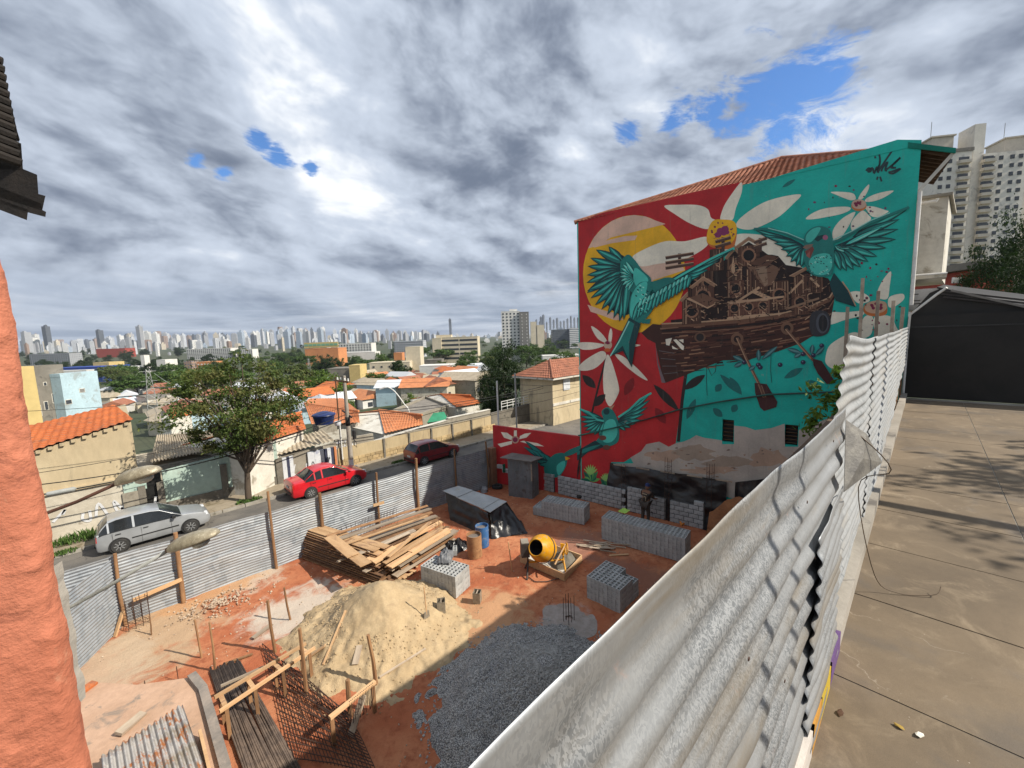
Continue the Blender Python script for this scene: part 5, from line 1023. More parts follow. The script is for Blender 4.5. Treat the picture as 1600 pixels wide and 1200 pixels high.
# ---- timber
def plank(name, a, b, w, h, m, label, group=None, cat='plank', up=(0, 0, 1)):
    a, b = Vector(a), Vector(b); d = b - a; L = d.length; o = MB().box((0, 0, 0), (L, w, h)).build(name, m); dx = d.normalized(); upv = Vector(up)
    if abs(dx.dot(upv)) > .97: upv = Vector((1, 0, 0))
    sd = upv.cross(dx).normalized(); u2 = dx.cross(sd); o.matrix_world = Matrix.Translation((a + b) / 2) @ Matrix((dx, sd, u2)).transposed().to_4x4()
    return tag(o, label, cat, group)
def make_timber():
    # stack of long thin boards seen along its side, front left
    A, B = G(478, 872), G(600, 918); d = (B - A); d.z = 0; e = d.normalized(); back = Vector((-e.y, e.x, 0)); back = back if back.y > 0 or back.x > 0 else -back
    for k in range(15):
        for j in range(2):
            z = GZ + .04 + k * .068; sh = back * (.03 * k + .32 * j + rs.uniform(-.03, .03)); a = A + sh + e * rs.uniform(-.12, .12) - e * .02 * k; b = B + sh + e * rs.uniform(-.15, .2) - e * .05 * k
            plank('board', (a.x, a.y, z), (b.x, b.y, z + rs.uniform(-.01, .02)), .28, .026, 'wood_pale' if k > 12 else 'timber_bark' if k % 3 else 'wood_stake', 'board in the neat striped stack left of the loose planks', 'boards in the striped stack', 'board')
    Tp = A + back * .55; plank('board', G(515, 838, GZ + 1.14), G(552, 868, GZ + 1.14), .42, .03, 'wood_pale', 'wide pale board lying on top of the striped stack', None, 'board'); plank('board', G(545, 862, GZ + 1.08), G(572, 882, GZ + 1.08), .4, .03, 'wood_pale', 'shorter orange board on top near the sand end of the striped stack', None, 'board')
    # loose heap of planks, roughly parallel, stepping down towards the sand
    ends = [((510, 838, 1.15), (668, 790, .9), 'wood_stake', .14), ((520, 845, 1.1), (672, 795, .85), 'wood_grey', .2), ((525, 852, 1.0), (675, 800, .9), 'wood_stake', .16), ((540, 850, 1.1), (668, 806, 1.0), 'wood_pale', .1), ((530, 860, .9), (682, 806, .8), 'wood_grey', .2), ((545, 866, .85), (684, 812, .75), 'wood_stake', .22), ((552, 868, .9), (648, 828, .95), 'wood_grey', .25), ((560, 872, .75), (688, 818, .7), 'wood_pale', .2),
            ((572, 876, .8), (690, 815, .75), 'wood_pale', .22), ((585, 884, .6), (692, 822, .65), 'wood_pale', .2), ((600, 880, .75), (690, 826, .7), 'wood_pale', .18), ((608, 886, .7), (700, 830, .6), 'wood_pale', .28), ((620, 884, .55), (712, 828, .45), 'wood_grey', .35), ((598, 892, .35), (690, 838, .45), 'wood_stake', .2), ((590, 900, .2), (660, 860, .3), 'wood_stake', .2), ((606, 870, .9), (672, 816, .95), 'wood_pale', .16), ((640, 862, .7), (702, 826, .62), 'wood_pale', .3),
            ((556, 882, .7), (612, 852, .8), 'wood_stake', .16), ((575, 862, .95), (640, 832, .98), 'wood_grey', .12), ((582, 878, .78), (618, 856, .85), 'wood_pale', .35)]
    for i, (a, b, m, w) in enumerate(ends):
        p, q = G(a[0], a[1], GZ + a[2]), G(b[0], b[1], GZ + b[2])
        plank('plank', p, q, w, rs.uniform(.025, .05), m, 'sawn plank in the loose timber heap before the tin fence', 'planks in the loose heap', up=(rs.uniform(-.12, .12), rs.uniform(-.12, .12), 1))
        for k in range(3):
            of = Vector((rs.uniform(-.25, .25), rs.uniform(-.25, .25), -.10 - .13 * k * rs.uniform(.7, 1.2)))
            if p.z + of.z > GZ + .03 and q.z + of.z > GZ + .03 and i % 2 == 0: plank('plank', p + of + (q - p) * rs.uniform(-.03, .12), q + of, w * rs.uniform(.6, 1.1), .03, rs.choice(['wood_stake', 'wood_grey', 'timber_bark']), 'sawn plank in the loose timber heap before the tin fence', 'planks in the loose heap', up=(rs.uniform(-.15, .15), rs.uniform(-.15, .15), 1))
    for a, b in (((582, 895), (625, 902)), ((586, 900), (612, 908)), ((598, 893), (640, 899)), ((612, 892), (634, 903)), ((630, 890), (650, 893)), ((592, 905), (616, 900)), ((640, 880), (652, 886)), ((622, 905), (645, 895))): plank('offcut', G(*a, GZ + .05), G(*b, GZ + .06), rs.uniform(.08, .16), .03, 'wood_pale', 'timber offcut scattered between the plank heap and the sand', 'offcuts by the plank heap', 'offcut')
    mb = MB(); c = G(600, 868); mb.grid(lambda u, v: (c.x + 3.6 * (u - .35), c.y + 1.7 * (v - .35) + 1.5 * u * .3, GZ - .02 + .45 * math.sin(math.pi * u) * math.sin(math.pi * v) * (1 + .3 * fbm(u * 7, v * 7))), 40, 24); tag(mb.build('timber_waste', mat('timber_waste_mat', (.10, .065, .045), (.05, .035, .025), scale=7, world=True, bmp=1), None), 'dark mass of broken timber under the planks', 'timber', kind='stuff')
    # sticks dropped near the long block stack
    for i in range(22):
        x, y = rs.gauss(938, 17), 0; y = 852 + (x - 938) * .10 + rs.gauss(0, 4); a = rs.uniform(-.3, .5); L = rs.uniform(8, 22); plank('stick', G(x - L * math.cos(a), y - L * .35 * math.sin(a), GZ + .03 + rs.uniform(0, .1)), G(x + L * math.cos(a), y + L * .35 * math.sin(a), GZ + .03 + rs.uniform(0, .1)), .045, .03, 'wood_grey', 'thin stick in the low pile before the longest block stack', 'sticks in the low pile', 'stick')
    plank('stick', G(952, 868, GZ + .03), G(982, 866, GZ + .03), .06, .03, 'wood_pale', 'pale stick lying apart on the right of the low stick pile', None, 'stick')
    # stakes driven into the ground
    for (tp, bt, th, lab) in (((418, 938), (430, 1018), .05, 'rough dark stake standing left of the sand heap'), ((444, 918), (454, 968), .035, 'thin stake on the pale cement patch'), ((468, 982), (479, 1085), .05, 'tall dark stake rising through the timber trestle'), ((575, 992), (588, 1072), .055, 'split reddish stake at the near foot of the sand heap'), ((304, 968), (315, 1026), .03, 'thin pale stake by the rubble at left'), ((327, 972), (336, 1050), .03, 'crooked thin branch standing by the concrete slab'), ((543, 1062), (548, 1118), .06, 'short stout stake before the sand heap'), ((233, 962), (236, 992), .02, 'thin bar standing by the left fence'), ((666, 930), (668, 962), .02, 'thin shaft')):
        if lab == 'thin shaft': continue
        b = G(*bt); r_ = ray(*tp); k = (b.x * r_.x + b.y * r_.y) / (r_.x ** 2 + r_.y ** 2); t_ = r_ * k
        m = MB(); m.tube([(b.x, b.y, GZ - .1), ((b.x + t_.x) / 2 + rs.uniform(-.02, .02), (b.y + t_.y) / 2 + rs.uniform(-.02, .02), (GZ + t_.z) / 2), tuple(t_)], th, 6, r2=th * .8); tag(m.build('stake', 'wood_stake', None, 50), lab, 'stake')
make_timber()

def make_trestle():
    t = thing_w('timber_trestle', 'two-rail timber trestle standing over rebar at lower left', 'trestle', G(430, 1080))
    H = .75
    for a, b in (((335, 1090), (478, 1005)), ((343, 1112), (492, 1012))): m = MB(); m.bar(G(*a, GZ + H), G(*b, GZ + H), .06, .07); m.build('rail', 'wood_pale', t)
    for u in (.06, .33, .62, .93):
        p, q = G(335, 1090, GZ + H).lerp(G(478, 1005, GZ + H), u), G(343, 1112, GZ + H).lerp(G(492, 1012, GZ + H), u); m = MB(); m.bar(p - Vector((0, 0, .06)), q - Vector((0, 0, .06)), .09, .03); m.build('crosspiece', 'wood_pale', t)
        for w in (p, q): m = MB(); m.bar(w - Vector((0, 0, .03)), Vector((w.x, w.y, GZ - .05)), .05, .07); m.build('leg', 'wood_stake', t)
    m = MB(); m.bar(G(345, 1072, GZ + .45), G(412, 1042, GZ + .45), .05, .05); m.build('rail', 'wood_grey', t)
    # second trestle before the sand, wound with tie wire
    t = thing_w('tie_bench', 'timber cross-beam wound with tie wire before the sand', 'trestle', G(550, 1110)); H = .7
    m = MB(); m.bar(G(515, 1122, GZ + H), G(586, 1065, GZ + H), .09, .07); m.build('rail', 'wood_pale', t)
    for p in (G(518, 1120, GZ + H), G(582, 1068, GZ + H)): m = MB(); m.bar(p, Vector((p.x, p.y, GZ - .05)), .06, .08); m.build('leg', 'wood_stake', t)
    m = MB(); m.bar(G(568, 1085, GZ + .65), G(548, 1150, GZ + .02), .16, .03); m.build('brace', 'wood_grey', t)
    for k in range(16): u = .35 + .035 * k; p = G(515, 1122, GZ + H).lerp(G(586, 1065, GZ + H), u); m = MB(); m.tube([p + Vector((.06, -.02, .05)), p + Vector((.03, -.1, -.2)), p + Vector((.0 + rs.uniform(-.05, .05), -.05, -.5))], .008, 4); m.build('tie_wire', 'rebar_rust', t)
    # bundles of straight bars
    for i in range(26):
        o = (i - 13) * 2.0; a = G(352 + o * .9, 1040 - o * .32, GZ + .06 + .01 * (i % 4)); b = G(432 + o * 1.55, 1215 - o * .55, GZ + .06 + .01 * ((i * 7) % 5)); m = MB(); m.tube([a + (a - b) * rs.uniform(-.02, .04), a.lerp(b, .5) + Vector((rs.uniform(-.03, .03), rs.uniform(-.03, .03), .01)), b], .022, 6); tag(m.build('steel_bar', mat('bar_grey', (.15, .11, .085), (.08, .06, .05), scale=5, rough=.7, metal=.2), None, True), 'long dark steel bar in the bundle under the trestle', 'bar', 'steel bars in the bundle')
    t = thing_w('rebar_mat', 'mesh of thin rusty rebar lying on the red earth', 'rebar', G(480, 1130))
    A, B, C, D = G(410, 1010), G(545, 1120), G(590, 1215), G(455, 1190)
    for k in range(19): u = k / 18; m = MB(); p, q = A.lerp(D, u), B.lerp(C, u); m.tube([p + Vector((0, 0, .09)), p.lerp(q, .5) + Vector((rs.uniform(-.05, .05), rs.uniform(-.05, .05), .12)), q + Vector((0, 0, .09))], .010, 5); m.build('bar', 'rebar_rust', t)
    for k in range(24): u = k / 23; m = MB(); p, q = A.lerp(B, u), D.lerp(C, u); m.tube([p + Vector((0, 0, .1)), p.lerp(q, .5) + Vector((rs.uniform(-.03, .03), rs.uniform(-.03, .03), .06)), q + Vector((0, 0, .1))], .008, 5); m.build('bar', 'rebar_rust', t)
    for i, (a, b, w, lab) in enumerate((((505, 1040), (540, 955), .05, 'thin batten lying up the near slope of the sand'), ((555, 1040), (562, 1010), .16, 'short grey board lying on the sand'), ((593, 1060), (665, 1015), .05, 'thin grey batten lying across the foot of the sand'), ((480, 1030), (508, 1010), .10, 'short pale offcut at the left foot of the sand'), ((352, 1040), (395, 1025), .06, 'stick lying across the end of the steel bars'), ((365, 1140), (382, 1130), .12, 'stub of pale timber beside the steel bars'), ((395, 1000), (425, 978), .14, 'grey board lying on red earth by the dark stake'))):
        z = lambda p: GZ + .05
        p, q = G(*a), G(*b); hz = .06
        if i < 4:
            dg = bpy.context.evaluated_depsgraph_get(); so = bpy.data.objects['sand_heap']
            def onsand(px, py):
                r = ray(px, py); ok, loc, nn, ix = so.ray_cast(Vector((0, 0, 0)), r.normalized()); return (loc + Vector((0, 0, .03))) if ok else G(px, py) + Vector((0, 0, .05))
            p, q = onsand(*a), onsand(*b)
        else: p.z += hz; q.z += hz
        plank('batten', p, q, w, .03, ('wood_pale', 'wood_grey', 'wood_grey', 'wood_pale', 'wood_stake', 'wood_pale', 'wood_grey')[i], lab, None, 'batten')
make_trestle()

# ---- lean-to, drums, cans, mixer, mortar box
def make_leanto():
    t = thing_w('lean_to', 'low shelter of black tarpaulin under flat roofing sheets', 'shelter', G(750, 820))
    a, b, c, d = G(692, 769, GZ + 1.05), G(716, 761, GZ + 1.1), G(792, 784, GZ + .95), G(766, 801, GZ + .9)
    mat('flat_sheet', (.40, .41, .41), (.32, .33, .33), scale=2, rough=.6, c3=(.36, .33, .26)); 
    for u0, u1, dz in ((0, .33, .05), (.30, .86, .02), (.80, 1.0, .0)):
        m = MB(); p = [a.lerp(d, u0), a.lerp(d, u1), b.lerp(c, u1), b.lerp(c, u0)]; m.prism([q + Vector((0, 0, dz)) for q in p], (0, 0, .02)); m.build('roofing_sheet', 'flat_sheet', t)
    A, B, C, D = G(703, 812), G(768, 842), G(825, 833), G(760, 800)
    def skirt(p0, p1, q0, q1, n, seed): m = MB(); m.grid(lambda u, v: tuple((p0.lerp(p1, u) * (1 - v) + q0.lerp(q1, u) * v) + Vector((.05 * fbm(u * 6, v * 5, seed), .05 * fbm(u * 6, v * 5, seed + 4), .03 * fbm(u * 5, v * 5, seed + 2)))), n, 16); m.build('tarpaulin', 'black_plastic', t, True)
    top = Vector((0, 0, -.03)); skirt(A, B, a + top + Vector((.15, .02, 0)), d + top + Vector((-.05, .1, 0)), 24, 1); skirt(B, C, d + top, c + top + Vector((-.1, 0, 0)), 24, 5); skirt(C, D, c + top, b + top, 20, 8)
    m = MB(); P = [G(800, 838), G(822, 832), G(815, 815), G(795, 820)]; m.grid(lambda u, v: tuple(P[0].lerp(P[1], u).lerp(P[3].lerp(P[2], u), v) + Vector((0, 0, .05 + .22 * math.sin(3.14 * u) * math.sin(3.14 * v) + .05 * fbm(u * 5, v * 5, 3)))), 14, 14); m.build('tarpaulin', 'black_plastic', t, True)
    m = MB(); m.prism([G(771, 818, GZ + .5) , G(772, 806, GZ + .62), G(776, 803, GZ + .7), G(775, 814, GZ + .55)], (.02, 0, 0)); m.build('board', 'wood_stake', t)
    def drum(px, py, r, h, m1, fill, lab, rings):
        b = G(px, py); o = thing('drum', lab, 'drum', tuple(b)); q = MB(); pr = [(r * .97, 0)]
        for k in range(13): z = h * k / 12; pr.append((r * (1 + (.03 if k in rings else 0)), z))
        pr += [(r * .93, h), (r * .93, h - .12)]; q.lathe(pr, 28, caps=False); q.build('shell', m1, o, 50)
        q = MB(); q.lathe([(r * .93, h - .11), (.001, h - .105)], 28, caps=False); q.build('contents', fill, o)
        return o
    mat('drum_rust', (.36, .20, .095), (.26, .14, .07), scale=6, rough=.8, c3=(.16, .085, .045)); mat('drum_blue', (.045, .15, .36), (.035, .11, .27), scale=3, rough=.45, c3=(.2, .22, .25)); mat('grey_water', (.16, .14, .125), (.13, .115, .1), scale=2, rough=.4)
    drum(742, 868, .29, .88, 'drum_rust', 'grey_water', 'rusty brown steel drum full of grey water beside the blue drum', (4, 8)); drum(754, 852, .27, .86, 'drum_blue', 'grey_water', 'blue plastic drum before the black tarpaulin', (3, 9))
    for px, py, lab in ((690, 958, 'dented square tin can standing on the sand slope'), (746, 940, 'square tin can standing on red earth right of the block stack')):
        b = G(px, py) if px > 700 else None
        if b is None: so = bpy.data.objects['sand_heap']; ok, loc, nn, ix = so.ray_cast(Vector((0, 0, 0)), ray(px, py - 3).normalized()); b = loc if ok else G(px, py)
        o = thing('tin_can', lab, 'can', tuple(b), rs.uniform(0, 1)); q = MB(); w, h = .12, .36
        q.add([(-w, -w, 0), (w, -w, 0), (w, w, 0), (-w, w, 0), (-w, -w, h), (w, -w, h), (w, w, h), (-w, w, h), (-w * .93, -w * .93, h), (w * .93, -w * .93, h), (w * .93, w * .93, h), (-w * .93, w * .93, h), (-w * .93, -w * .93, .05), (w * .93, -w * .93, .05), (w * .93, w * .93, .05), (-w * .93, w * .93, .05)], [(0, 1, 5, 4), (1, 2, 6, 5), (2, 3, 7, 6), (3, 0, 4, 7), (4, 5, 9, 8), (5, 6, 10, 9), (6, 7, 11, 10), (7, 4, 8, 11), (8, 9, 13, 12), (9, 10, 14, 13), (10, 11, 15, 14), (11, 8, 12, 15), (12, 13, 14, 15)])
        q.build('body', mat('can_tin', (.33, .29, .23), (.22, .19, .15), scale=9, rough=.55, metal=.3), o); q = MB(); q.bar((-w, 0, h - .03), (w, 0, h - .03), .03, .02); q.build('handle', 'wood_grey', o)
    # cement bag, wrapped on top of the sunlit stack, loose blocks beside it
    s = thing('cement_bag', 'crumpled dark grey cement bag on the sunlit block stack', 'bag', tuple(G(697, 872, GZ + .8))); q = MB(); q.grid(lambda u, v: ((u - .5) * .75, (v - .5) * .5, .02 + .25 * (math.sin(math.pi * u) ** .5) * (math.sin(math.pi * v) ** .5) * (1 + .5 * fbm(u * 4, v * 4, 5)) + .04 * fbm(u * 9, v * 9)), 24, 24); q.build('sack', mat('bag_grey', (.10, .105, .115), (.17, .175, .185), scale=7, rough=.5), s, True); s.rotation_euler = (0, 0, .7)
    for px, py, lab in ((714, 868, 'pale concrete block standing on top of the sunlit stack'),): p = G(px, py, GZ + .77); o = link('concrete_block', BLOCK, None, tuple(p)); o.rotation_euler = (0, 0, .9); tag(o, lab, 'block')
    s = thing('plastic_bundle', 'crumpled shiny dark plastic between planks and rusty drum', 'plastic', tuple(G(712, 855))); q = MB(); q.grid(lambda u, v: ((u - .5) * 1.2, (v - .5) * .9, .32 * math.sin(math.pi * u) * math.sin(math.pi * v) * (1 + .8 * fbm(u * 5, v * 5, 8)) - .02), 26, 26); q.build('sheet', 'black_plastic', s)
    for px, py, r_, lab in ((731, 765, .3, 'clump of clear plastic sacks by the shaded fence'), (757, 768, .22, 'smaller plastic sack near the tyre')): s = thing('plastic_sack', lab, 'sack', tuple(G(px, py))); q = MB(); q.grid(lambda u, v: tuple(Vector((math.cos(u * 6.283) * math.sin(v * 1.57 + .02), math.sin(u * 6.283) * math.sin(v * 1.57 + .02), 1.3 * math.cos(v * 1.57))) * r_ * (1 + .35 * fbm(u * 4, v * 4, px))), 20, 10); q.build('bag', mat('clear_sack', (.3, .3, .31), (.2, .2, .21), rough=.35), s, True)
    p = G(777, 762); tr = thing('tyre', 'old tyre lying by the corner pier', 'tyre', (p.x, p.y, GZ)); q = MB(); pr = [(.18, .03), (.2, 0), (.28, 0), (.31, .03), (.31, .13), (.28, .16), (.2, .16), (.18, .13), (.18, .03)]; q.lathe(pr, 24, caps=False); q.build('tread', mat('rubber', (.025, .025, .026), (.045, .043, .04), rough=.8), tr, 40)
    p = G(787, 765); q = MB(); q.tube([(p.x, p.y, GZ), (p.x, p.y, GZ + 1.0), (p.x + .1, p.y, GZ + 1.5)], .05, 6); 
    q = MB(); q.grid(lambda u, v: (p.x + .2 * (u - .5) + .05 * fbm(v * 5, u * 4), p.y - .1, GZ + 1.0 + .5 * v), 8, 12); tag(q.build('green_cloth', mat('green_cloth_mat', (.02, .22, .13), (.015, .15, .09), rough=.8), None, True), 'green cloth hanging on the shaded privy wall', 'cloth')
make_leanto()

def make_mixer():
    b = G(862, 893); t = thing('concrete_mixer', 'yellow drum concrete mixer with dark motor box', 'mixer', (b.x, b.y, GZ), -math.pi / 4 + .1)
    mat('mixer_yellow', (.62, .30, .012), (.50, .22, .01), scale=5, rough=.45, c3=(.34, .24, .13), bmp=.15); mat('mixer_dark', (.035, .03, .028), (.06, .05, .045), scale=5, rough=.6); 
    # local x: right in the photograph, local -y: towards the lens
    tilt = Matrix.Rotation(R(62), 3, 'X') @ Matrix.Identity(3); rot = Matrix.Rotation(R(-38), 3, 'Z') @ tilt
    c = (-.32, 0, .92); q = MB(); q.lathe([(.20, -.42), (.40, -.40), (.47, -.2), (.48, 0), (.47, .12), (.42, .28), (.30, .50), (.275, .53), (.255, .52), (.27, .49), (.40, .26), (.44, 0), (.43, -.2), (.36, -.36), (.0, -.38)], 30, c, rot, caps=False); d = q.build('drum', 'mixer_yellow', t, 40)
    q = MB(); q.lathe([(.495, -.03), (.51, 0), (.495, .03)], 30, c, rot, caps=False); q.build('ring_gear', 'mixer_dark', d, 40)
    q = MB(); q.lathe([(.262, .505), (.24, .3), (.02, -.3)], 24, c, rot, caps=False); q.build('mouth', 'dark_void', d, 40)
    q = MB(); q.tube([(-.85, 0, .92), (-.85, .02, .45), (-.95, -.38, 0)], .035, 8); q.tube([(-.85, .02, .45), (-.92, .38, 0)], .035, 8); q.build('leg_frame', 'mixer_dark', t, 50)
    q = MB(); q.tube([(.42, 0, .86), (.44, 0, .42), (.46, -.36, 0)], .035, 8); q.tube([(.44, 0, .42), (.46, .36, 0)], .035, 8); q.build('leg_frame', 'mixer_yellow', t, 50)
    q = MB(); q.tube([(-.85, .02, .42), (.44, .0, .42)], .035, 8); q.build('cross_tube', 'mixer_yellow', t, 50)
    q = MB(); q.box((-.95, .0, .98), (.30, .42, .50), taper=.93); q.build('motor_box', 'mixer_dark', t); q = MB(); q.box((-.95, 0, 1.24), (.26, .36, .03)); q.build('motor_lid', mat('lid_grey', (.3, .27, .22), (.2, .18, .15)), t)
    q = MB(); q.prism([(.34, -.02, 1.05), (.5, -.02, 1.0), (.52, -.02, .62), (.38, -.02, .62)], (0, .06, 0)); q.build('bracket', 'mixer_yellow', t)
    q = MB(); ring = [(.56 + .02 * math.sin(a), .2 * math.cos(a), .82 + .2 * math.sin(a)) for a in [k * .3307 for k in range(20)]]; q.tube(ring, .018, 6); q.tube([(.56, -.2, .82), (.56, .2, .82)], .014, 6); q.tube([(.56, 0, .62), (.56, 0, 1.02)], .014, 6); q.build('tilt_wheel', 'mixer_yellow', t, 50)
    q = MB(); q.tube([(-.9, -.2, .02), (-.7, -.55, .02), (-.3, -.6, .02), (.1, -.5, .02), (.4, -.42, .02)], .015, 6); q.build('cable', 'mixer_dark', t, True)
    # mortar box
    A, B, C = G(813, 878), G(882, 908), G(909, 878); D = A + C - B; bx = thing_w('mortar_box', 'shallow timber mortar box with wet mortar beside the mixer', 'mortar box', B)
    for p, s in ((A, B), (B, C), (C, D), (D, A)): m = MB(); m.bar(p + Vector((0, 0, .14)), s + Vector((0, 0, .14)), .035, .27); m.build('side_board', 'wood_pale', bx)
    m = MB(); m.prism([A + Vector((0, 0, .02)), B + Vector((0, 0, .02)), C + Vector((0, 0, .02)), D + Vector((0, 0, .02))], (0, 0, .03)); m.build('floor_board', mat('lime_white', (.55, .52, .46), (.42, .39, .34), scale=4), bx)
    m = MB(); cc = G(880, 880); m.grid(lambda u, v: (cc.x + (u - .5) * 1.1, cc.y + (v - .5) * .9, GZ + .04 + .5 * max(0, 1 - 2.0 * math.hypot(u - .5, v - .5)) ** .7 * (1 + .3 * fbm(u * 5, v * 5))), 24, 24); tag(m.build('mortar_heap', mat('mortar_wet', (.115, .105, .085), (.16, .145, .12), scale=6, bmp=.8), None, True), 'wet grey mortar heaped in the timber box', 'mortar')
    plank('hoe_handle', G(867, 882, GZ + .55), G(884, 850, GZ + 1.0), .035, .035, 'wood_pale', 'pale hoe handle leaning over the mortar', None, 'tool')
    m = MB(); p = G(800, 893); m.tube([p, p + Vector((-.08, .05, 1.15))], .02, 6); tag(m.build('tool_handle', 'wood_pale', None), 'pale tool handle standing left of the mixer motor', 'tool')
    so = bpy.data.objects['sand_heap']; ok, loc, nn, ix = so.ray_cast(Vector((0, 0, 0)), ray(667, 965).normalized()); b = loc if ok else G(667, 965)
    t = thing('shovel', 'shovel stuck upright in the sand', 'shovel', tuple(b)); m = MB(); m.tube([(0, 0, .1), (-.02, .02, .95)], .018, 6); m.build('handle', 'wood_pale', t); m = MB(); m.box((0, 0, .06), (.2, .03, .26), taper=.8); m.build('blade', 'can_tin', t)
    c = MB(); p = G(975, 799, GZ + .98); c.grid(lambda u, v: (p.x + .45 * (u - .5) + .03 * fbm(u * 9, v * 9), p.y + .35 * (v - .5), p.z + .03 + .03 * fbm(u * 6, v * 6)), 8, 8); tag(c.build('safety_vest', mat('lime_cloth', (.40, .62, .12), (.32, .52, .09), rough=.8), None, True), 'lime green safety vest lying on the longest block stack', 'vest')
    c = MB(); p = G(1066, 821, GZ + .99); c.tube([p, p + Vector((.1, .12, .08))], .04, 6); c.tube([p + Vector((0, .05, 0)), p + Vector((.18, .0, .02))], .035, 6); tag(c.build('orange_glove', mat('orange_cloth', (.6, .2, .03), (.45, .15, .03)), None, True), 'orange gloves on the right end of the longest stack', 'gloves')
    p = G(905, 778, GZ + .78); m = MB(); m.lathe([(.1, 0), (.13, .1), (.11, .1), (.08, .03)], 16, p); tag(m.build('rubber_bowl', 'rubber', None, 40), 'black rubber bowl on the rear block stack', 'bowl')
make_mixer()

def make_low_structure():
    t = thing_w('low_slab_building', 'low rendered slab roof with a rusty corrugated patch at lower left', 'building', G(230, 1150))
    z = -7.55; mat('beige_slab', (.50, .33, .23), (.40, .255, .17), scale=1.1, world=True, c3=(.24, .19, .15), bmp=.4)
    pts = [G(135, 1065, z), G(215, 1070, z), G(300, 1058, z), G(318, 1080, z), G(352, 1200, z), G(370, 1290, z), G(150, 1300, z), G(100, 1180, z)]
    m = MB(); m.prism(pts, (0, 0, -.12)); m.build('roof_slab', 'beige_slab', t)
    m = MB(); c = sum(pts, Vector()) / len(pts); m.prism([(p - c) * .96 + c - Vector((0, 0, .12)) for p in pts], (0, 0, -1.0)); m.build('wall', 'plaster_grey', t)
    for a, b in zip(pts[2:5], pts[3:6]): m = MB(); m.bar(a + Vector((0, 0, .04)), b + Vector((0, 0, .04)), .16, .12); m.build('coping', mat('coping_dark', (.17, .155, .14), (.30, .25, .21), scale=2, world=True), t)
    m = MB(); m.bar(G(322, 1150, z) + Vector((-.08, 0, .06)), G(345, 1240, z) + Vector((-.08, 0, .06)), .05, .3); m.build('board', 'wood_pale', t)
    a, b, c, d = G(158, 1182, z + .25), G(285, 1100, z + .25), G(325, 1215, z + .15), G(170, 1300, z + .15)
    n = 13; m = MB(); m.grid(lambda u, v: tuple(a.lerp(b, u).lerp(d.lerp(c, u), v) + Vector((0, 0, .035 * math.sin(u * n * 6.283)))), n * 8, 10); m.build('tin_sheet', 'galvanised_rusty', t, True)
    for i, (px, py, w, lab) in enumerate(((205, 1130, .3, 'broken pale tile leaning on the slab'), (135, 1075, .28, 'orange brick lying at the fence corner'))): q = MB(); q.box((0, 0, 0), (.5 if i == 0 else .34, .16, .06)); o = q.build('broken_brick', ('wood_grey', 'roof_tile_orange')[i]); p = G(px, py, z + .05); o.location = p; o.rotation_euler = (.2, .1, .7); tag(o, lab, 'brick')
make_low_structure()
print('blocks', NB, len(REST))

# ------------------------------------------------------------------ parked cars
mat('car_glass', (.010, .012, .014), (.016, .018, .02), rough=.08, bmp=0, spec=.6); mat('car_trim', (.018, .018, .019), (.03, .03, .03), rough=.5, bmp=0)
mat('tail_red', (.45, .02, .015), (.35, .015, .01), rough=.2, bmp=0); mat('lamp_clear', (.62, .64, .66), (.5, .52, .55), rough=.15, bmp=0); mat('rim_metal', (.52, .53, .54), (.42, .43, .44), rough=.3, metal=.7, bmp=0); mat('plate_grey', (.5, .5, .48), (.42, .42, .4), bmp=0)
def carpaint(name, c, metal=.0, rough=.28):
    m, t, bs = material(name); co = objco(t); n = t.noise(co, 3, 4); bs.inputs['Metallic'].default_value = metal; bs.inputs['Roughness'].default_value = rough
    t.put(bs.inputs['Base Color'], t.mix(t.ramp(n, .3, .7), c, tuple(k * .86 for k in c))); bs.inputs['Coat Weight'].default_value = .5; bs.inputs['Coat Roughness'].default_value = .08
carpaint('paint_silver', (.50, .52, .54), .55, .32); carpaint('paint_red', (.52, .010, .018)); carpaint('paint_wine', (.20, .012, .018), .1)
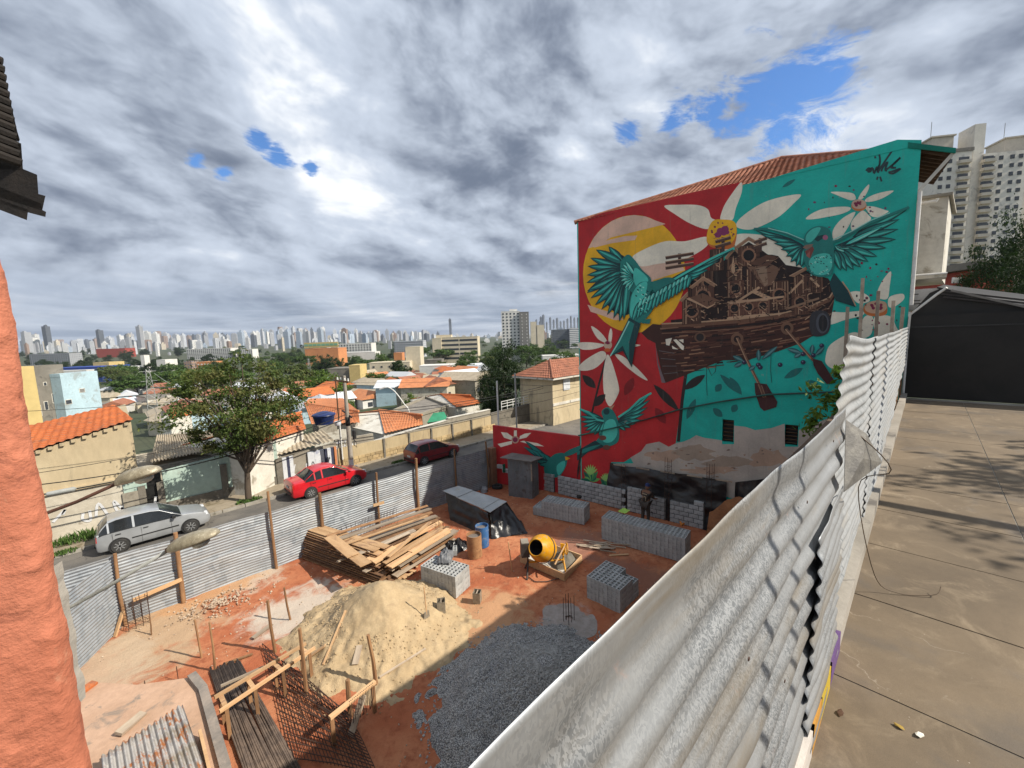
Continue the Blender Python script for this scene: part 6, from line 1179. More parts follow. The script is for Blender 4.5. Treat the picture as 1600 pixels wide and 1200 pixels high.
def make_car(label, loc, paint, kind, rz=0):
    t = thing('parked_car', label, 'car', loc, rz, 'cars parked along the kerb')
    if kind == 'hatch':
        L, W, wx = 3.85, 1.63, (.70, 3.07); S = [(0, .34, .60, .62, .70), (.03, .24, .78, .82, .76), (.10, .20, .86, .98, .79), (.24, .19, .90, 1.18, .80), (.42, .19, .91, 1.36, .805), (.7, .19, .92, 1.425, .812), (1.2, .19, .925, 1.445, .815), (1.75, .19, .92, 1.43, .815), (2.08, .19, .91, 1.37, .812), (2.45, .19, .90, 1.15, .808), (2.80, .19, .89, .945, .80), (3.2, .19, .84, .885, .785), (3.55, .20, .77, .80, .75), (3.76, .24, .66, .68, .68), (3.85, .34, .54, .55, .58)]
        rg, wsg, doors = (2, 4), (8, 10), (1.42,); cab = (2, 10)
    else:
        L, W, wx = 4.25, 1.68, (.92, 3.45); S = [(0, .34, .62, .64, .72), (.04, .24, .84, .90, .79), (.12, .20, .90, .985, .81), (.42, .19, .92, 1.01, .825), (.66, .19, .925, 1.03, .83), (.92, .19, .93, 1.20, .835), (1.2, .19, .93, 1.37, .84), (1.6, .19, .925, 1.45, .84), (2.1, .19, .92, 1.455, .84), (2.45, .19, .91, 1.37, .838), (2.82, .19, .90, 1.14, .832), (3.2, .19, .89, .945, .825), (3.6, .19, .85, .895, .81), (3.95, .20, .77, .80, .77), (4.15, .25, .66, .68, .69), (4.25, .35, .54, .55, .58)]
        rg, wsg, doors = (4, 6), (9, 11), (1.85,); cab = (4, 11)
    secs = []
    for x, zb, zs, zt, w in S:
        dz = zt - zs; wt = w - .02 - .30 * min(1, max(0, dz) / .5) * .62; zm = zb + (zs - zb) * .52
        secs.append([(x, -w * .93, zb), (x, -w * .985, zb + .10), (x, -w, zm), (x, -w * .965, zs), (x, -wt, zt - min(.05, dz * .3 + .008)), (x, -wt * .86, zt - .008), (x, -wt * .45, zt + .008), (x, 0, zt + .012)])
    NP = 8; full = [s + [(p[0], -p[1], p[2]) for p in reversed(s[:-1])] for s in secs]; n = len(full[0]); body, glass = MB(), {}
    def cls(i, k):
        kk = k if k < n // 2 else n - 2 - k
        if cab[0] <= i < cab[1] and kk == 3: return 'side_window'
        if rg[0] <= i < rg[1] and kk in (4, 5, 6): return 'rear_window'
        if wsg[0] <= i < wsg[1] and kk in (4, 5, 6): return 'windscreen'
    V = [p for s in full for p in s]; F = {}
    for i in range(len(full) - 1):
        for k in range(n - 1): F.setdefault(cls(i, k), []).append((i * n + k, (i + 1) * n + k, (i + 1) * n + k + 1, i * n + k + 1))
    F[None] += [tuple(range(n)), tuple((len(full) - 1) * n + k for k in range(n - 1, -1, -1))]; F[None] += [(i * n, i * n + n - 1, (i + 1) * n + n - 1, (i + 1) * n) for i in range(len(full) - 1)]
    for key, fs in F.items():
        us = sorted({i for f in fs for i in f}); ix = {v: k for k, v in enumerate(us)}; m = MB(); m.add([V[i] for i in us], [tuple(ix[i] for i in f) for f in fs]); me = m.mesh(key or 'body', paint if key is None else 'car_glass', 35 if key is None else True)
        o = link(key or 'body', me, t)
        if key is None: bv = o.modifiers.new('soft', 'BEVEL'); bv.width = .012; bv.limit_method = 'ANGLE'; bv.angle_limit = R(40)
    wmax = W / 2 + .008
    for s in (-1, 1):
        for i in range(cab[0], cab[1] + 1):                       # pillars over the side glass
            mid = (cab[0] + cab[1]) // 2
            if i in (cab[0], cab[1], mid, cab[0] + 2):
                a, b = secs[i][3], secs[i][4]; m = MB(); wd = .075 if i in (mid,) else .06; m.bar((a[0], s * (abs(a[1]) + .006), a[2] - .01), (b[0], s * (abs(b[1]) + .008), b[2] + .01), wd, .012, up=(0, s, 0)); m.build('pillar', paint, t)
        m = MB(); m.tube([(secs[i][4][0], s * (abs(secs[i][4][1]) + .002), secs[i][4][2] + .006) for i in range(cab[0], cab[1] + 1)], .022, 6); m.build('roof_rail', paint, t, True)
        m = MB(); m.tube([(secs[i][3][0], s * (abs(secs[i][3][1]) + .006), secs[i][3][2] + .005) for i in range(cab[0], cab[1] + 1)], .011, 5); m.build('belt_trim', 'car_trim', t, True)
        for dx in doors + (doors[0] - .9, doors[0] + 1.0):
            m = MB(); m.box((dx, s * (wmax - .018), .56), (.008, .02, .62)); m.build('door_gap', 'car_trim', t)
        for dx in (doors[0] - .72, doors[0] + .15): m = MB(); m.box((dx, s * (wmax - .012), .80), (.17, .03, .03)); m.build('door_handle', 'car_trim', t)
        m = MB(); m.box(((wx[0] + wx[1]) / 2, s * (wmax - .008), .50), (wx[1] - wx[0] - .8, .022, .045)); m.build('side_moulding', 'car_trim', t)
        m = MB(); m.box((cab[1] and S[cab[1]][0] - .28, s * (wmax + .06), .96), (.12, .17, .12), taper=.85); m.build('mirror', 'car_trim' if kind == 'hatch' else paint, t)
        hz = .74 if kind == 'hatch' else .80
        m = MB(); m.box((.10, s * (.66 if kind == 'hatch' else .70), hz), (.16, .20, .22), taper=.8); m.build('tail_light', 'tail_red', t); m = MB(); m.box((L - .22, s * .56, .68), (.30, .26, .13), taper=.8); m.build('headlight', 'lamp_clear', t)
        for x in wx:
            m = MB(); m.lathe([(.345, -.02), (.345, .02), (.0, .021)], 24, (x, s * (wmax - .022), .30), Matrix.Rotation(-s * math.pi / 2, 3, 'X')); m.build('wheel_arch', 'car_trim', t)
            wl = link('wheel', None, t, (x, s * (wmax - .075), .295)); rot = Matrix.Rotation(-s * math.pi / 2, 3, 'X')
            m = MB(); m.lathe([(.20, -.09), (.27, -.09), (.293, -.06), (.293, .07), (.27, .10), (.20, .10)], 24, (0, 0, 0), rot); m.build('tyre', 'rubber', wl, 40)
            m = MB(); m.lathe([(.20, .085), (.19, .105), (.185, .07), (.06, .08), (.05, .1), (.0, .1)], 24, (0, 0, 0), rot); 
            for k in range(8): a = k * math.pi / 4; m.bar(rot @ Vector((.04 * math.cos(a), .04 * math.sin(a), .1)), rot @ Vector((.19 * math.cos(a), .19 * math.sin(a), .098)), .035, .03, up=(0, s, 0))
            m.build('rim', 'rim_metal', wl, 40)
    m = MB(); m.box((-.006, 0, .62 if kind == 'hatch' else .70), (.02, .4, .13)); m.build('number_plate', 'plate_grey', t)
    m = MB(); m.box((-.012, 0, .42), (.06, 1.25, .10)); m.build('rear_bumper_strip', 'car_trim', t)
    m = MB(); m.box((L - .03, 0, .45), (.10, .9, .13)); m.build('grille', 'car_trim', t)
    return t
make_car('silver five-door hatchback parked before the beige house', (G(189, 862).x - .70, 24.18, -8.47), 'paint_silver', 'hatch')
make_car('bright red saloon car parked beside the concrete pole', (G(486, 778).x - .92, 24.2, -8.47), 'paint_red', 'sedan')
make_car('dark wine-red hatchback parked beyond the pole in half shade', (13.75, 24.25, -8.47), 'paint_wine', 'hatch')

# ------------------------------------------------------------------ far side of the street: garden walls and houses
mat('beige_render', (.50, .42, .28), (.42, .34, .22), scale=.5, world=True, c3=(.27, .23, .16), bmp=.35, stretch=(1, 1, .35)); mat('dirty_white', (.52, .48, .40), (.38, .34, .27), scale=.7, world=True, c3=(.24, .205, .16), bmp=.4)
mat('mint_wall', (.40, .50, .44), (.34, .44, .39), scale=.7, world=True, c3=(.28, .33, .29), bmp=.25); mat('grey_render', (.30, .275, .225), (.235, .21, .17), scale=.6, world=True, c3=(.17, .15, .12), bmp=.35); mat('yellow_stone', (.43, .325, .175), (.33, .24, .13), scale=1.6, world=True, c3=(.24, .19, .12), bmp=.7, bscale=6, bdist=.05, rand=.2)
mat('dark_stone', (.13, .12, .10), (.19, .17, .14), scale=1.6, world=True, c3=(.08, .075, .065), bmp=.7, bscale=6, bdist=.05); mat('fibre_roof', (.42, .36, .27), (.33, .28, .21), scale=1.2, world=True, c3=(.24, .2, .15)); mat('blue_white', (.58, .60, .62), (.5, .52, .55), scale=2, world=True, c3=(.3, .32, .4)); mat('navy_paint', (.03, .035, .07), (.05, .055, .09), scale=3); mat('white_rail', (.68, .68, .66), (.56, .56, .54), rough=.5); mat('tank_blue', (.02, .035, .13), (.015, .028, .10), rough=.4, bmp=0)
mat('gate_black', (.012, .012, .012), (.02, .02, .02), rough=.4); mat('pole_concrete', (.33, .30, .255), (.25, .225, .19), scale=3, stretch=(1, 1, .3), c3=(.19, .17, .15)); mat('cable_black', (.012, .012, .012), (.018, .018, .018), rough=.6, bmp=0); mat('graffiti_white', (.62, .63, .64), (.5, .51, .53), scale=4, bmp=0); mat('graffiti_dark', (.05, .05, .055), (.08, .08, .08), scale=4, bmp=0)
def zy(px, py, y): return WY(px, py, y).z
def wall_seg(name, x0, x1, z0, z1, m, label, cat='wall', th=.2, y=WALL_Y, parent=None, base=-8.55):
    b = MB(); b.prism([(x0, y, base), (x1, y, base), (x1, y, z1), (x0, y, z0)], (0, th, 0)); o = b.build(name, m, parent)
    return tag(o, label, cat) if parent is None else o
def scrawl(parent, x0, z0, n, h, m, y, w=.035, sd=1, slant=0):
    """sprayed letters: loose strokes"""
    r_ = random.Random(sd); x = x0
    for i in range(n):
        pts = [(x + r_.uniform(0, h * .6), z0 + r_.uniform(0, h)) for _ in range(4)]; b = MB(); q = spline([(p[0], p[1] + slant * (p[0] - x0), 0) for p in pts], 5, False); L = []; Rr = []
        for k, p in enumerate(q): d = (q[min(k + 1, len(q) - 1)] - q[max(k - 1, 0)]); d = d.normalized() if d.length > 1e-6 else Vector((1, 0, 0)); nn = Vector((-d.y, d.x, 0)) * w; L.append(p + nn); Rr.append(p - nn)
        for k in range(len(q) - 1): b.add([(L[k].x, y, L[k].y), (L[k + 1].x, y, L[k + 1].y), (Rr[k + 1].x, y, Rr[k + 1].y), (Rr[k].x, y, Rr[k].y)], [(0, 1, 2, 3)])
        b.build('sprayed_letter', m, parent); x += h * .75
def make_far_side():
    Y = WALL_Y
    h = thing_w('beige_house', 'stained beige house with an orange tiled roof behind the silver car', 'house', (-3, 29, -8.5))
    xe = WY(204, 655, Y).x; zr = WY(204, 658, Y).z; zl = WY(65, 702, Y).z; xl = WY(65, 702, Y).x; sl = (zr - zl) / (xe - xl); x0 = -9.0; z0 = zl + sl * (x0 - xl)
    zs = WY(130, 762, Y).z
    b = MB(); b.prism([(x0, Y, zs), (xe, Y, zs), (xe, Y, zr), (x0, Y, z0)], (0, 9, 0)); b.build('wall', 'beige_render', h)
    b = MB(); b.prism([(x0, Y - .02, -8.6), (xe - .1, Y - .02, -8.6), (xe - .1, Y - .02, zs), (x0, Y - .02, zs)], (0, .3, 0)); b.build('lower_wall', 'dirty_white', h)
    b = MB(); b.box(((x0 + xe) / 2, Y - .06, zs + .06), (xe - x0, .16, .14)); b.build('ledge', 'beige_render', h)
    tile_roof('roof', [(x0, Y - .12, z0 + .03), (xe + .12, Y - .12, zr + .05), (xe - .5, Y + 6.5, zr + .25), (x0, Y + 6.5, z0 + .9)], h, 'roof_tile_orange', pitch=.3, course=.42, amp=.06)
    n = 26
    for k in range(n): x = x0 + (xe - x0) * (k + .5) / n; b = MB(); b.box((x, Y - .05, z0 + (zr - z0) * (k + .5) / n - .06), (.14, .12, .14)); b.build('eave_bracket', 'beige_render', h)
    scrawl(h, -2.6, -8.0, 6, .9, 'graffiti_white', Y - .045, .05, 5)
    g = thing_w('black_gate', 'black sheet gate between beige house and mint wall', 'gate', (.9, Y, -8.5)); b = MB(); b.box((WY(235, 770, Y).x, Y + .08, -7.35), (.95, .06, 2.2)); b.build('leaf', 'gate_black', g)
    for px in (222, 252): b = MB(); b.box((WY(px, 770, Y).x, Y + .02, -7.65), (.28, .3, 1.75)); b.build('pier', 'dark_stone', g)
    b = MB(); b.box((WY(208, 760, Y).x, Y + .0, -7.75), (.85, .24, 1.6)); b.build('side_wall', 'grey_render', g); b = MB(); b.box((WY(208, 740, Y).x, Y + .03, -6.6), (.85, .2, .7)); b.build('side_wall', 'mint_wall', g)
    x1, x2 = WY(256, 760, Y).x, WY(432, 700, Y).x; m = thing_w('mint_wall', 'pale mint garden wall dappled by the street tree', 'wall', (4, Y, -8.5)); wall_seg('wall', x1, x2, zy(256, 736, Y), zy(432, 690, Y), 'mint_wall', None, parent=m, th=.25)
    b = MB(); b.box(((x1 + x2) / 2, Y - .03, -8.2), (x2 - x1, .1, .6)); b.build('plinth', 'dark_stone', m); xp = WY(352, 760, Y).x; b = MB(); b.box((xp, Y - .04, -7.5), (.3, .14, 2.0)); b.build('pier', 'dark_stone', m)
    # beige corrugated porch roofs behind the mint wall
    p = thing_w('porch_roof', 'sloping beige corrugated porch roof behind the mint wall', 'roof', (3, Y + 2, -6)); A, B, C, D = Vector((.9, 27.55, -5.75)), Vector((5.6, 27.55, -5.6)), WY(345, 672, 33.5), WY(245, 680, 33.5); nf = 34
    q = MB(); q.grid(lambda u, v: tuple(A.lerp(B, u).lerp(D.lerp(C, u), v) + Vector((0, 0, .05 * math.sin(u * nf * 6.283)))), nf * 6, 4); q.build('sheet', 'fibre_roof', p, True)
    q = MB(); q.box((2.6, Y + 3, -7.4), (4.6, 4, 2.6)); q.build('wall', 'dirty_white', p)
    # painted pillars and panels
    w = thing_w('pillared_wall', 'garden wall with white pillars and sprayed panels behind the red car', 'wall', (8.3, Y, -8.5)); xa, xb = WY(433, 740, Y).x, WY(527, 720, Y).x; wall_seg('wall', xa, xb, -6.85, -6.6, 'grey_render', None, parent=w)
    for k, (px, ww, mm) in enumerate(((437, .35, 'dark_stone'), (446, .28, 'blue_white'), (451, .16, 'navy_paint'), (456, .24, 'blue_white'), (489, .5, 'blue_white'), (497, .3, 'blue_white'), (505, .34, 'blue_white'), (510, .16, 'navy_paint'), (516, .22, 'blue_white'), (521, .16, 'navy_paint'), (526, .14, 'roof_tile_salmon'))): x = WY(px, 740, Y).x; b = MB(); b.box((x, Y - .05 - .01 * (k % 3), -7.72), (ww, .16, 1.75)); b.build('pillar', mm, w)
    scrawl(w, WY(460, 750, Y).x, -8.3, 3, .9, 'graffiti_white', Y - .02, .03, 8); scrawl(w, WY(489, 750, Y).x, -8.0, 3, .6, 'graffiti_dark', Y - .16, .02, 9)
    q = MB(); A, B, C, D = Vector((xa - 1.2, Y + .05, -6.7)), Vector((xb, Y + .05, -6.45)), Vector((xb, Y + 2.2, -6.05)), Vector((xa - .2, Y + 2.2, -6.3)); q.grid(lambda u, v: tuple(A.lerp(B, u).lerp(D.lerp(C, u), v) + Vector((0, 0, .04 * math.sin(u * 110)))), 100, 3); q.build('roof_sheet', 'fibre_roof', w)
    # long yellow stone wall with grey render above
    y = thing_w('yellow_stone_wall', 'long yellow stone wall with grey render top along the street', 'wall', (16, Y, -8.5)); xs = [(xb, -6.45), (WY(585, 700, Y).x, -6.5), (WY(585.5, 700, Y).x, zy(587, 690, Y)), (WY(625, 690, Y).x, zy(625, 678, Y)), (WY(700, 680, Y).x, zy(700, 657, Y)), (WY(702, 680, Y).x, zy(702, 654, Y)), (WY(768, 680, Y).x, zy(768, 640, Y))]
    b = MB(); b.prism([(xs[0][0], Y + .04, -8.6), (xs[-1][0], Y + .04, -8.6)] + [(a, Y + .04, c) for a, c in reversed(xs)], (0, .25, 0)); b.build('render', 'grey_render', y)
    xL, xR = xs[0][0] + .1, xs[-1][0]; rr = random.Random(5); z = -8.5; zt = -7.9
    while z < zt:                                   # roughly coursed stones, each one proud of the render
        hh = rr.uniform(.17, .26); x = xL
        while x < xR:
            ww = rr.uniform(.28, .62); b = MB(); b.box((x + ww / 2, Y + .02 - rr.uniform(0, .02), z + hh / 2), (ww - .02, .10, hh - .018), taper=.97); o = b.build('stone', 'yellow_stone', y); x += ww
        z += hh
    b = MB(); b.box(((xL + xR) / 2, Y + .02, -7.5), (xR - xL, .07, .95)); b.build('plaster_band', mat('yellow_plaster', (.45, .36, .22), (.37, .29, .175), scale=.8, world=True, c3=(.25, .2, .14), bmp=.4, stretch=(1, 1, .3)), y)
    for px in (600, 640, 675, 708, 738): b = MB(); b.box((WY(px, 700, Y).x, Y + .0, -7.75), (.13, .2, 1.5)); b.build('buttress', 'dark_stone', y)
    b = MB()
    for (a, c), (d, f) in zip(xs[2:], xs[3:]): 
        if d - a > .2: b.bar((a, Y + .16, c + .025), (d, Y + .16, f + .025), .34, .05)
    b.build('coping', 'white_plaster', y); scrawl(y, WY(526, 703, Y).x, -7.15, 6, .32, 'graffiti_white', Y + .03, .045, 3, -.0); scrawl(y, WY(522, 690, Y).x, -6.75, 5, .22, 'graffiti_white', Y + .03, .05, 13)
    # the wall goes on uphill, its shade put into a dark colour, with a white railing
    y2 = thing_w('shaded_stone_wall', 'stone wall coloured dark for shade, with a white railing beyond the yellow wall', 'wall', (30, Y, -8.5)); wall_seg('wall', xR + .05, 64, zy(768, 640, Y) - .35, -5.6, 'dark_stone', None, parent=y2, th=.3)
    xa = xR + 1.5
    for k in range(40):
        x = xa + k * .75; z = -6.75 + (x - xa) * .022; b = MB(); b.box((x, Y + .15, z + .35), (.05, .05, .85)); b.build('baluster', 'white_rail', y2)
    for dz in (.28, .55, .78): b = MB(); b.bar((xa, Y + .15, -6.75 + dz), (xa + 30, Y + .15, -6.09 + dz), .045, .05); b.build('rail', 'white_rail', y2)
make_far_side()

def roof_house(name, label, pts, m, wallm='white_plaster', base=-13, pitch=.3, grp=None):
    """pts: eave-left, eave-right, ridge-right, ridge-left as (px, py, z)"""
    q = [G(a, b, c) for a, b, c in pts]; t = thing_w(name, label, 'house', (sum(p.x for p in q) / 4, sum(p.y for p in q) / 4, base), grp)
    tile_roof('roof', q, t, m, pitch=pitch, course=.42, amp=.05)
    n = (q[1] - q[0]); n = Vector((-n.y, n.x, 0)).normalized(); c = (q[0] + q[1] + q[2] + q[3]) / 4
    if n.dot(c - q[0]) < 0: n = -n
    dpt = max((q[3] - q[0]).dot(n), (q[2] - q[1]).dot(n))
    far = [q[1] + n * dpt * 2, q[0] + n * dpt * 2]
    tile_roof('roof', [far[0], far[1], q[3], q[2]], t, m, pitch=pitch, course=.42, amp=.05); ridge_caps(q[3], q[2], t, m)
    b = MB(); ft = [(p - c) * 1 for p in (q[0], q[1], far[0], far[1])]; ctr = sum((q[0], q[1], far[0], far[1]), Vector()) / 4
    zz = min(q[0].z, q[1].z) - .06; b.prism([Vector(((p.x - ctr.x) * .95 + ctr.x, (p.y - ctr.y) * .95 + ctr.y, zz)) for p in (q[0], q[1], far[0], far[1])], (0, 0, base - zz)); b.build('wall', wallm, t)
    for k, (a_, b_) in enumerate(((q[0], q[3]), (q[1], q[2]))): g = MB(); f = far[1 - k] if k else far[1]; f = far[1] if k == 0 else far[0]; g.add([Vector((p.x, p.y, p.z - .05)) for p in (a_, b_, f)], [(0, 1, 2)]); g.build('gable', wallm, t)
    return t
roof_house('tiled_house', 'house with a broad salmon tiled roof right of the concrete pole', [(601, 678, -6.9), (661, 664, -6.9), (659, 649, -6.1), (592, 641, -6.1)], 'roof_tile_salmon', base=-9.5)
roof_house('tiled_house', 'house with an orange tiled roof and the blue water tank', [(487, 664, -6.3), (562, 661, -6.6), (560, 643, -5.9), (476, 631, -5.7)], 'roof_tile_salmon', base=-9.5)
roof_house('tiled_house', 'house with an orange roof half hidden by the street tree', [(385, 700, -5.6), (478, 672, -5.7), (470, 645, -5.0), (390, 668, -4.9)], 'roof_tile_orange', base=-9.5)
roof_house('tiled_house', 'low house with a bright orange hipped roof left of the dark round tree', [(713, 637, -8.2), (752, 630, -8.2), (735, 618, -7.2), (688, 616, -7.2)], 'roof_tile_orange', base=-13)
roof_house('tiled_house', 'small house with an orange roof behind the mint wall tree', [(265, 655, -9.5), (300, 648, -9.5), (300, 640, -8.8), (262, 646, -8.8)], 'roof_tile_orange', base=-14)
def make_misc_street():
    p = G(507, 662, -6.0); t = thing('water_tank', 'dark blue plastic water tank on the orange roof', 'tank', tuple(p)); m = MB(); m.lathe([(.62, 0), (.78, .65), (.80, .68), (.80, .74), (.3, .92), (.0, .95)], 28); m.build('tank', 'tank_blue', t, 40); m = MB(); m.lathe([(.82, .64), (.84, .67), (.82, .71)], 28, caps=False); m.build('rim', 'tank_blue', t, 40); m = MB(); m.box((0, 0, -.3), (1.3, 1.3, .6)); m.build('base', 'grey_render', t)
    g = thing_w('flat_roofed_shop', 'grey flat-roofed building with a green awning behind the yellow wall', 'building', (20, 40, -12)); q = [G(612, 645, -7.6), G(648, 652, -7.6), G(700, 636, -7.6), G(665, 622, -7.6)]; m = MB(); m.prism(q, (0, 0, -5)); m.build('body', 'grey_render', g)
    m = MB(); c = sum(q, Vector()) / 4; m.prism([(x - c) * .93 + c + Vector((0, 0, .004)) for x in q], (0, 0, .02)); m.build('roof_felt', mat('felt', (.24, .215, .185), (.17, .155, .135), scale=1, world=True, c3=(.12, .11, .1)), g)
    for a, b in zip(q, q[1:] + q[:1]): m = MB(); m.bar(a + Vector((0, 0, .12)), b + Vector((0, 0, .12)), .2, .3); m.build('parapet', 'grey_render', g)
    a, b = G(646, 650, -7.8), G(694, 644, -7.8); m = MB(); m.prism([a, b, b + Vector((0, -.7, -.75)), a + Vector((0, -.7, -.75))], (0, .03, .05)); m.build('awning', mat('awning_green', (.015, .22, .12), (.01, .16, .085), rough=.6), g); scrawl(g, a.x + 1.2, a.z - .62, 4, .28, 'graffiti_white', a.y - .62, .03, 4)
    m = MB(); m.box((a + b) / 2 + Vector((0, .1, -1.6)), (3.4, .1, 1.7)); m.build('shopfront', 'lamp_clear', g)
    # concrete pole with cross-arms, transformer, lamp; thin second pole; two steel posts in the neighbour's yard
    P = Vector((G(566, 752).x, 25.25, -8.4)); t = thing('utility_pole', 'concrete utility pole with white painted foot beside the red car', 'pole', tuple(P)); top = 6.35
    m = MB(); m.tube([(0, 0, 1.0), (0, 0, top)], .15, 14, r2=.10); m.build('shaft', 'pole_concrete', t, 40); m = MB(); m.tube([(0, 0, -.1), (0, 0, 1.02)], .158, 14, r2=.152); m.build('painted_foot', 'white_rail', t, 40)
    m = MB(); m.bar((-.1, -.9, top - .35), (-.1, .9, top - .35), .09, .11); m.build('cross_arm', 'wood_stake', t); m = MB(); m.bar((.1, -.4, 3.75), (.1, 1.0, 4.05), .07, .09); m.build('bracket', 'car_trim', t)
    for y_ in (-.8, -.3, .3, .8): m = MB(); m.lathe([(.05, 0), (.06, .05), (.03, .08), (.05, .12), (.02, .16)], 10, (-.1, y_, top - .29)); m.build('insulator', 'white_rail', t)
    m = MB(); m.lathe([(.11, 0), (.12, .04), (.12, .5), (.06, .56)], 12, (.28, -.15, 2.35)); m.build('junction_box', 'car_trim', t); m = MB(); m.tube([(.22, -.15, 2.4), (.22, -.2, 1.9), (.35, -.2, 1.75), (.34, -.2, 2.1), (.2, -.15, 2.3)], .025, 6); m.build('cable_loop', 'cable_black', t, True); m = MB(); m.tube([(0, 0, 3.2), (0, 0, 3.75)], .15, 10); m.build('cable_wrap', 'cable_black', t, True)
    m = MB(); m.lathe([(.16, -.02), (.2, .05), (.2, .22), (.1, .26)], 14, (-.55, .2, 3.3)); m.build('lamp_bowl', 'lamp_clear', t, 40)
    P2 = WY(529, 695, WALL_Y + .3); t = thing('thin_pole', 'thin rusty service pole by the sprayed pillared wall', 'pole', (P2.x, WALL_Y - .12, -8.4)); m = MB(); m.tube([(0, 0, 0), (0, 0, 6.2)], .05, 8, r2=.04); m.build('shaft', 'timber_dark', t); m = MB(); m.tube([(.02, -.04, 0.6), (.02, -.04, 3.3)], .045, 6); m.build('conduit', 'white_rail', t)
    q = AT(641, 655, 42); t = thing_w('street_lamp', 'curved white street lamp behind the concrete pole', 'street lamp', (q.x, q.y, -13)); pts = [Vector((q.x, q.y, -13)), AT(640, 648, 42), AT(632, 632, 42), AT(617, 612, 42), AT(606, 605, 42), AT(600, 605, 42)]; m = MB(); m.tube([tuple(p) for p in spline(pts, 4, False)], .06, 7); m.build('mast', 'white_rail', t, True); m = MB(); m.bar(AT(602, 605, 42), AT(593, 608, 42), .25, .12); m.build('lantern', 'white_rail', t)
    for px, top_, base, lab in ((777, 595, 690, 'pale steel post with wires behind the low red wall'), (805, 583, 685, 'darker steel post with wires behind the low red wall')):
        B = WY(px + 3, base, 19.5 if px < 790 else 19.0); zt = WY(px, top_, B.y).z; t = thing('wire_post', lab, 'post', (B.x, B.y, -8.5)); m = MB(); m.tube([(0, 0, 0), (0, 0, zt + 8.5)], .055, 8); m.build('shaft', 'white_rail' if px < 790 else 'arm_grey', t)
    lines = [((775, 600), 19.5, (905, 600), 19.5), ((777, 622), 19.5, (905, 604), 19.5), ((777, 640), 19.5, (905, 612), 19.5), ((777, 655), 19.5, (905, 630), 19.5)]
    for i, (a, ya, b, yb) in enumerate(lines): m = MB(); p, q = WY(*a, ya), WY(*b, yb); m.tube([p, p.lerp(q, .5) - Vector((0, 0, .12)), q], .012, 4); tag(m.build('fence_wire', 'cable_black', None), ('top', 'second', 'third', 'lowest')[i] + ' strand of wire strung between the steel posts', 'wire')
    top = P + Vector((0, 0, 6.0))
    def cable(a, b, sag, r, lab): m = MB(); a, b = Vector(a), Vector(b); m.tube([a.lerp(b, k / 14) - Vector((0, 0, sag * 4 * (k / 14) * (1 - k / 14))) for k in range(15)], r, 5); tag(m.build('overhead_cable', 'cable_black', None, True), lab, 'cable')
    far = lambda px, py, y_: WY(px, py, y_)
    for i, (h_, pl, r_, lab) in enumerate(((4.1, (40, 760), .022, 'upper overhead cable crossing the beige house to the pole'), (3.85, (40, 777), .03, 'thick sagging cable bundle crossing the beige house'), (4.6, (40, 742), .012, 'thin overhead line above the beige house cables'))): cable(far(*pl, 25.2), P + Vector((-.12, 0, h_ - .2)), .55 - .12 * i, r_, lab)
    for h_, x_, z_, r_, lab in ((4.15, 34, .4, .025, 'overhead cable running from the pole along the yellow wall'), (3.95, 34, .2, .02, 'lower overhead cable running along the yellow wall'), (6.1, 34, 1.6, .01, 'thin power line leaving the pole top')): cable(P + Vector((.12, 0, h_ - .2)), (x_, 25.4, -4.9 + z_), .5, r_, lab)
    cable(P + Vector((-.1, -.8, 6.1)), (-8, 24.5, -1.6), .5, .01, 'thin power line from the pole top towards the left'); 
    m = MB(); q = WY(95, 765, 25.2); m.lathe([(.02, -.45), (.09, -.38), (.1, .38), (.02, .45)], 10, q - Vector((0, 0, .08)), Matrix.Rotation(math.pi / 2, 3, 'Y')); tag(m.build('splice_case', 'arm_grey', None, True), 'grey cable splice case hanging before the beige house', 'cable box')
    # tufts of weeds along the kerb
    for i, (px, py, w, hh, lab) in enumerate(((130, 850, .75, .55, 'bushy weeds behind the silver car'), (100, 872, .35, .25, 'small weeds on the kerb at far left'), (390, 790, .5, .3, 'weeds round the foot of the street tree'), (625, 728, .5, .22, 'weeds by the kerb behind the wine-red car'))):
        p = G(px, py - 4); mb = MB()
        for k in range(int(420 * w)):
            a, d = rnd.uniform(0, 6.28), w * math.sqrt(rnd.random()); x, y_ = p.x + d * math.cos(a) * 1.3, min(p.y, WALL_Y - w * .5 - .1) + d * math.sin(a) * .6; L = rnd.uniform(.4, 1) * hh * (1.2 - d / w * .6); b = rnd.uniform(0, 6.28); ln = rnd.uniform(.1, .6); wv = Vector((math.cos(b), math.sin(b), 0)); base = Vector((x, y_, -8.42)); s_ = Vector((-wv.y, wv.x, 0)) * .03
            mb.add([base - s_ * .4, base + wv * ln * L * .5 + Vector((0, 0, L * .6)) - s_, base + wv * ln * L + Vector((0, 0, L)), base + wv * ln * L * .5 + Vector((0, 0, L * .6)) + s_], [(0, 1, 2, 3)])
        tag(mb.build('weeds', mat('weed_green', (.07, .13, .025), (.045, .085, .018), scale=4, world=True, bmp=0)), lab, 'weeds', kind='stuff')
make_misc_street()

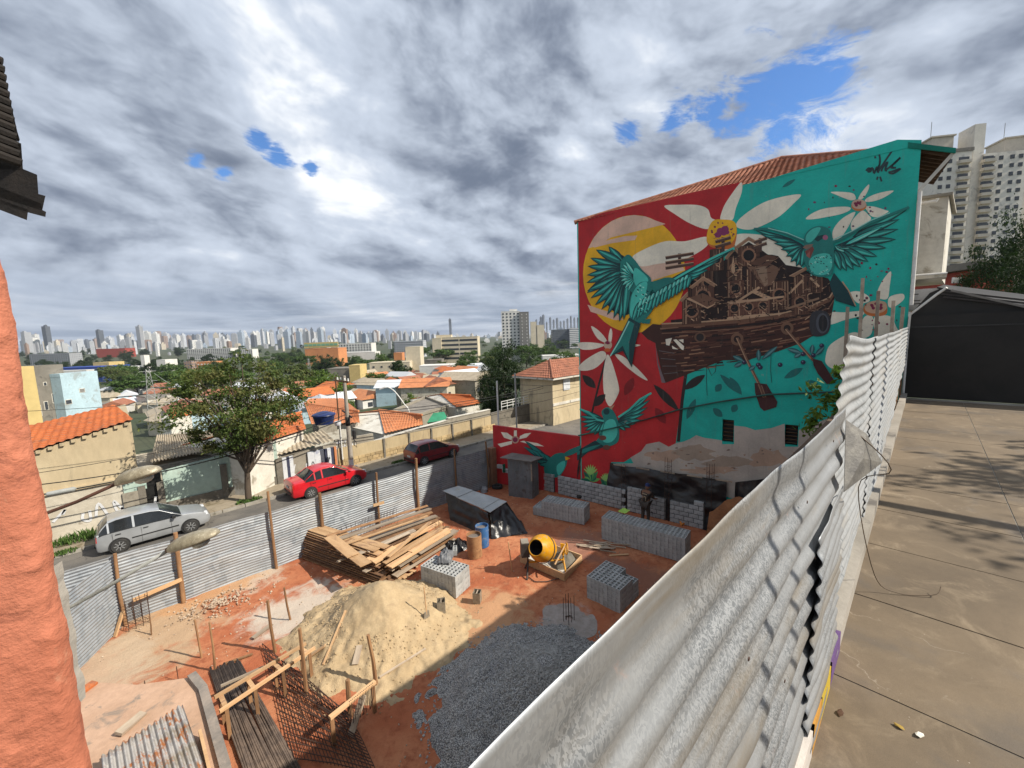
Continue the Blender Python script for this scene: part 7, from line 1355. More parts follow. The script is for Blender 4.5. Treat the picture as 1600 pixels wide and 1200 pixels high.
# ------------------------------------------------------------------ trees
def leaf_mat(name, c1, c2, c3):
    m, t, bs = material(name); g = t.new('ShaderNodeNewGeometry').outputs; oi = t.new('ShaderNodeObjectInfo').outputs['Random']
    col = t.mix(g['Random Per Island'], c1, c2); col = t.mix(t.ramp(t.noise(g['Position'], .9, 3), .45, .62), col, c3); col = t.mix(.5, col, t.mix(oi, (.65, .7, .6), (1.35, 1.25, 1.3)), 'MULTIPLY')
    t.put(bs.inputs['Base Color'], col); bs.inputs['Roughness'].default_value = .6; bs.inputs['Specular IOR Level'].default_value = .25
    tr = t.new('ShaderNodeBsdfTranslucent'); t.put(tr.inputs[0], t.mix(1, col, (1.2, 1.4, .6), 'MULTIPLY')); mx = t.new('ShaderNodeMixShader'); mx.inputs[0].default_value = .2
    out = [n for n in t.n if n.type == 'OUTPUT_MATERIAL'][0]; t.l.new(bs.outputs[0], mx.inputs[1]); t.l.new(tr.outputs[0], mx.inputs[2]); t.l.new(mx.outputs[0], out.inputs[0])
leaf_mat('leaves_mid', (.035, .075, .014), (.075, .125, .025), (.05, .09, .02)); leaf_mat('leaves_olive', (.045, .078, .016), (.08, .112, .026), (.095, .10, .03)); leaf_mat('leaves_dark', (.012, .028, .007), (.026, .052, .012), (.02, .04, .01)); leaf_mat('leaves_bright', (.08, .15, .02), (.13, .19, .03), (.07, .12, .02))  # leaves_dark is dimmed to carry the shade of backlit trees
mat('bark', (.10, .075, .055), (.06, .045, .033), scale=5, bmp=.6, stretch=(1, 1, .3))
def crown_mesh(name, seed, rx, ry, rz, ncl, nleaf, size, m, flat=0.0, clump=.28, hollow=.35):
    r_ = random.Random(seed); mb = MB(); cs = []
    for i in range(ncl):
        while True:
            p = Vector((r_.uniform(-1, 1), r_.uniform(-1, 1), r_.uniform(-1, 1)))
            L = p.length
            if hollow < L < 1 and p.z > -.75 + flat: break
        p = p * (1 + .30 * fbm(p.x * 1.6 + seed, p.y * 1.6, p.z * 1.6)); p.z += .25 * fbm(p.x * 2, p.y * 2, seed); cs.append((p, r_.uniform(.6, 1.25) * clump))
    for i in range(nleaf):
        c, cr = cs[r_.randrange(ncl)]; d = Vector((r_.gauss(0, 1), r_.gauss(0, 1), r_.gauss(0, .7))) * (cr * .55); p = c + d; q = Vector((p.x * rx, p.y * ry, p.z * rz))
        n = (Vector((r_.gauss(0, 1), r_.gauss(0, 1), r_.gauss(0, 1))) + d.normalized() * .8 + Vector((0, 0, .5))).normalized(); a = n.orthogonal().normalized(); a = (Matrix.Rotation(r_.uniform(0, 6.28), 3, n) @ a); b = n.cross(a); s_ = size * r_.uniform(.6, 1.3)
        mb.add([q - a * s_, q + b * s_ * .45 + n * s_ * .15, q + a * s_, q - b * s_ * .45 + n * s_ * .15], [(0, 1, 2, 3)])
    return mb.mesh(name, m), cs
def trunk_mb(h, r, cs, rx, ry, rz, cz, seed, nb=7, lean=(0, 0)):
    r_ = random.Random(seed); mb = MB(); pts = [Vector((lean[0] * k * k + r_.uniform(-.04, .04) * h * k * .6, lean[1] * k * k + r_.uniform(-.04, .04) * h * k * .6, h * k)) for k in (0, .25, .5, .75, 1)]; mb.tube([tuple(p) for p in spline(pts, 3, False)], r, 8, r2=r * .6)
    for c, cr in r_.sample(cs, min(nb, len(cs))): e = Vector((c.x * rx, c.y * ry, c.z * rz + cz)); s_ = pts[r_.choice((2, 3, 4))]; mid = s_.lerp(e, .5) + Vector((0, 0, -.12 * (e - s_).length * r_.uniform(-.5, 1))); mb.tube([tuple(p) for p in spline([s_, mid, e], 4, False)], r * .45, 6, r2=r * .1)
    return mb
def make_street_tree():
    B = G(389, 786); B.y = min(B.y, 26.3); c = WY(375, 642, B.y); t = thing('street_tree', 'airy olive-green street tree before the mint wall', 'tree', (B.x, B.y, -8.42))
    me, cs = crown_mesh('crown', 11, 3.0, 2.3, 2.6, 95, 18000, .09, 'leaves_olive', flat=.05, clump=.17, hollow=.25); o = link('crown', me, t, (c.x - B.x, .0, c.z + 8.5)); trunk_mb(3.0, .17, [(p + Vector(((c.x - B.x) / 3.0, 0, 0)), r_) for p, r_ in cs], 3.0, 2.3, 2.6, c.z + 8.5, 5, 34, lean=(.25, 0)).build('trunk', 'bark', t, True)
make_street_tree()
PROTO = {}
for i, (k, rx, rz, m, fl, h) in enumerate((('umbrella', 7, 3.0, 'leaves_mid', .55, 5), ('round', 4, 3.8, 'leaves_mid', 0, 3.5), ('dark', 4, 4.0, 'leaves_dark', 0, 3.5), ('bright', 3.5, 3.2, 'leaves_bright', 0, 3), ('olive', 5, 3.0, 'leaves_olive', .3, 4))):
    for j in range(2):
        me, cs = crown_mesh('crown', 40 + i * 2 + j, rx, rx * .9, rz, 34, 2600, .085 * rx, m, flat=fl, clump=.3); PROTO[(k, j)] = (me, trunk_mb(h, .28, cs, rx, rx * .9, rz, h + rz * .45, i, 5).mesh('trunk', 'bark', True), h, rz)
me, cs = crown_mesh('crown', 90, 4, 3.6, 4, 90, 15000, .125, 'leaves_dark', clump=.22); PROTO[('near', 0)] = PROTO[('near', 1)] = (me, trunk_mb(3.5, .22, cs, 4, 3.6, 4, 3.5 + 1.8, 9, 14).mesh('trunk', 'bark', True), 3.5, 4)
def far_tree(k, x, y, s_, label, group, rz=0, z=None, sx=1.0):
    me, tk, h, r_ = PROTO[(k, rnd.randrange(2))]; t = thing(k + '_tree' if k not in ('dark', 'bright', 'near') else 'leafy_tree', label, 'tree', (x, y, TZ(x, y) - .3 if z is None else z), rz, group); t.scale = (s_ * sx, s_ * sx, s_); link('crown', me, t, (0, 0, h + r_ * .45)); link('trunk', tk, t); return t
def tree_px(k, px, top, d, r_px, label, group=None, base=None):
    """crown top at a pixel, d metres ahead; width given in pixels"""
    p = AT(px, top, d); me, tk, h, r_ = PROTO[(k, 0)]; rx = {'umbrella': 7, 'round': 4, 'dark': 4, 'bright': 3.5, 'olive': 5, 'near': 4}[k]; g = TZ(p.x, p.y) - .3 if base is None else base; s_ = max(.3, (p.z - g) / (h + r_ * 1.45)); w = r_px * d / FPX / rx; return far_tree(k, p.x, p.y, s_, label, group, rnd.uniform(0, 6), g, w / s_)
def make_trees():
    tree_px('near', 790, 549, 44, 46, 'large dark round tree left of the orange hipped house', base=-12); tree_px('near', 762, 575, 47, 22, 'smaller dark tree on the left flank of the large round tree', base=-13)
    for px, top, d, w, k in ((212, 592, 190, 34, 'umbrella'), (262, 578, 210, 42, 'umbrella'), (316, 588, 190, 40, 'umbrella'), (360, 580, 200, 30, 'umbrella'), (285, 608, 150, 26, 'round'), (190, 612, 150, 16, 'round')): tree_px(k, px, top, d, w, 'broad umbrella-crowned tree in the valley behind the lattice pylon' if k == 'umbrella' else 'rounded tree below the umbrella crowns in the valley', 'valley trees by the pylon' if k == 'umbrella' else 'rounded valley trees')
    for px, top, d, w, k, lab in ((500, 582, 120, 24, 'bright', 'bright green tree left of the concrete pole top'), (532, 598, 95, 20, 'bright', 'fresh green tree behind the thin pole'), (470, 575, 150, 28, 'olive', 'olive tree beyond the street tree crown'), (590, 582, 130, 22, 'round', 'tree right of the concrete pole top'), (626, 562, 170, 18, 'dark', 'dark tree before the pale stair tower block'), (722, 564, 150, 20, 'round', 'mid-green tree left of the dark round tree'), (548, 560, 260, 8, 'dark', 'slim dark tree before the orange and yellow building'), (672, 590, 110, 20, 'olive', 'olive hedge-like tree in the valley'), (700, 588, 115, 18, 'olive', 'olive tree beside the white van'), (645, 592, 120, 16, 'bright', 'light green tree amid the small houses'), (640, 618, 60, 12, 'bright', 'small bright tree behind the flat-roofed shop'), (845, 560, 150, 14, 'round', 'grey-green tree at the foot of the grey tower'), (880, 550, 160, 22, 'round', 'green tree behind the orange hipped house'), (905, 560, 120, 14, 'dark', 'dark tree at the left edge of the mural'), (545, 622, 60, 10, 'bright', 'small tree by the blue water tank')): tree_px(k, px, top, d, w, lab)
    r_ = random.Random(77)
    for i in range(270):                          # the wooded belt between the valley roofs and the towers
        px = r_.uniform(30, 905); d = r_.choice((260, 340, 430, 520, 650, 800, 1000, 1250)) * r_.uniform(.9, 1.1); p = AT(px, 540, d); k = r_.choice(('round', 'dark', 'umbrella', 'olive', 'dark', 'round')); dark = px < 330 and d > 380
        far_tree('dark' if dark else k, p.x, p.y, r_.uniform(.9, 1.6) * (1.25 if d > 700 else 1), 'distant dark tree in the shaded wood below the skyline' if dark else 'distant green tree among the far roofs', 'distant trees coloured dark for cloud shade' if dark else 'distant sunlit trees', r_.uniform(0, 6))  # cloud shade here is only the dark leaf colour
    # right-hand trees: one in view beyond the black wall, others that shade the terrace from outside the frame
    for px, py, d, w, lab in ((1592, 352, 27, 56, 'dark leafy tree at the right edge above the black wall'), (1612, 400, 22, 50, 'lower dark tree at the right edge behind the canopy'), (1530, 440, 40, 24, 'small dark tree left of the large right-hand tree')): tree_px('near', px, py, d, w, lab, base=-3.5)
    t = thing('terrace_tree', 'tree overhanging the terrace from outside the right edge', 'tree', (12.6, -8.6, TERZ)); me, cs = crown_mesh('crown', 5, 3.0, 2.2, 1.3, 26, 900, .14, 'leaves_dark', clump=.2); link('crown', me, t, (0, 0, 6.4)); trunk_mb(5.4, .16, cs, 3.0, 2.2, 1.3, 6.4, 3, 10).build('trunk', 'bark', t, True)
    # shrub at the fence gap
    p = WX(1312, 590, 12.5); t = thing('leafy_shrub', 'bright leafy shrub rising behind the tin fence against the mural', 'shrub', (p.x, p.y, -8.5)); me, cs = crown_mesh('crown', 8, .75, .6, 1.3, 24, 1300, .085, 'leaves_bright', clump=.25); link('crown', me, t, (0, 0, p.z + 7.6)); trunk_mb(p.z + 7.2, .07, cs, .75, .6, 1.3, p.z + 7.6, 2, 8).build('trunk', 'bark', t, True)
make_trees()

# ------------------------------------------------------------------ buildings beyond the street
def facade_mat(name, c, glass=(.05, .06, .075), fx=3.0, fz=3.0, wx=.5, wz=.45, rand=.12, band=False):
    m, t, bs = material(name); co = objco(t); nrm = t.new('ShaderNodeTexCoord').outputs['Normal']; x, y, z = t.sep(co)[0:3]; nx = t.math('ABSOLUTE', t.sep(nrm)[0]); nz = t.math('ABSOLUTE', t.sep(nrm)[2])
    h = t.new('ShaderNodeMix', data_type='FLOAT'); t.put(h.inputs[0], t.math('GREATER_THAN', nx, .5)); t.put(h.inputs[2], x); t.put(h.inputs[3], y); hh = h.outputs[0]
    fz_ = t.math('FRACT', t.math('DIVIDE', z, fz)); fx_ = t.math('FRACT', t.math('DIVIDE', t.math('ADD', hh, 500.3), fx))
    w = t.math('MULTIPLY', t.math('LESS_THAN', fz_, wz), t.math('LESS_THAN', fx_, .97 if band else wx)); w = t.math('MULTIPLY', w, t.math('LESS_THAN', nz, .5))
    oi = t.new('ShaderNodeObjectInfo').outputs['Random']; hs = t.new('ShaderNodeHueSaturation'); hs.inputs['Color'].default_value = tuple(c) + (1,); t.put(hs.inputs['Value'], t.math('ADD', 1 - rand, t.math('MULTIPLY', oi, 2 * rand)))
    n = t.noise(co, .08, 4); col = t.mix(.4, hs.outputs[0], t.mix(n, (.6, .6, .6), (1.4, 1.4, 1.4)), 'MULTIPLY')
    cell = t.new('ShaderNodeTexWhiteNoise', noise_dimensions='3D'); t.put(cell.inputs['Vector'], t.comb(t.math('FLOOR', t.math('DIVIDE', t.math('ADD', hh, 500.3), fx)), t.math('FLOOR', t.math('DIVIDE', z, fz)), oi)); gl = t.mix(cell.outputs['Value'], glass, tuple(k * 2.6 for k in glass))
    t.put(bs.inputs['Base Color'], t.mix(w, col, gl)); t.put(bs.inputs['Roughness'], t.math('SUBTRACT', .85, t.math('MULTIPLY', w, .55)))
    return m
FM = ['f_white', 'f_cream', 'f_grey', 'f_pale', 'f_brown', 'f_slate', 'f_stripe']
facade_mat('f_white', (.62, .62, .60)); facade_mat('f_cream', (.52, .46, .36), fx=2.6); facade_mat('f_grey', (.33, .34, .36), fx=2.4); facade_mat('f_pale', (.48, .50, .53), fx=3.4); facade_mat('f_brown', (.30, .21, .16)); facade_mat('f_slate', (.11, .125, .145), glass=(.03, .035, .045), band=True); facade_mat('f_stripe', (.56, .56, .56), band=True, fz=3.2); facade_mat('f_blue', (.36, .43, .52), fx=2.2, wx=.6)
FN = {'f_white': 'white', 'f_cream': 'cream', 'f_grey': 'grey', 'f_pale': 'pale grey', 'f_brown': 'brown', 'f_slate': 'dark glass', 'f_stripe': 'white banded', 'f_blue': 'bluish'}
TOWER = {}
def tower_mesh(m, v):
    """unit tower 1 x 1 x 1 is scaled by rebuilding: kept as a list so alike towers share data"""
    key = (m, v)
    if key in TOWER: return TOWER[key]
    w, d, h = ((16, 14, 62), (22, 14, 50), (14, 14, 78), (18, 18, 70), (26, 13, 44), (15, 20, 56))[v]
    b = MB(); b.box((0, 0, h / 2 - 15), (w, d, h + 30))
    if v in (0, 2, 3): b.box((0, 0, h + 2.5), (w * .45, d * .5, 5)); b.box((w * .1, 0, h + 6), (w * .2, d * .25, 3))
    elif v in (1, 5): b.box((-w * .2, 0, h + 2), (w * .3, d * .6, 4)); b.box((w * .5 + .8, 0, h / 2 - 16), (1.6, d * .4, h + 26))
    else: b.box((0, 0, h + 1), (w * .8, d * .8, 2)); b.box((0, -d * .5 - .6, h * .45), (w * .3, 1.2, h * .9))
    TOWER[key] = (b.mesh('far_tower', m), h); return TOWER[key]
def make_skyline():
    r_ = random.Random(12)
    def prof(px):
        K = ((30, 528), (60, 520), (100, 530), (180, 524), (230, 512), (260, 520), (340, 518), (420, 512), (445, 506), (520, 512), (560, 514), (620, 516), (660, 514), (700, 520), (740, 522), (800, 516), (905, 508))
        for (a, ya), (b, yb) in zip(K, K[1:]):
            if px <= b: return ya + (yb - ya) * (px - a) / (b - a)
        return 508
    n = 0
    for lay, (d, cnt, off) in enumerate(((3600, 76, 2), (2700, 76, 7), (1900, 70, 14), (1400, 42, 21), (1000, 60, 27))):
        for i in range(cnt):
            px = 32 + (905 - 32) * (i + r_.uniform(0, 1)) / cnt; dd = d * r_.uniform(.9, 1.12); top = prof(px) + off * r_.uniform(.2, 1.3) + abs(r_.gauss(0, 3))
            if lay == 3 and 580 < px < 760: continue
            p = AT(px, top, dd); m = r_.choice(['f_white', 'f_cream', 'f_grey', 'f_pale', 'f_white', 'f_pale', 'f_brown', 'f_slate', 'f_stripe', 'f_blue', 'f_grey', 'f_grey', 'f_pale']); me, h = tower_mesh(m, r_.randrange(6)); s_ = r_.uniform(.85, 1.3) * (1.9, 1.4, 1.1, .85, .33)[lay]
            o = link('far_tower' if lay < 4 else 'low_block', me, None, (p.x, p.y, p.z - h * s_)); o.scale = (s_ * .9, s_ * .9, s_); o.rotation_euler = (0, 0, r_.choice((.2, .5, .75, .8, 1.1)) + r_.uniform(-.15, .15)); n += 1
            tag(o, '%s tower block in the %s of the far skyline' % (FN[m], ('farthest row', 'second row', 'middle row', 'nearest row', 'low front row')[lay]), 'tower', '%s towers of the far skyline' % FN[m])
    for px, top, d, v, m, s_, lab in ((71, 510, 1500, 3, 'f_slate', .85, 'tall dark slab tower standing alone at the left of the skyline'), (40, 519, 1400, 1, 'f_grey', .9, 'grey office slab left of the dark tower'), (217, 510, 1900, 3, 'f_grey', 1.0, 'grey twin-crowned tower with an antenna'), (155, 516, 1700, 1, 'f_slate', .9, 'dark blocky tower above the shaded wood'), (448, 518, 1300, 3, 'f_blue', .9, 'wide bluish tower before the skyline'), (476, 516, 1350, 2, 'f_pale', .7, 'slim pale tower right of the wide bluish one'), (500, 515, 1300, 0, 'f_blue', .95, 'white and blue striped tower'), (538, 514, 1500, 5, 'f_brown', .9, 'brown tower in the middle of the skyline'), (703, 499, 4000, 2, 'f_slate', 1.6, 'single slim dark tower on the horizon'), (845, 496, 4200, 2, 'f_slate', 1.7, 'dark tower of the far right cluster')):
        p = AT(px, top, d); me, h = tower_mesh(m, v); o = link('far_tower', me, None, (p.x, p.y, p.z - h * s_)); o.scale = (s_,) * 3; o.rotation_euler = (0, 0, .75); tag(o, lab, 'tower')
    for i in range(13): px = 838 + i * 5.4; p = AT(px, 492 + r_.uniform(0, 13), 4300); me, h = tower_mesh('f_slate', r_.choice((0, 2, 3))); o = link('far_tower', me, None, (p.x, p.y, p.z - h * 1.4)); o.scale = (1.0, 1.0, 1.4); tag(o, 'blue-grey high-rise in the hazy cluster beside the mural', 'tower', 'hazy high-rises at far right')
    p = AT(222, 506, 1900); m = MB(); m.tube([p - Vector((0, 0, 30)), p], .5, 5); tag(m.build('antenna', 'f_grey'), 'thin antenna mast on the twin-crowned tower', 'antenna')
make_skyline()

mat('win_dark', (.035, .042, .052), (.055, .062, .072), rough=.15, bmp=0); mat('b_white', (.66, .65, .62), (.58, .57, .54), scale=.1, world=True, bmp=0); mat('b_cream', (.60, .53, .40), (.52, .46, .34), scale=.1, world=True, bmp=0); mat('b_grey', (.20, .195, .185), (.17, .165, .16), scale=.1, world=True, bmp=0); mat('b_orange', (.56, .24, .10), (.48, .2, .085), scale=.1, world=True, bmp=0); mat('b_yellow', (.56, .43, .19), (.48, .37, .16), scale=.1, world=True, bmp=0); mat('b_green', (.2, .38, .25), (.17, .33, .22), scale=.1, world=True, bmp=0); mat('b_blue', (.03, .07, .30), (.03, .06, .24), scale=.1, world=True, bmp=0); mat('b_lightblue', (.42, .56, .62), (.36, .48, .54), scale=.4, world=True, c3=(.3, .36, .38), bmp=.1); mat('b_concrete', (.22, .20, .17), (.15, .14, .12), scale=.4, world=True, c3=(.10, .095, .085), bmp=.2); mat('b_red', (.34, .06, .04), (.26, .05, .035), bmp=0)
def slab(label, px0, px1, top, d, depth, m, rows=0, cols=0, win=(.55, .5), name='apartment_block', yaw=None, wm='win_dark', base=None, cat='building', bands=False, group=None):
    """block whose front runs from px0 to px1 at d metres; windows are set in the front and right flank"""
    a, b = AT(px0, top, d), AT(px1, top, d); zt = (a.z + b.z) / 2; e = (b - a); e.z = 0; W = e.length; e.normalize(); bk = Vector((-e.y, e.x, 0)); bk = bk if bk.dot(a) > 0 else -bk
    if yaw: rot = Matrix.Rotation(yaw, 3, 'Z'); e = rot @ e; bk = rot @ bk
    z0 = TZ(a.x, a.y) - 3 if base is None else base; H = zt - z0; t = thing(name, label, cat, (a.x, a.y, z0), math.atan2(e.y, e.x), group); s = 1 if Vector((-e.y, e.x, 0)).dot(bk) > 0 else -1
    q = MB(); q.box((W / 2, s * depth / 2, H / 2), (W, depth, H)); q.build('wall', m, t); q = MB(); q.box((W / 2, s * depth / 2, H + .2), (W * 1.01, depth * 1.01, .5)); q.build('parapet', m, t)
    if rows:
        fh = min(3.1, H * .8 / rows) if not bands else H * .75 / rows; ww = W / cols * win[0]; hh = fh * win[1]; me = MB().box((0, 0, 0), (ww, .25, hh)).mesh('window', wm)
        for r_ in range(rows):
            for c in range(cols): link('window', me, t, ((c + .5) * W / cols, -s * .02, H - fh * (r_ + .65)))
    return t
def make_city_blocks():
    slab('long white apartment slab with many windows left of the street tree', 291, 360, 545, 700, 20, 'b_white', 7, 22, (.6, .55)); slab('white apartment block with a dark stair strip beside the purple wall', 376, 394, 546, 690, 16, 'b_white', 7, 6); slab('purple-brown low wall block between white apartments', 361, 377, 550, 720, 16, 'f_brown')
    slab('pale grey apartment row at the left under the dark tower', 45, 108, 553, 600, 18, 'f_grey', 6, 18, (.5, .5)); slab('orange and yellow panelled building with a green frieze', 476, 528, 545, 420, 22, 'b_orange'); slab('yellow panelled upper storey of the orange building', 475.6, 528.4, 543, 419.5, 1, 'b_yellow', 1, 8, (.85, .5), name='yellow_facade', wm='b_green', base=1)
    slab('white apartment row right of the orange building', 527, 580, 537, 520, 18, 'b_white', 6, 12, (.45, .6)); slab('low white hall before the white apartment row', 530, 586, 551, 460, 18, 'b_white'); slab('white hospital-like slab behind the stair tower block', 615, 661, 533, 560, 20, 'f_pale', 5, 12)
    slab('cream office building with long ribbon windows', 688, 746, 527, 380, 26, 'b_cream', 5, 2, (.94, .42), bands=True); slab('blank cream stair flank of the ribbon-window office', 675, 689, 529, 378, 22, 'b_cream'); slab('cream penthouse on the ribbon-window office', 681, 705, 524, 386, 8, 'b_cream')
    slab('tall grey tower with white balconies, front face', 783, 812, 487, 340, 16, 'b_white', 14, 5, (.42, .45), name='balcony_tower'); slab('taupe blank flank of the balcony tower with small white windows', 811.5, 826, 488, 338, 14, 'b_grey', 13, 2, (.16, .35), name='tower_flank', wm='b_white'); slab('white lift house on top of the balcony tower', 796, 808, 484, 345, 8, 'b_white', name='lift_house', base=12)
    for px0, px1, top, lab in ((829, 838, 503, 'taller beige slab tower right of the balcony tower'), (839, 850, 508, 'shorter beige slab tower right of the balcony tower')): slab(lab, px0, px1, top, 800, 20, 'b_cream', name='beige_tower')
    slab('dark glass office block beside the mural', 863, 893, 515, 700, 25, 'f_slate'); slab('white banded office block touching the mural edge', 890, 912, 513, 690, 25, 'f_stripe')
    slab('long blue-roofed warehouse before the shaded wood', 72, 158, 575, 330, 25, 'b_blue', name='warehouse'); slab('white stripe hall in front of the blue warehouse', 60, 135, 580, 318, 6, 'b_white', name='warehouse'); slab('yellow box building at the end of the blue warehouse', 145, 170, 567, 350, 14, 'b_yellow'); slab('low white shed right of the warehouse', 165, 215, 574, 340, 14, 'b_white', name='shed'); slab('white cube building by the pylon top', 244, 258, 563, 330, 12, 'b_white'); slab('thin white chimney tower by the pylon', 219, 225, 556, 340, 5, 'b_white', name='chimney'); slab('dull red-roofed terrace under the dark skyline', 150, 195, 545, 900, 25, 'b_red', name='red_terrace')
    slab('orange-panelled white house beyond the umbrella trees', 307, 338, 566, 420, 14, 'b_orange', 2, 6, (.5, .4), wm='b_white'); slab('round terracotta silo block beyond the trees', 287, 299, 565, 430, 10, 'f_brown', name='silo'); slab('pale stair tower block with a brown flank', 633, 656, 543, 230, 9, 'b_cream', 0, 0); slab('long cream hall left of the stair tower block', 577, 640, 567, 225, 14, 'b_cream', 2, 5, (.25, .3)); slab('low white hall right of the stair tower block', 655, 707, 572, 215, 12, 'b_white'); slab('orange kiosk building in the middle distance', 615, 628, 552, 330, 8, 'b_orange'); slab('flat white shed before the office building', 655, 690, 563, 260, 10, 'b_concrete', name='shed'); slab('ochre gabled hall by the pole top', 545, 562, 572, 170, 8, 'b_yellow'); slab('grey long hall by the pole top', 512, 546, 577, 175, 10, 'b_concrete'); slab('low white hall right of the dark round tree', 848, 905, 556, 230, 10, 'b_white', name='hall')
    # nearer houses on the left
    bh = slab('pale blue rendered house with two small windows', 78, 94, 589, 62, 5.6, 'b_lightblue', name='blue_house', base=-14); ch = slab('unplastered grey concrete house with tall windows', 28, 53, 577, 60, 3.9, 'b_concrete', name='concrete_house', base=-14); slab('yellow wall of the house behind the orange wall edge', 2, 22, 579, 57, 2.4, 'b_yellow', name='yellow_house', base=-14)
    def flank_window(h, px1, top, d, px, py, w, hh, m):     # a window set in the flank that faces the site
        a_, b_ = AT(px1 - 20, top, d), AT(px1, top, d); n = (b_ - a_); n.z = 0; n.normalize(); r0 = ray(px, py); p = r0 * (b_.dot(n) / r0.dot(n)); mw = Matrix.Translation(h.location) @ Matrix.Rotation(h.rotation_euler.z, 4, 'Z'); f = MB().box((0, 0, 0), (.10, w + .16, hh + .16)).build('window', 'white_plaster', h); f.location = mw.inverted() @ p; g = MB().box((.03, 0, 0), (.08, w, hh)).build('pane', m, f)
    flank_window(bh, 94, 589, 62, 107, 628, .8, .6, 'win_dark'); flank_window(bh, 94, 589, 62, 128, 610, .7, .5, 'b_grey')
    for px, py, w, hh in ((60, 642, .8, 1.9), (72, 634, .5, 1.6), (86, 622, .9, 1.8), (70, 600, .4, .6)): flank_window(ch, 53, 577, 60, px, py, w * .8, hh * .75, 'win_dark')
    C0 = G(863, 593, -4.1); h = thing_w('hipped_house', 'two-storey house with an orange hipped roof beside the mural', 'house', (C0.x, C0.y, -9)); X, Y_, z = 9.0, 4.2, C0.z; q = MB(); q.box((C0.x + X / 2, C0.y + Y_ / 2, (z - 9.5) / 2), (X, Y_, z + 9.5)); q.build('wall', 'beige_render', h); o_ = .55
    a_, b_, c_, d_ = Vector((C0.x - o_, C0.y - o_, z)), Vector((C0.x + X + o_, C0.y - o_, z)), Vector((C0.x + X + o_, C0.y + Y_ + o_, z)), Vector((C0.x - o_, C0.y + Y_ + o_, z)); r1, r2 = Vector((C0.x + 2.2, C0.y + Y_ / 2, z + 1.5)), Vector((C0.x + X - 2.2, C0.y + Y_ / 2, z + 1.5)); up = Vector((0, 0, .16))
    for q4 in ((a_, b_, r2, r1), (d_, a_, r1, r1), (c_, d_, r1, r2), (b_, c_, r2, r2)): tile_roof('roof', [v + up for v in q4], h, 'roof_tile', pitch=.3)
    q = MB(); q.prism([a_, b_, c_, d_], (0, 0, .15)); q.build('eave', 'white_plaster', h); ridge_caps(a_ + up, r1 + up, h, 'roof_tile')
    p = WY(885, 597, C0.y - .03); q = MB(); q.box((p.x, C0.y - .03, p.z), (1.0, .1, 1.5)); q.build('window', 'lamp_clear', h); q = MB(); q.box((C0.x + X / 2, C0.y - .02, z - 2.4), (X, .08, .25)); q.build('string_course', 'white_plaster', h)
    # small houses filling the valley
    r_ = random.Random(31); wm = ['white_plaster', 'b_cream', 'dirty_white', 'grey_render', 'b_lightblue', 'b_white']; rm = ['roof_tile_orange', 'roof_tile_salmon', 'fibre_roof', 'roof_tile', 'b_concrete', 'f_pale', 'fibre_roof', 'f_pale', 'b_concrete']; cache = {}
    nm = {'white_plaster': 'off-white', 'b_cream': 'cream', 'dirty_white': 'stained white', 'grey_render': 'grey', 'b_lightblue': 'pale blue', 'b_white': 'white'}; rn = {'roof_tile_orange': 'orange tiled', 'roof_tile_salmon': 'salmon tiled', 'fibre_roof': 'beige sheet', 'roof_tile': 'dark red tiled', 'b_concrete': 'flat grey', 'f_pale': 'pale sheet'}
    for i in range(105):
        px = r_.uniform(150, 760); d = r_.choice((80, 90, 100, 112, 125, 140, 160, 185, 210)) * r_.uniform(.95, 1.05)
        if px < 250 and d < 110: d += 50
        p = AT(px, 560, d); a, b = r_.choice(wm), r_.choice(rm if px > 330 else rm[2:] + ['f_pale', 'roof_tile']); w, l, hh, v = r_.choice((5, 6, 7)), r_.choice((7, 9)), r_.choice((2.8, 3.1, 4.6)), r_.randrange(2); k = (a, b, w, l, hh)
        if k not in cache:
            q = MB(); q.box((0, 0, hh / 2 - 1), (w, l, hh + 2)); f = MB()
            if b in ('b_concrete',): f.box((0, 0, hh + .15), (w + .2, l + .2, .3))
            else: f.prism([(-w / 2 - .4, -l / 2 - .4, hh), (w / 2 + .4, -l / 2 - .4, hh), (0, -l / 2 - .4, hh + 1.5)], (0, l + .8, 0))
            wi = MB().box((0, 0, 0), (1.1, .12, 1.0)).mesh('window', 'win_dark'); cache[k] = (q.mesh('wall', a), f.mesh('roof', b), wi)
        me, rf, wi = cache[k]; t = thing('valley_house', 'small %s house with a %s roof in the valley' % (nm[a], rn[b]), 'house', (p.x, p.y, TZ(p.x, p.y)), r_.choice((0, 0, 1.57, .3, -.3, .8)), 'small valley houses'); link('wall', me, t); link('roof', rf, t)
        for x_ in (-w * .25, w * .25): link('window', wi, t, (x_, -l / 2 - .02, hh * .55))
    p = AT(711, 607, 100); t = thing('white_truck', 'white box vehicle parked among the valley houses', 'vehicle', (p.x, p.y, TZ(p.x, p.y)), .6); z = p.z - TZ(p.x, p.y)
    q = MB(); q.box((0, 0, z / 2 + .4), (2.6, 4.6, z + .4)); q.build('box_body', 'b_white', t); q = MB(); q.box((.2, -2.8, z * .4 + .3), (2.4, 1.4, z * .7)); q.build('cab', 'b_white', t); q = MB(); q.box((0, -2.33, z * .7), (1.7, .1, 1.2)); q.build('rear_window', 'win_dark', t)
make_city_blocks()
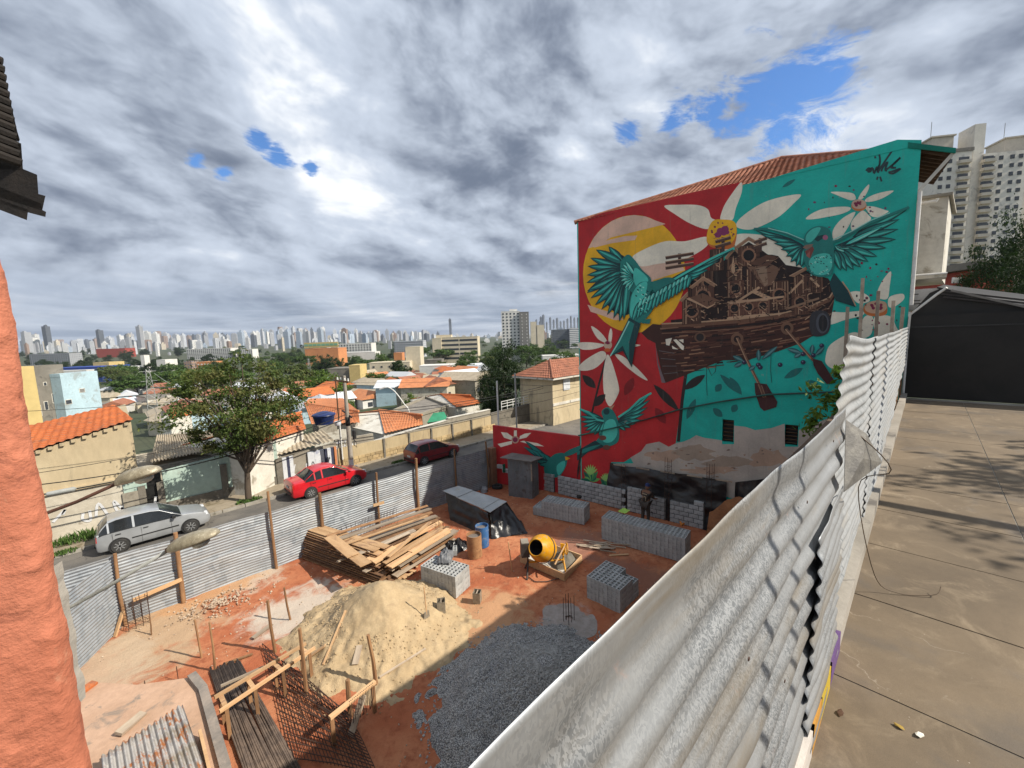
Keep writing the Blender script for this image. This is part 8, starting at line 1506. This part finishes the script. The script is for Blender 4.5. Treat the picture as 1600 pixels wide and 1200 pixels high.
def make_pylons():
    for px, top, base, d, lab in ((240, 576, 660, 105, 'lattice power pylon standing among the valley trees'), (400, 556, 600, 260, 'distant lattice mast left of the tree crown'), (482, 560, 585, 260, 'distant lattice mast behind the orange building foot')):
        a, b = AT(px, top, d), AT(px + 2, base, d); t = thing('lattice_pylon', lab, 'pylon', (b.x, b.y, b.z)); H = a.z - b.z; k = H / 14; w0, w1 = 1.3 * k, .35 * k; n = 9; c = lambda s, u, v: Vector((s * (w0 + (w1 - w0) * u), v * (w0 + (w1 - w0) * u), H * u)); m = MB(); r_ = .05 * max(1, k * .8)
        for s in (-1, 1):
            for v in (-1, 1): m.tube([c(s, 0, v), c(s, 1, v)], r_, 4)
        m.build('mast_leg', 'arm_grey', t); m = MB()
        for i in range(n):
            u0, u1 = i / n, (i + 1) / n
            for (s0, v0), (s1, v1) in (((-1, -1), (1, -1)), ((1, -1), (1, 1)), ((1, 1), (-1, 1)), ((-1, 1), (-1, -1))): m.tube([c(s0, u0, v0), c(s1, u1, v1)], r_ * .7, 3); m.tube([c(s1, u0, v1), c(s0, u1, v0)], r_ * .7, 3)
        m.build('bracing', 'arm_grey', t)
        for u in (.96, .78, .6): m = MB(); m.bar((-1.6 * k, 0, H * u), (1.6 * k, 0, H * u), .1 * k, .1 * k); m.build('cross_arm', 'arm_grey', t)
    a = AT(240, 583, 105)
    for i, (py, q) in enumerate(((583, (380, 640)), (600, (380, 648)), (617, (380, 662)))): p, e = AT(241, py, 105), WY(*q, 40); m = MB(); m.tube([p.lerp(e, k / 10) - Vector((0, 0, 2.2 * 4 * k / 10 * (1 - k / 10) * .4)) for k in range(11)], .03, 4); tag(m.build('power_line', 'white_rail'), ('upper', 'middle', 'lower')[i] + ' power line descending right from the pylon', 'cable')
make_pylons()

# ------------------------------------------------------------------ apartment towers and house on the right
def make_right():
    mat('tower_white', (.72, .68, .60), (.64, .60, .53), scale=.12, world=True, c3=(.45, .43, .39), bmp=0); mat('tower_beige', (.58, .52, .43), (.50, .45, .37), scale=.12, world=True, bmp=0)
    for px, lab, dd in ((1492, 'left white apartment tower with stacked curved balconies', 0), (1608, 'right white apartment tower partly outside the frame', 6)):
        d = 150 + dd; p = AT(px, 238, d); r0 = ray(px, 238); yaw = math.atan2(r0.y, r0.x) - math.pi / 2 + .62; g = -8; H = p.z - g; t = thing('apartment_tower', lab, 'tower', (p.x, p.y, g), yaw)
        q = MB(); q.box((0, 8, H / 2), (11, 16, H)); q.build('wall', 'tower_white', t); q = MB(); q.box((0, 8, H + .6), (11.6, 16.6, 1.2)); q.build('parapet', 'b_concrete', t); q = MB(); q.box((-1.0, 9, H + 4), (7, 9, 7.0)); q.box((-1.0, 9, H + 7.7), (8, 10, .5)); q.build('water_tower', 'tower_beige', t)
        q = MB(); q.box((9.2, 6, H / 2 + 5), (3.4, 7, H + 10)); q.build('lift_shaft', 'tower_white', t); q = MB(); q.box((17, 9, H / 2 - .5), (13, 15, H - 1)); q.build('wall', 'tower_white', t)
        q = MB(); q.tube([(-2, 9, H + 8), (-2, 9, H + 15)], .1, 5); q.build('antenna', 'arm_grey', t)
        wi = MB().box((0, 0, 0), (1.25, .3, 1.35)).mesh('window', 'win_dark'); ba = MB().prism([(-2.2, 0, 0), (-1.9, -1.3, 0), (1.6, -1.5, 0), (2.0, 0, 0)], (0, 0, 1.05)).mesh('balcony', 'tower_beige'); vo = MB().box((0, 0, 0), (3.2, .25, 1.3)).mesh('recess', 'win_dark')
        for k in range(17):
            z = H - 3.0 - k * 2.95
            for x in (-3.9, -1.3): link('window', wi, t, (x, -.02, z))
            for x in (13, 15.6, 19, 21.6): link('window', wi, t, (x, 1.48, z))
            for x in (3.6, 12.0): o = link('balcony', ba, t, (x - .6 if x < 5 else x - .4, 0 if x < 5 else 1.5, z - 1.3)); link('recess', vo, t, (x - .6 if x < 5 else x - .4, -.03 if x < 5 else 1.47, z + .4))
    h = thing_w('red_house', 'brick-red house with a dark roof below the apartment towers', 'house', (34, -1, -2)); A, B = AT(1474, 424, 32), AT(1524, 424, 32); e = (B - A).normalized(); q = MB(); q.bar(A + Vector((0, 0, -3)) + e * .1, B + Vector((0, 0, -3)), 5, 5.6); q.build('wall', 'b_red', h); q = MB(); q.bar(A + Vector((0, 0, .1)) - e * .3, B + Vector((0, 0, .1)) + e * .3, 5.6, .5); q.build('roof', 'b_concrete', h); c = AT(1488, 438, 29.3); q = MB(); q.bar(c, c + e * .7, .1, .4); q.build('window', 'b_white', h)
    slab('white low building beyond the red house', 1512, 1545, 428, 60, 5, 'b_white', base=-4, name='low_building')
    # unseen bar added for its line of shadow and two slack cables hang just outside the right edge; their shadows cross the terrace
    m = MB(); m.bar((9.3, -1.35, 1.55), (9.75, -9.5, 1.55), .14, .16); tag(m.build('shadow_bar', 'black_paint', None), 'unseen bar added outside the right edge to cast a line of shadow', 'beam')
    for x, dz, i in ((2.75, 0, 0), (3.25, .5, 1)):
        m = MB(); m.tube([(x + .9, -2.2, 3.4), (x + .25, -1.75, 1.6 + dz), (x, -1.6, .7 + dz), (x + .03, -1.55, -.35 + dz)], .022, 6); tag(m.build('slack_cable', 'cable_black', None, True), ('nearer', 'farther')[i] + ' slack cable hanging outside the right edge of the view', 'cable')
make_right()

# ------------------------------------------------------------------ bricklayer
def make_worker():
    p = G(1010, 815); t = thing('person', 'worker in a dark shirt numbered 10 and blue cap laying blocks', 'person', (p.x - .1, p.y, GZ), -.05)
    J = {'pel': (0, 0, .92, .15), 'ch': (.05, 0, 1.18, .155), 'sh': (.10, 0, 1.38, .12), 'nk': (.13, 0, 1.50, .055), 'lS': (.10, .20, 1.38, .075), 'lE': (.22, .30, 1.14, .05), 'lW': (.44, .24, 1.08, .036), 'rS': (.10, -.20, 1.38, .075), 'rE': (.20, -.31, 1.14, .05), 'rW': (.42, -.27, 1.05, .036), 'lH': (0, .10, .88, .10), 'lK': (.03, .13, .48, .068), 'lA': (-.02, .13, .09, .045), 'rH': (0, -.10, .88, .10), 'rK': (.05, -.12, .48, .068), 'rA': (0, -.13, .09, .045), 'lF': (.14, .15, .04, .04), 'rF': (.16, -.15, .04, .04)}
    def skin(name, names, edges, m, root, extra=None):
        K = dict(J); K.update(extra or {}); me = bpy.data.meshes.new(name); me.from_pydata([K[n][:3] for n in names], [(names.index(a), names.index(b)) for a, b in edges], []); o = link(name, me, t); me.materials.append(MATS[m]); sk = o.modifiers.new('skin', 'SKIN')
        for i, n in enumerate(names): v = me.skin_vertices[0].data[i]; v.radius = (K[n][3] * (1.0), K[n][3] * (1.25 if n in ('pel', 'ch', 'sh') else 1)); v.use_root = n == root
        s_ = o.modifiers.new('sub', 'SUBSURF'); s_.levels = s_.render_levels = 2; sk.use_smooth_shade = True; return o
    mat('skin_brown', (.20, .10, .06), (.16, .08, .05), bmp=0); mat('shirt_dark', (.035, .028, .024), (.06, .045, .035), scale=9, bmp=.2); mat('trousers', (.05, .043, .036), (.075, .06, .05), scale=7); mat('cap_blue', (.03, .05, .16), (.025, .04, .12)); mat('shirt_number', (.42, .33, .22), (.34, .27, .18), bmp=0)
    names = list(J); edges = [('pel', 'ch'), ('ch', 'sh'), ('sh', 'nk'), ('sh', 'lS'), ('lS', 'lE'), ('lE', 'lW'), ('sh', 'rS'), ('rS', 'rE'), ('rE', 'rW'), ('pel', 'lH'), ('lH', 'lK'), ('lK', 'lA'), ('lA', 'lF'), ('pel', 'rH'), ('rH', 'rK'), ('rK', 'rA'), ('rA', 'rF')]; body = skin('body', names, edges, 'skin_brown', 'pel')
    b = {k: (v[0], v[1], v[2], v[3] + .018) for k, v in J.items()}; skin('shirt', ['pel', 'ch', 'sh', 'lS', 'lE', 'rS', 'rE'], [('pel', 'ch'), ('ch', 'sh'), ('sh', 'lS'), ('lS', 'lE'), ('sh', 'rS'), ('rS', 'rE')], 'shirt_dark', 'pel', b); skin('trousers', ['pel', 'lH', 'lK', 'lA', 'rH', 'rK', 'rA'], [('pel', 'lH'), ('lH', 'lK'), ('lK', 'lA'), ('pel', 'rH'), ('rH', 'rK'), ('rK', 'rA')], 'trousers', 'pel', {k: (v[0], v[1], v[2], v[3] + .022) for k, v in J.items()})
    q = MB(); q.lathe([(.04, -.14), (.065, -.11), (.082, -.04), (.085, .02), (.078, .08), (.05, .115), (.0, .125)], 16, (.17, 0, 1.63), Matrix.Rotation(.25, 3, 'Y')); q.box((.265, 0, 1.60), (.03, .025, .045), taper=.6)
    for s in (-1, 1): q.box((.16, s * .086, 1.62), (.035, .015, .055))
    q.build('head', 'skin_brown', t, True); q = MB(); q.lathe([(.094, -.01), (.096, .05), (.08, .11), (.0, .135)], 18, (.165, 0, 1.655), Matrix.Rotation(.2, 3, 'Y')); q.box((.28, 0, 1.645), (.12, .15, .014)); q.build('cap', 'cap_blue', t, 40)
    for s, e in ((1, 'lW'), (-1, 'rW')):            # hands: palm, four bent fingers and a thumb closed on the block and trowel
        x, y, z, _ = J[e]; q = MB(); q.box((x + .05, y, z - .005), (.09, .075, .03), taper=.9)
        for k in range(4): yy = y + (k - 1.5) * .019; L = (.06, .07, .066, .052)[k]; q.tube([(x + .09, yy, z), (x + .09 + L * .6, yy, z - .012), (x + .09 + L * .8, yy, z - .045)], .009, 6)
        q.tube([(x + .03, y - s * .035, z), (x + .07, y - s * .065, z - .01), (x + .10, y - s * .06, z - .03)], .010, 6); q.build('hand', 'skin_brown', t, True)
    for i, yy in enumerate((.055, -.045)):           # the 10 on the back
        q = MB()
        if i == 0: q.box((-.125, yy, 1.16), (.012, .03, .20)); q.box((-.125, yy + .02, 1.25), (.012, .03, .025))
        else: q.box((-.125, yy + .04, 1.16), (.012, .025, .20)); q.box((-.125, yy - .04, 1.16), (.012, .025, .20)); q.box((-.125, yy, 1.25), (.012, .06, .025)); q.box((-.125, yy, 1.07), (.012, .06, .025))
        q.build('shirt_digit', 'shirt_number', t)
    q = MB(); q.box((-.07, 0, 1.345), (.012, .22, .035)); q.build('shirt_name_band', 'shirt_number', t)
make_worker()

# ------------------------------------------------------------------ air
def make_haze():
    m = bpy.data.materials.new('haze_air'); m.use_nodes = True; t = NT(m.node_tree); t.n.clear(); v = t.new('ShaderNodeVolumePrincipled'); v.inputs['Color'].default_value = (.80, .87, 1, 1); v.inputs['Density'].default_value = 0.000075; v.inputs['Anisotropy'].default_value = .2; o = t.new('ShaderNodeOutputMaterial'); t.l.new(v.outputs[0], o.inputs['Volume'])
    b = MB(); b.box((0, 2600, 30), (14000, 11000, 150)); tag(b.build('haze', m), 'thin bluish haze over the city', 'haze', kind='stuff')
make_haze()
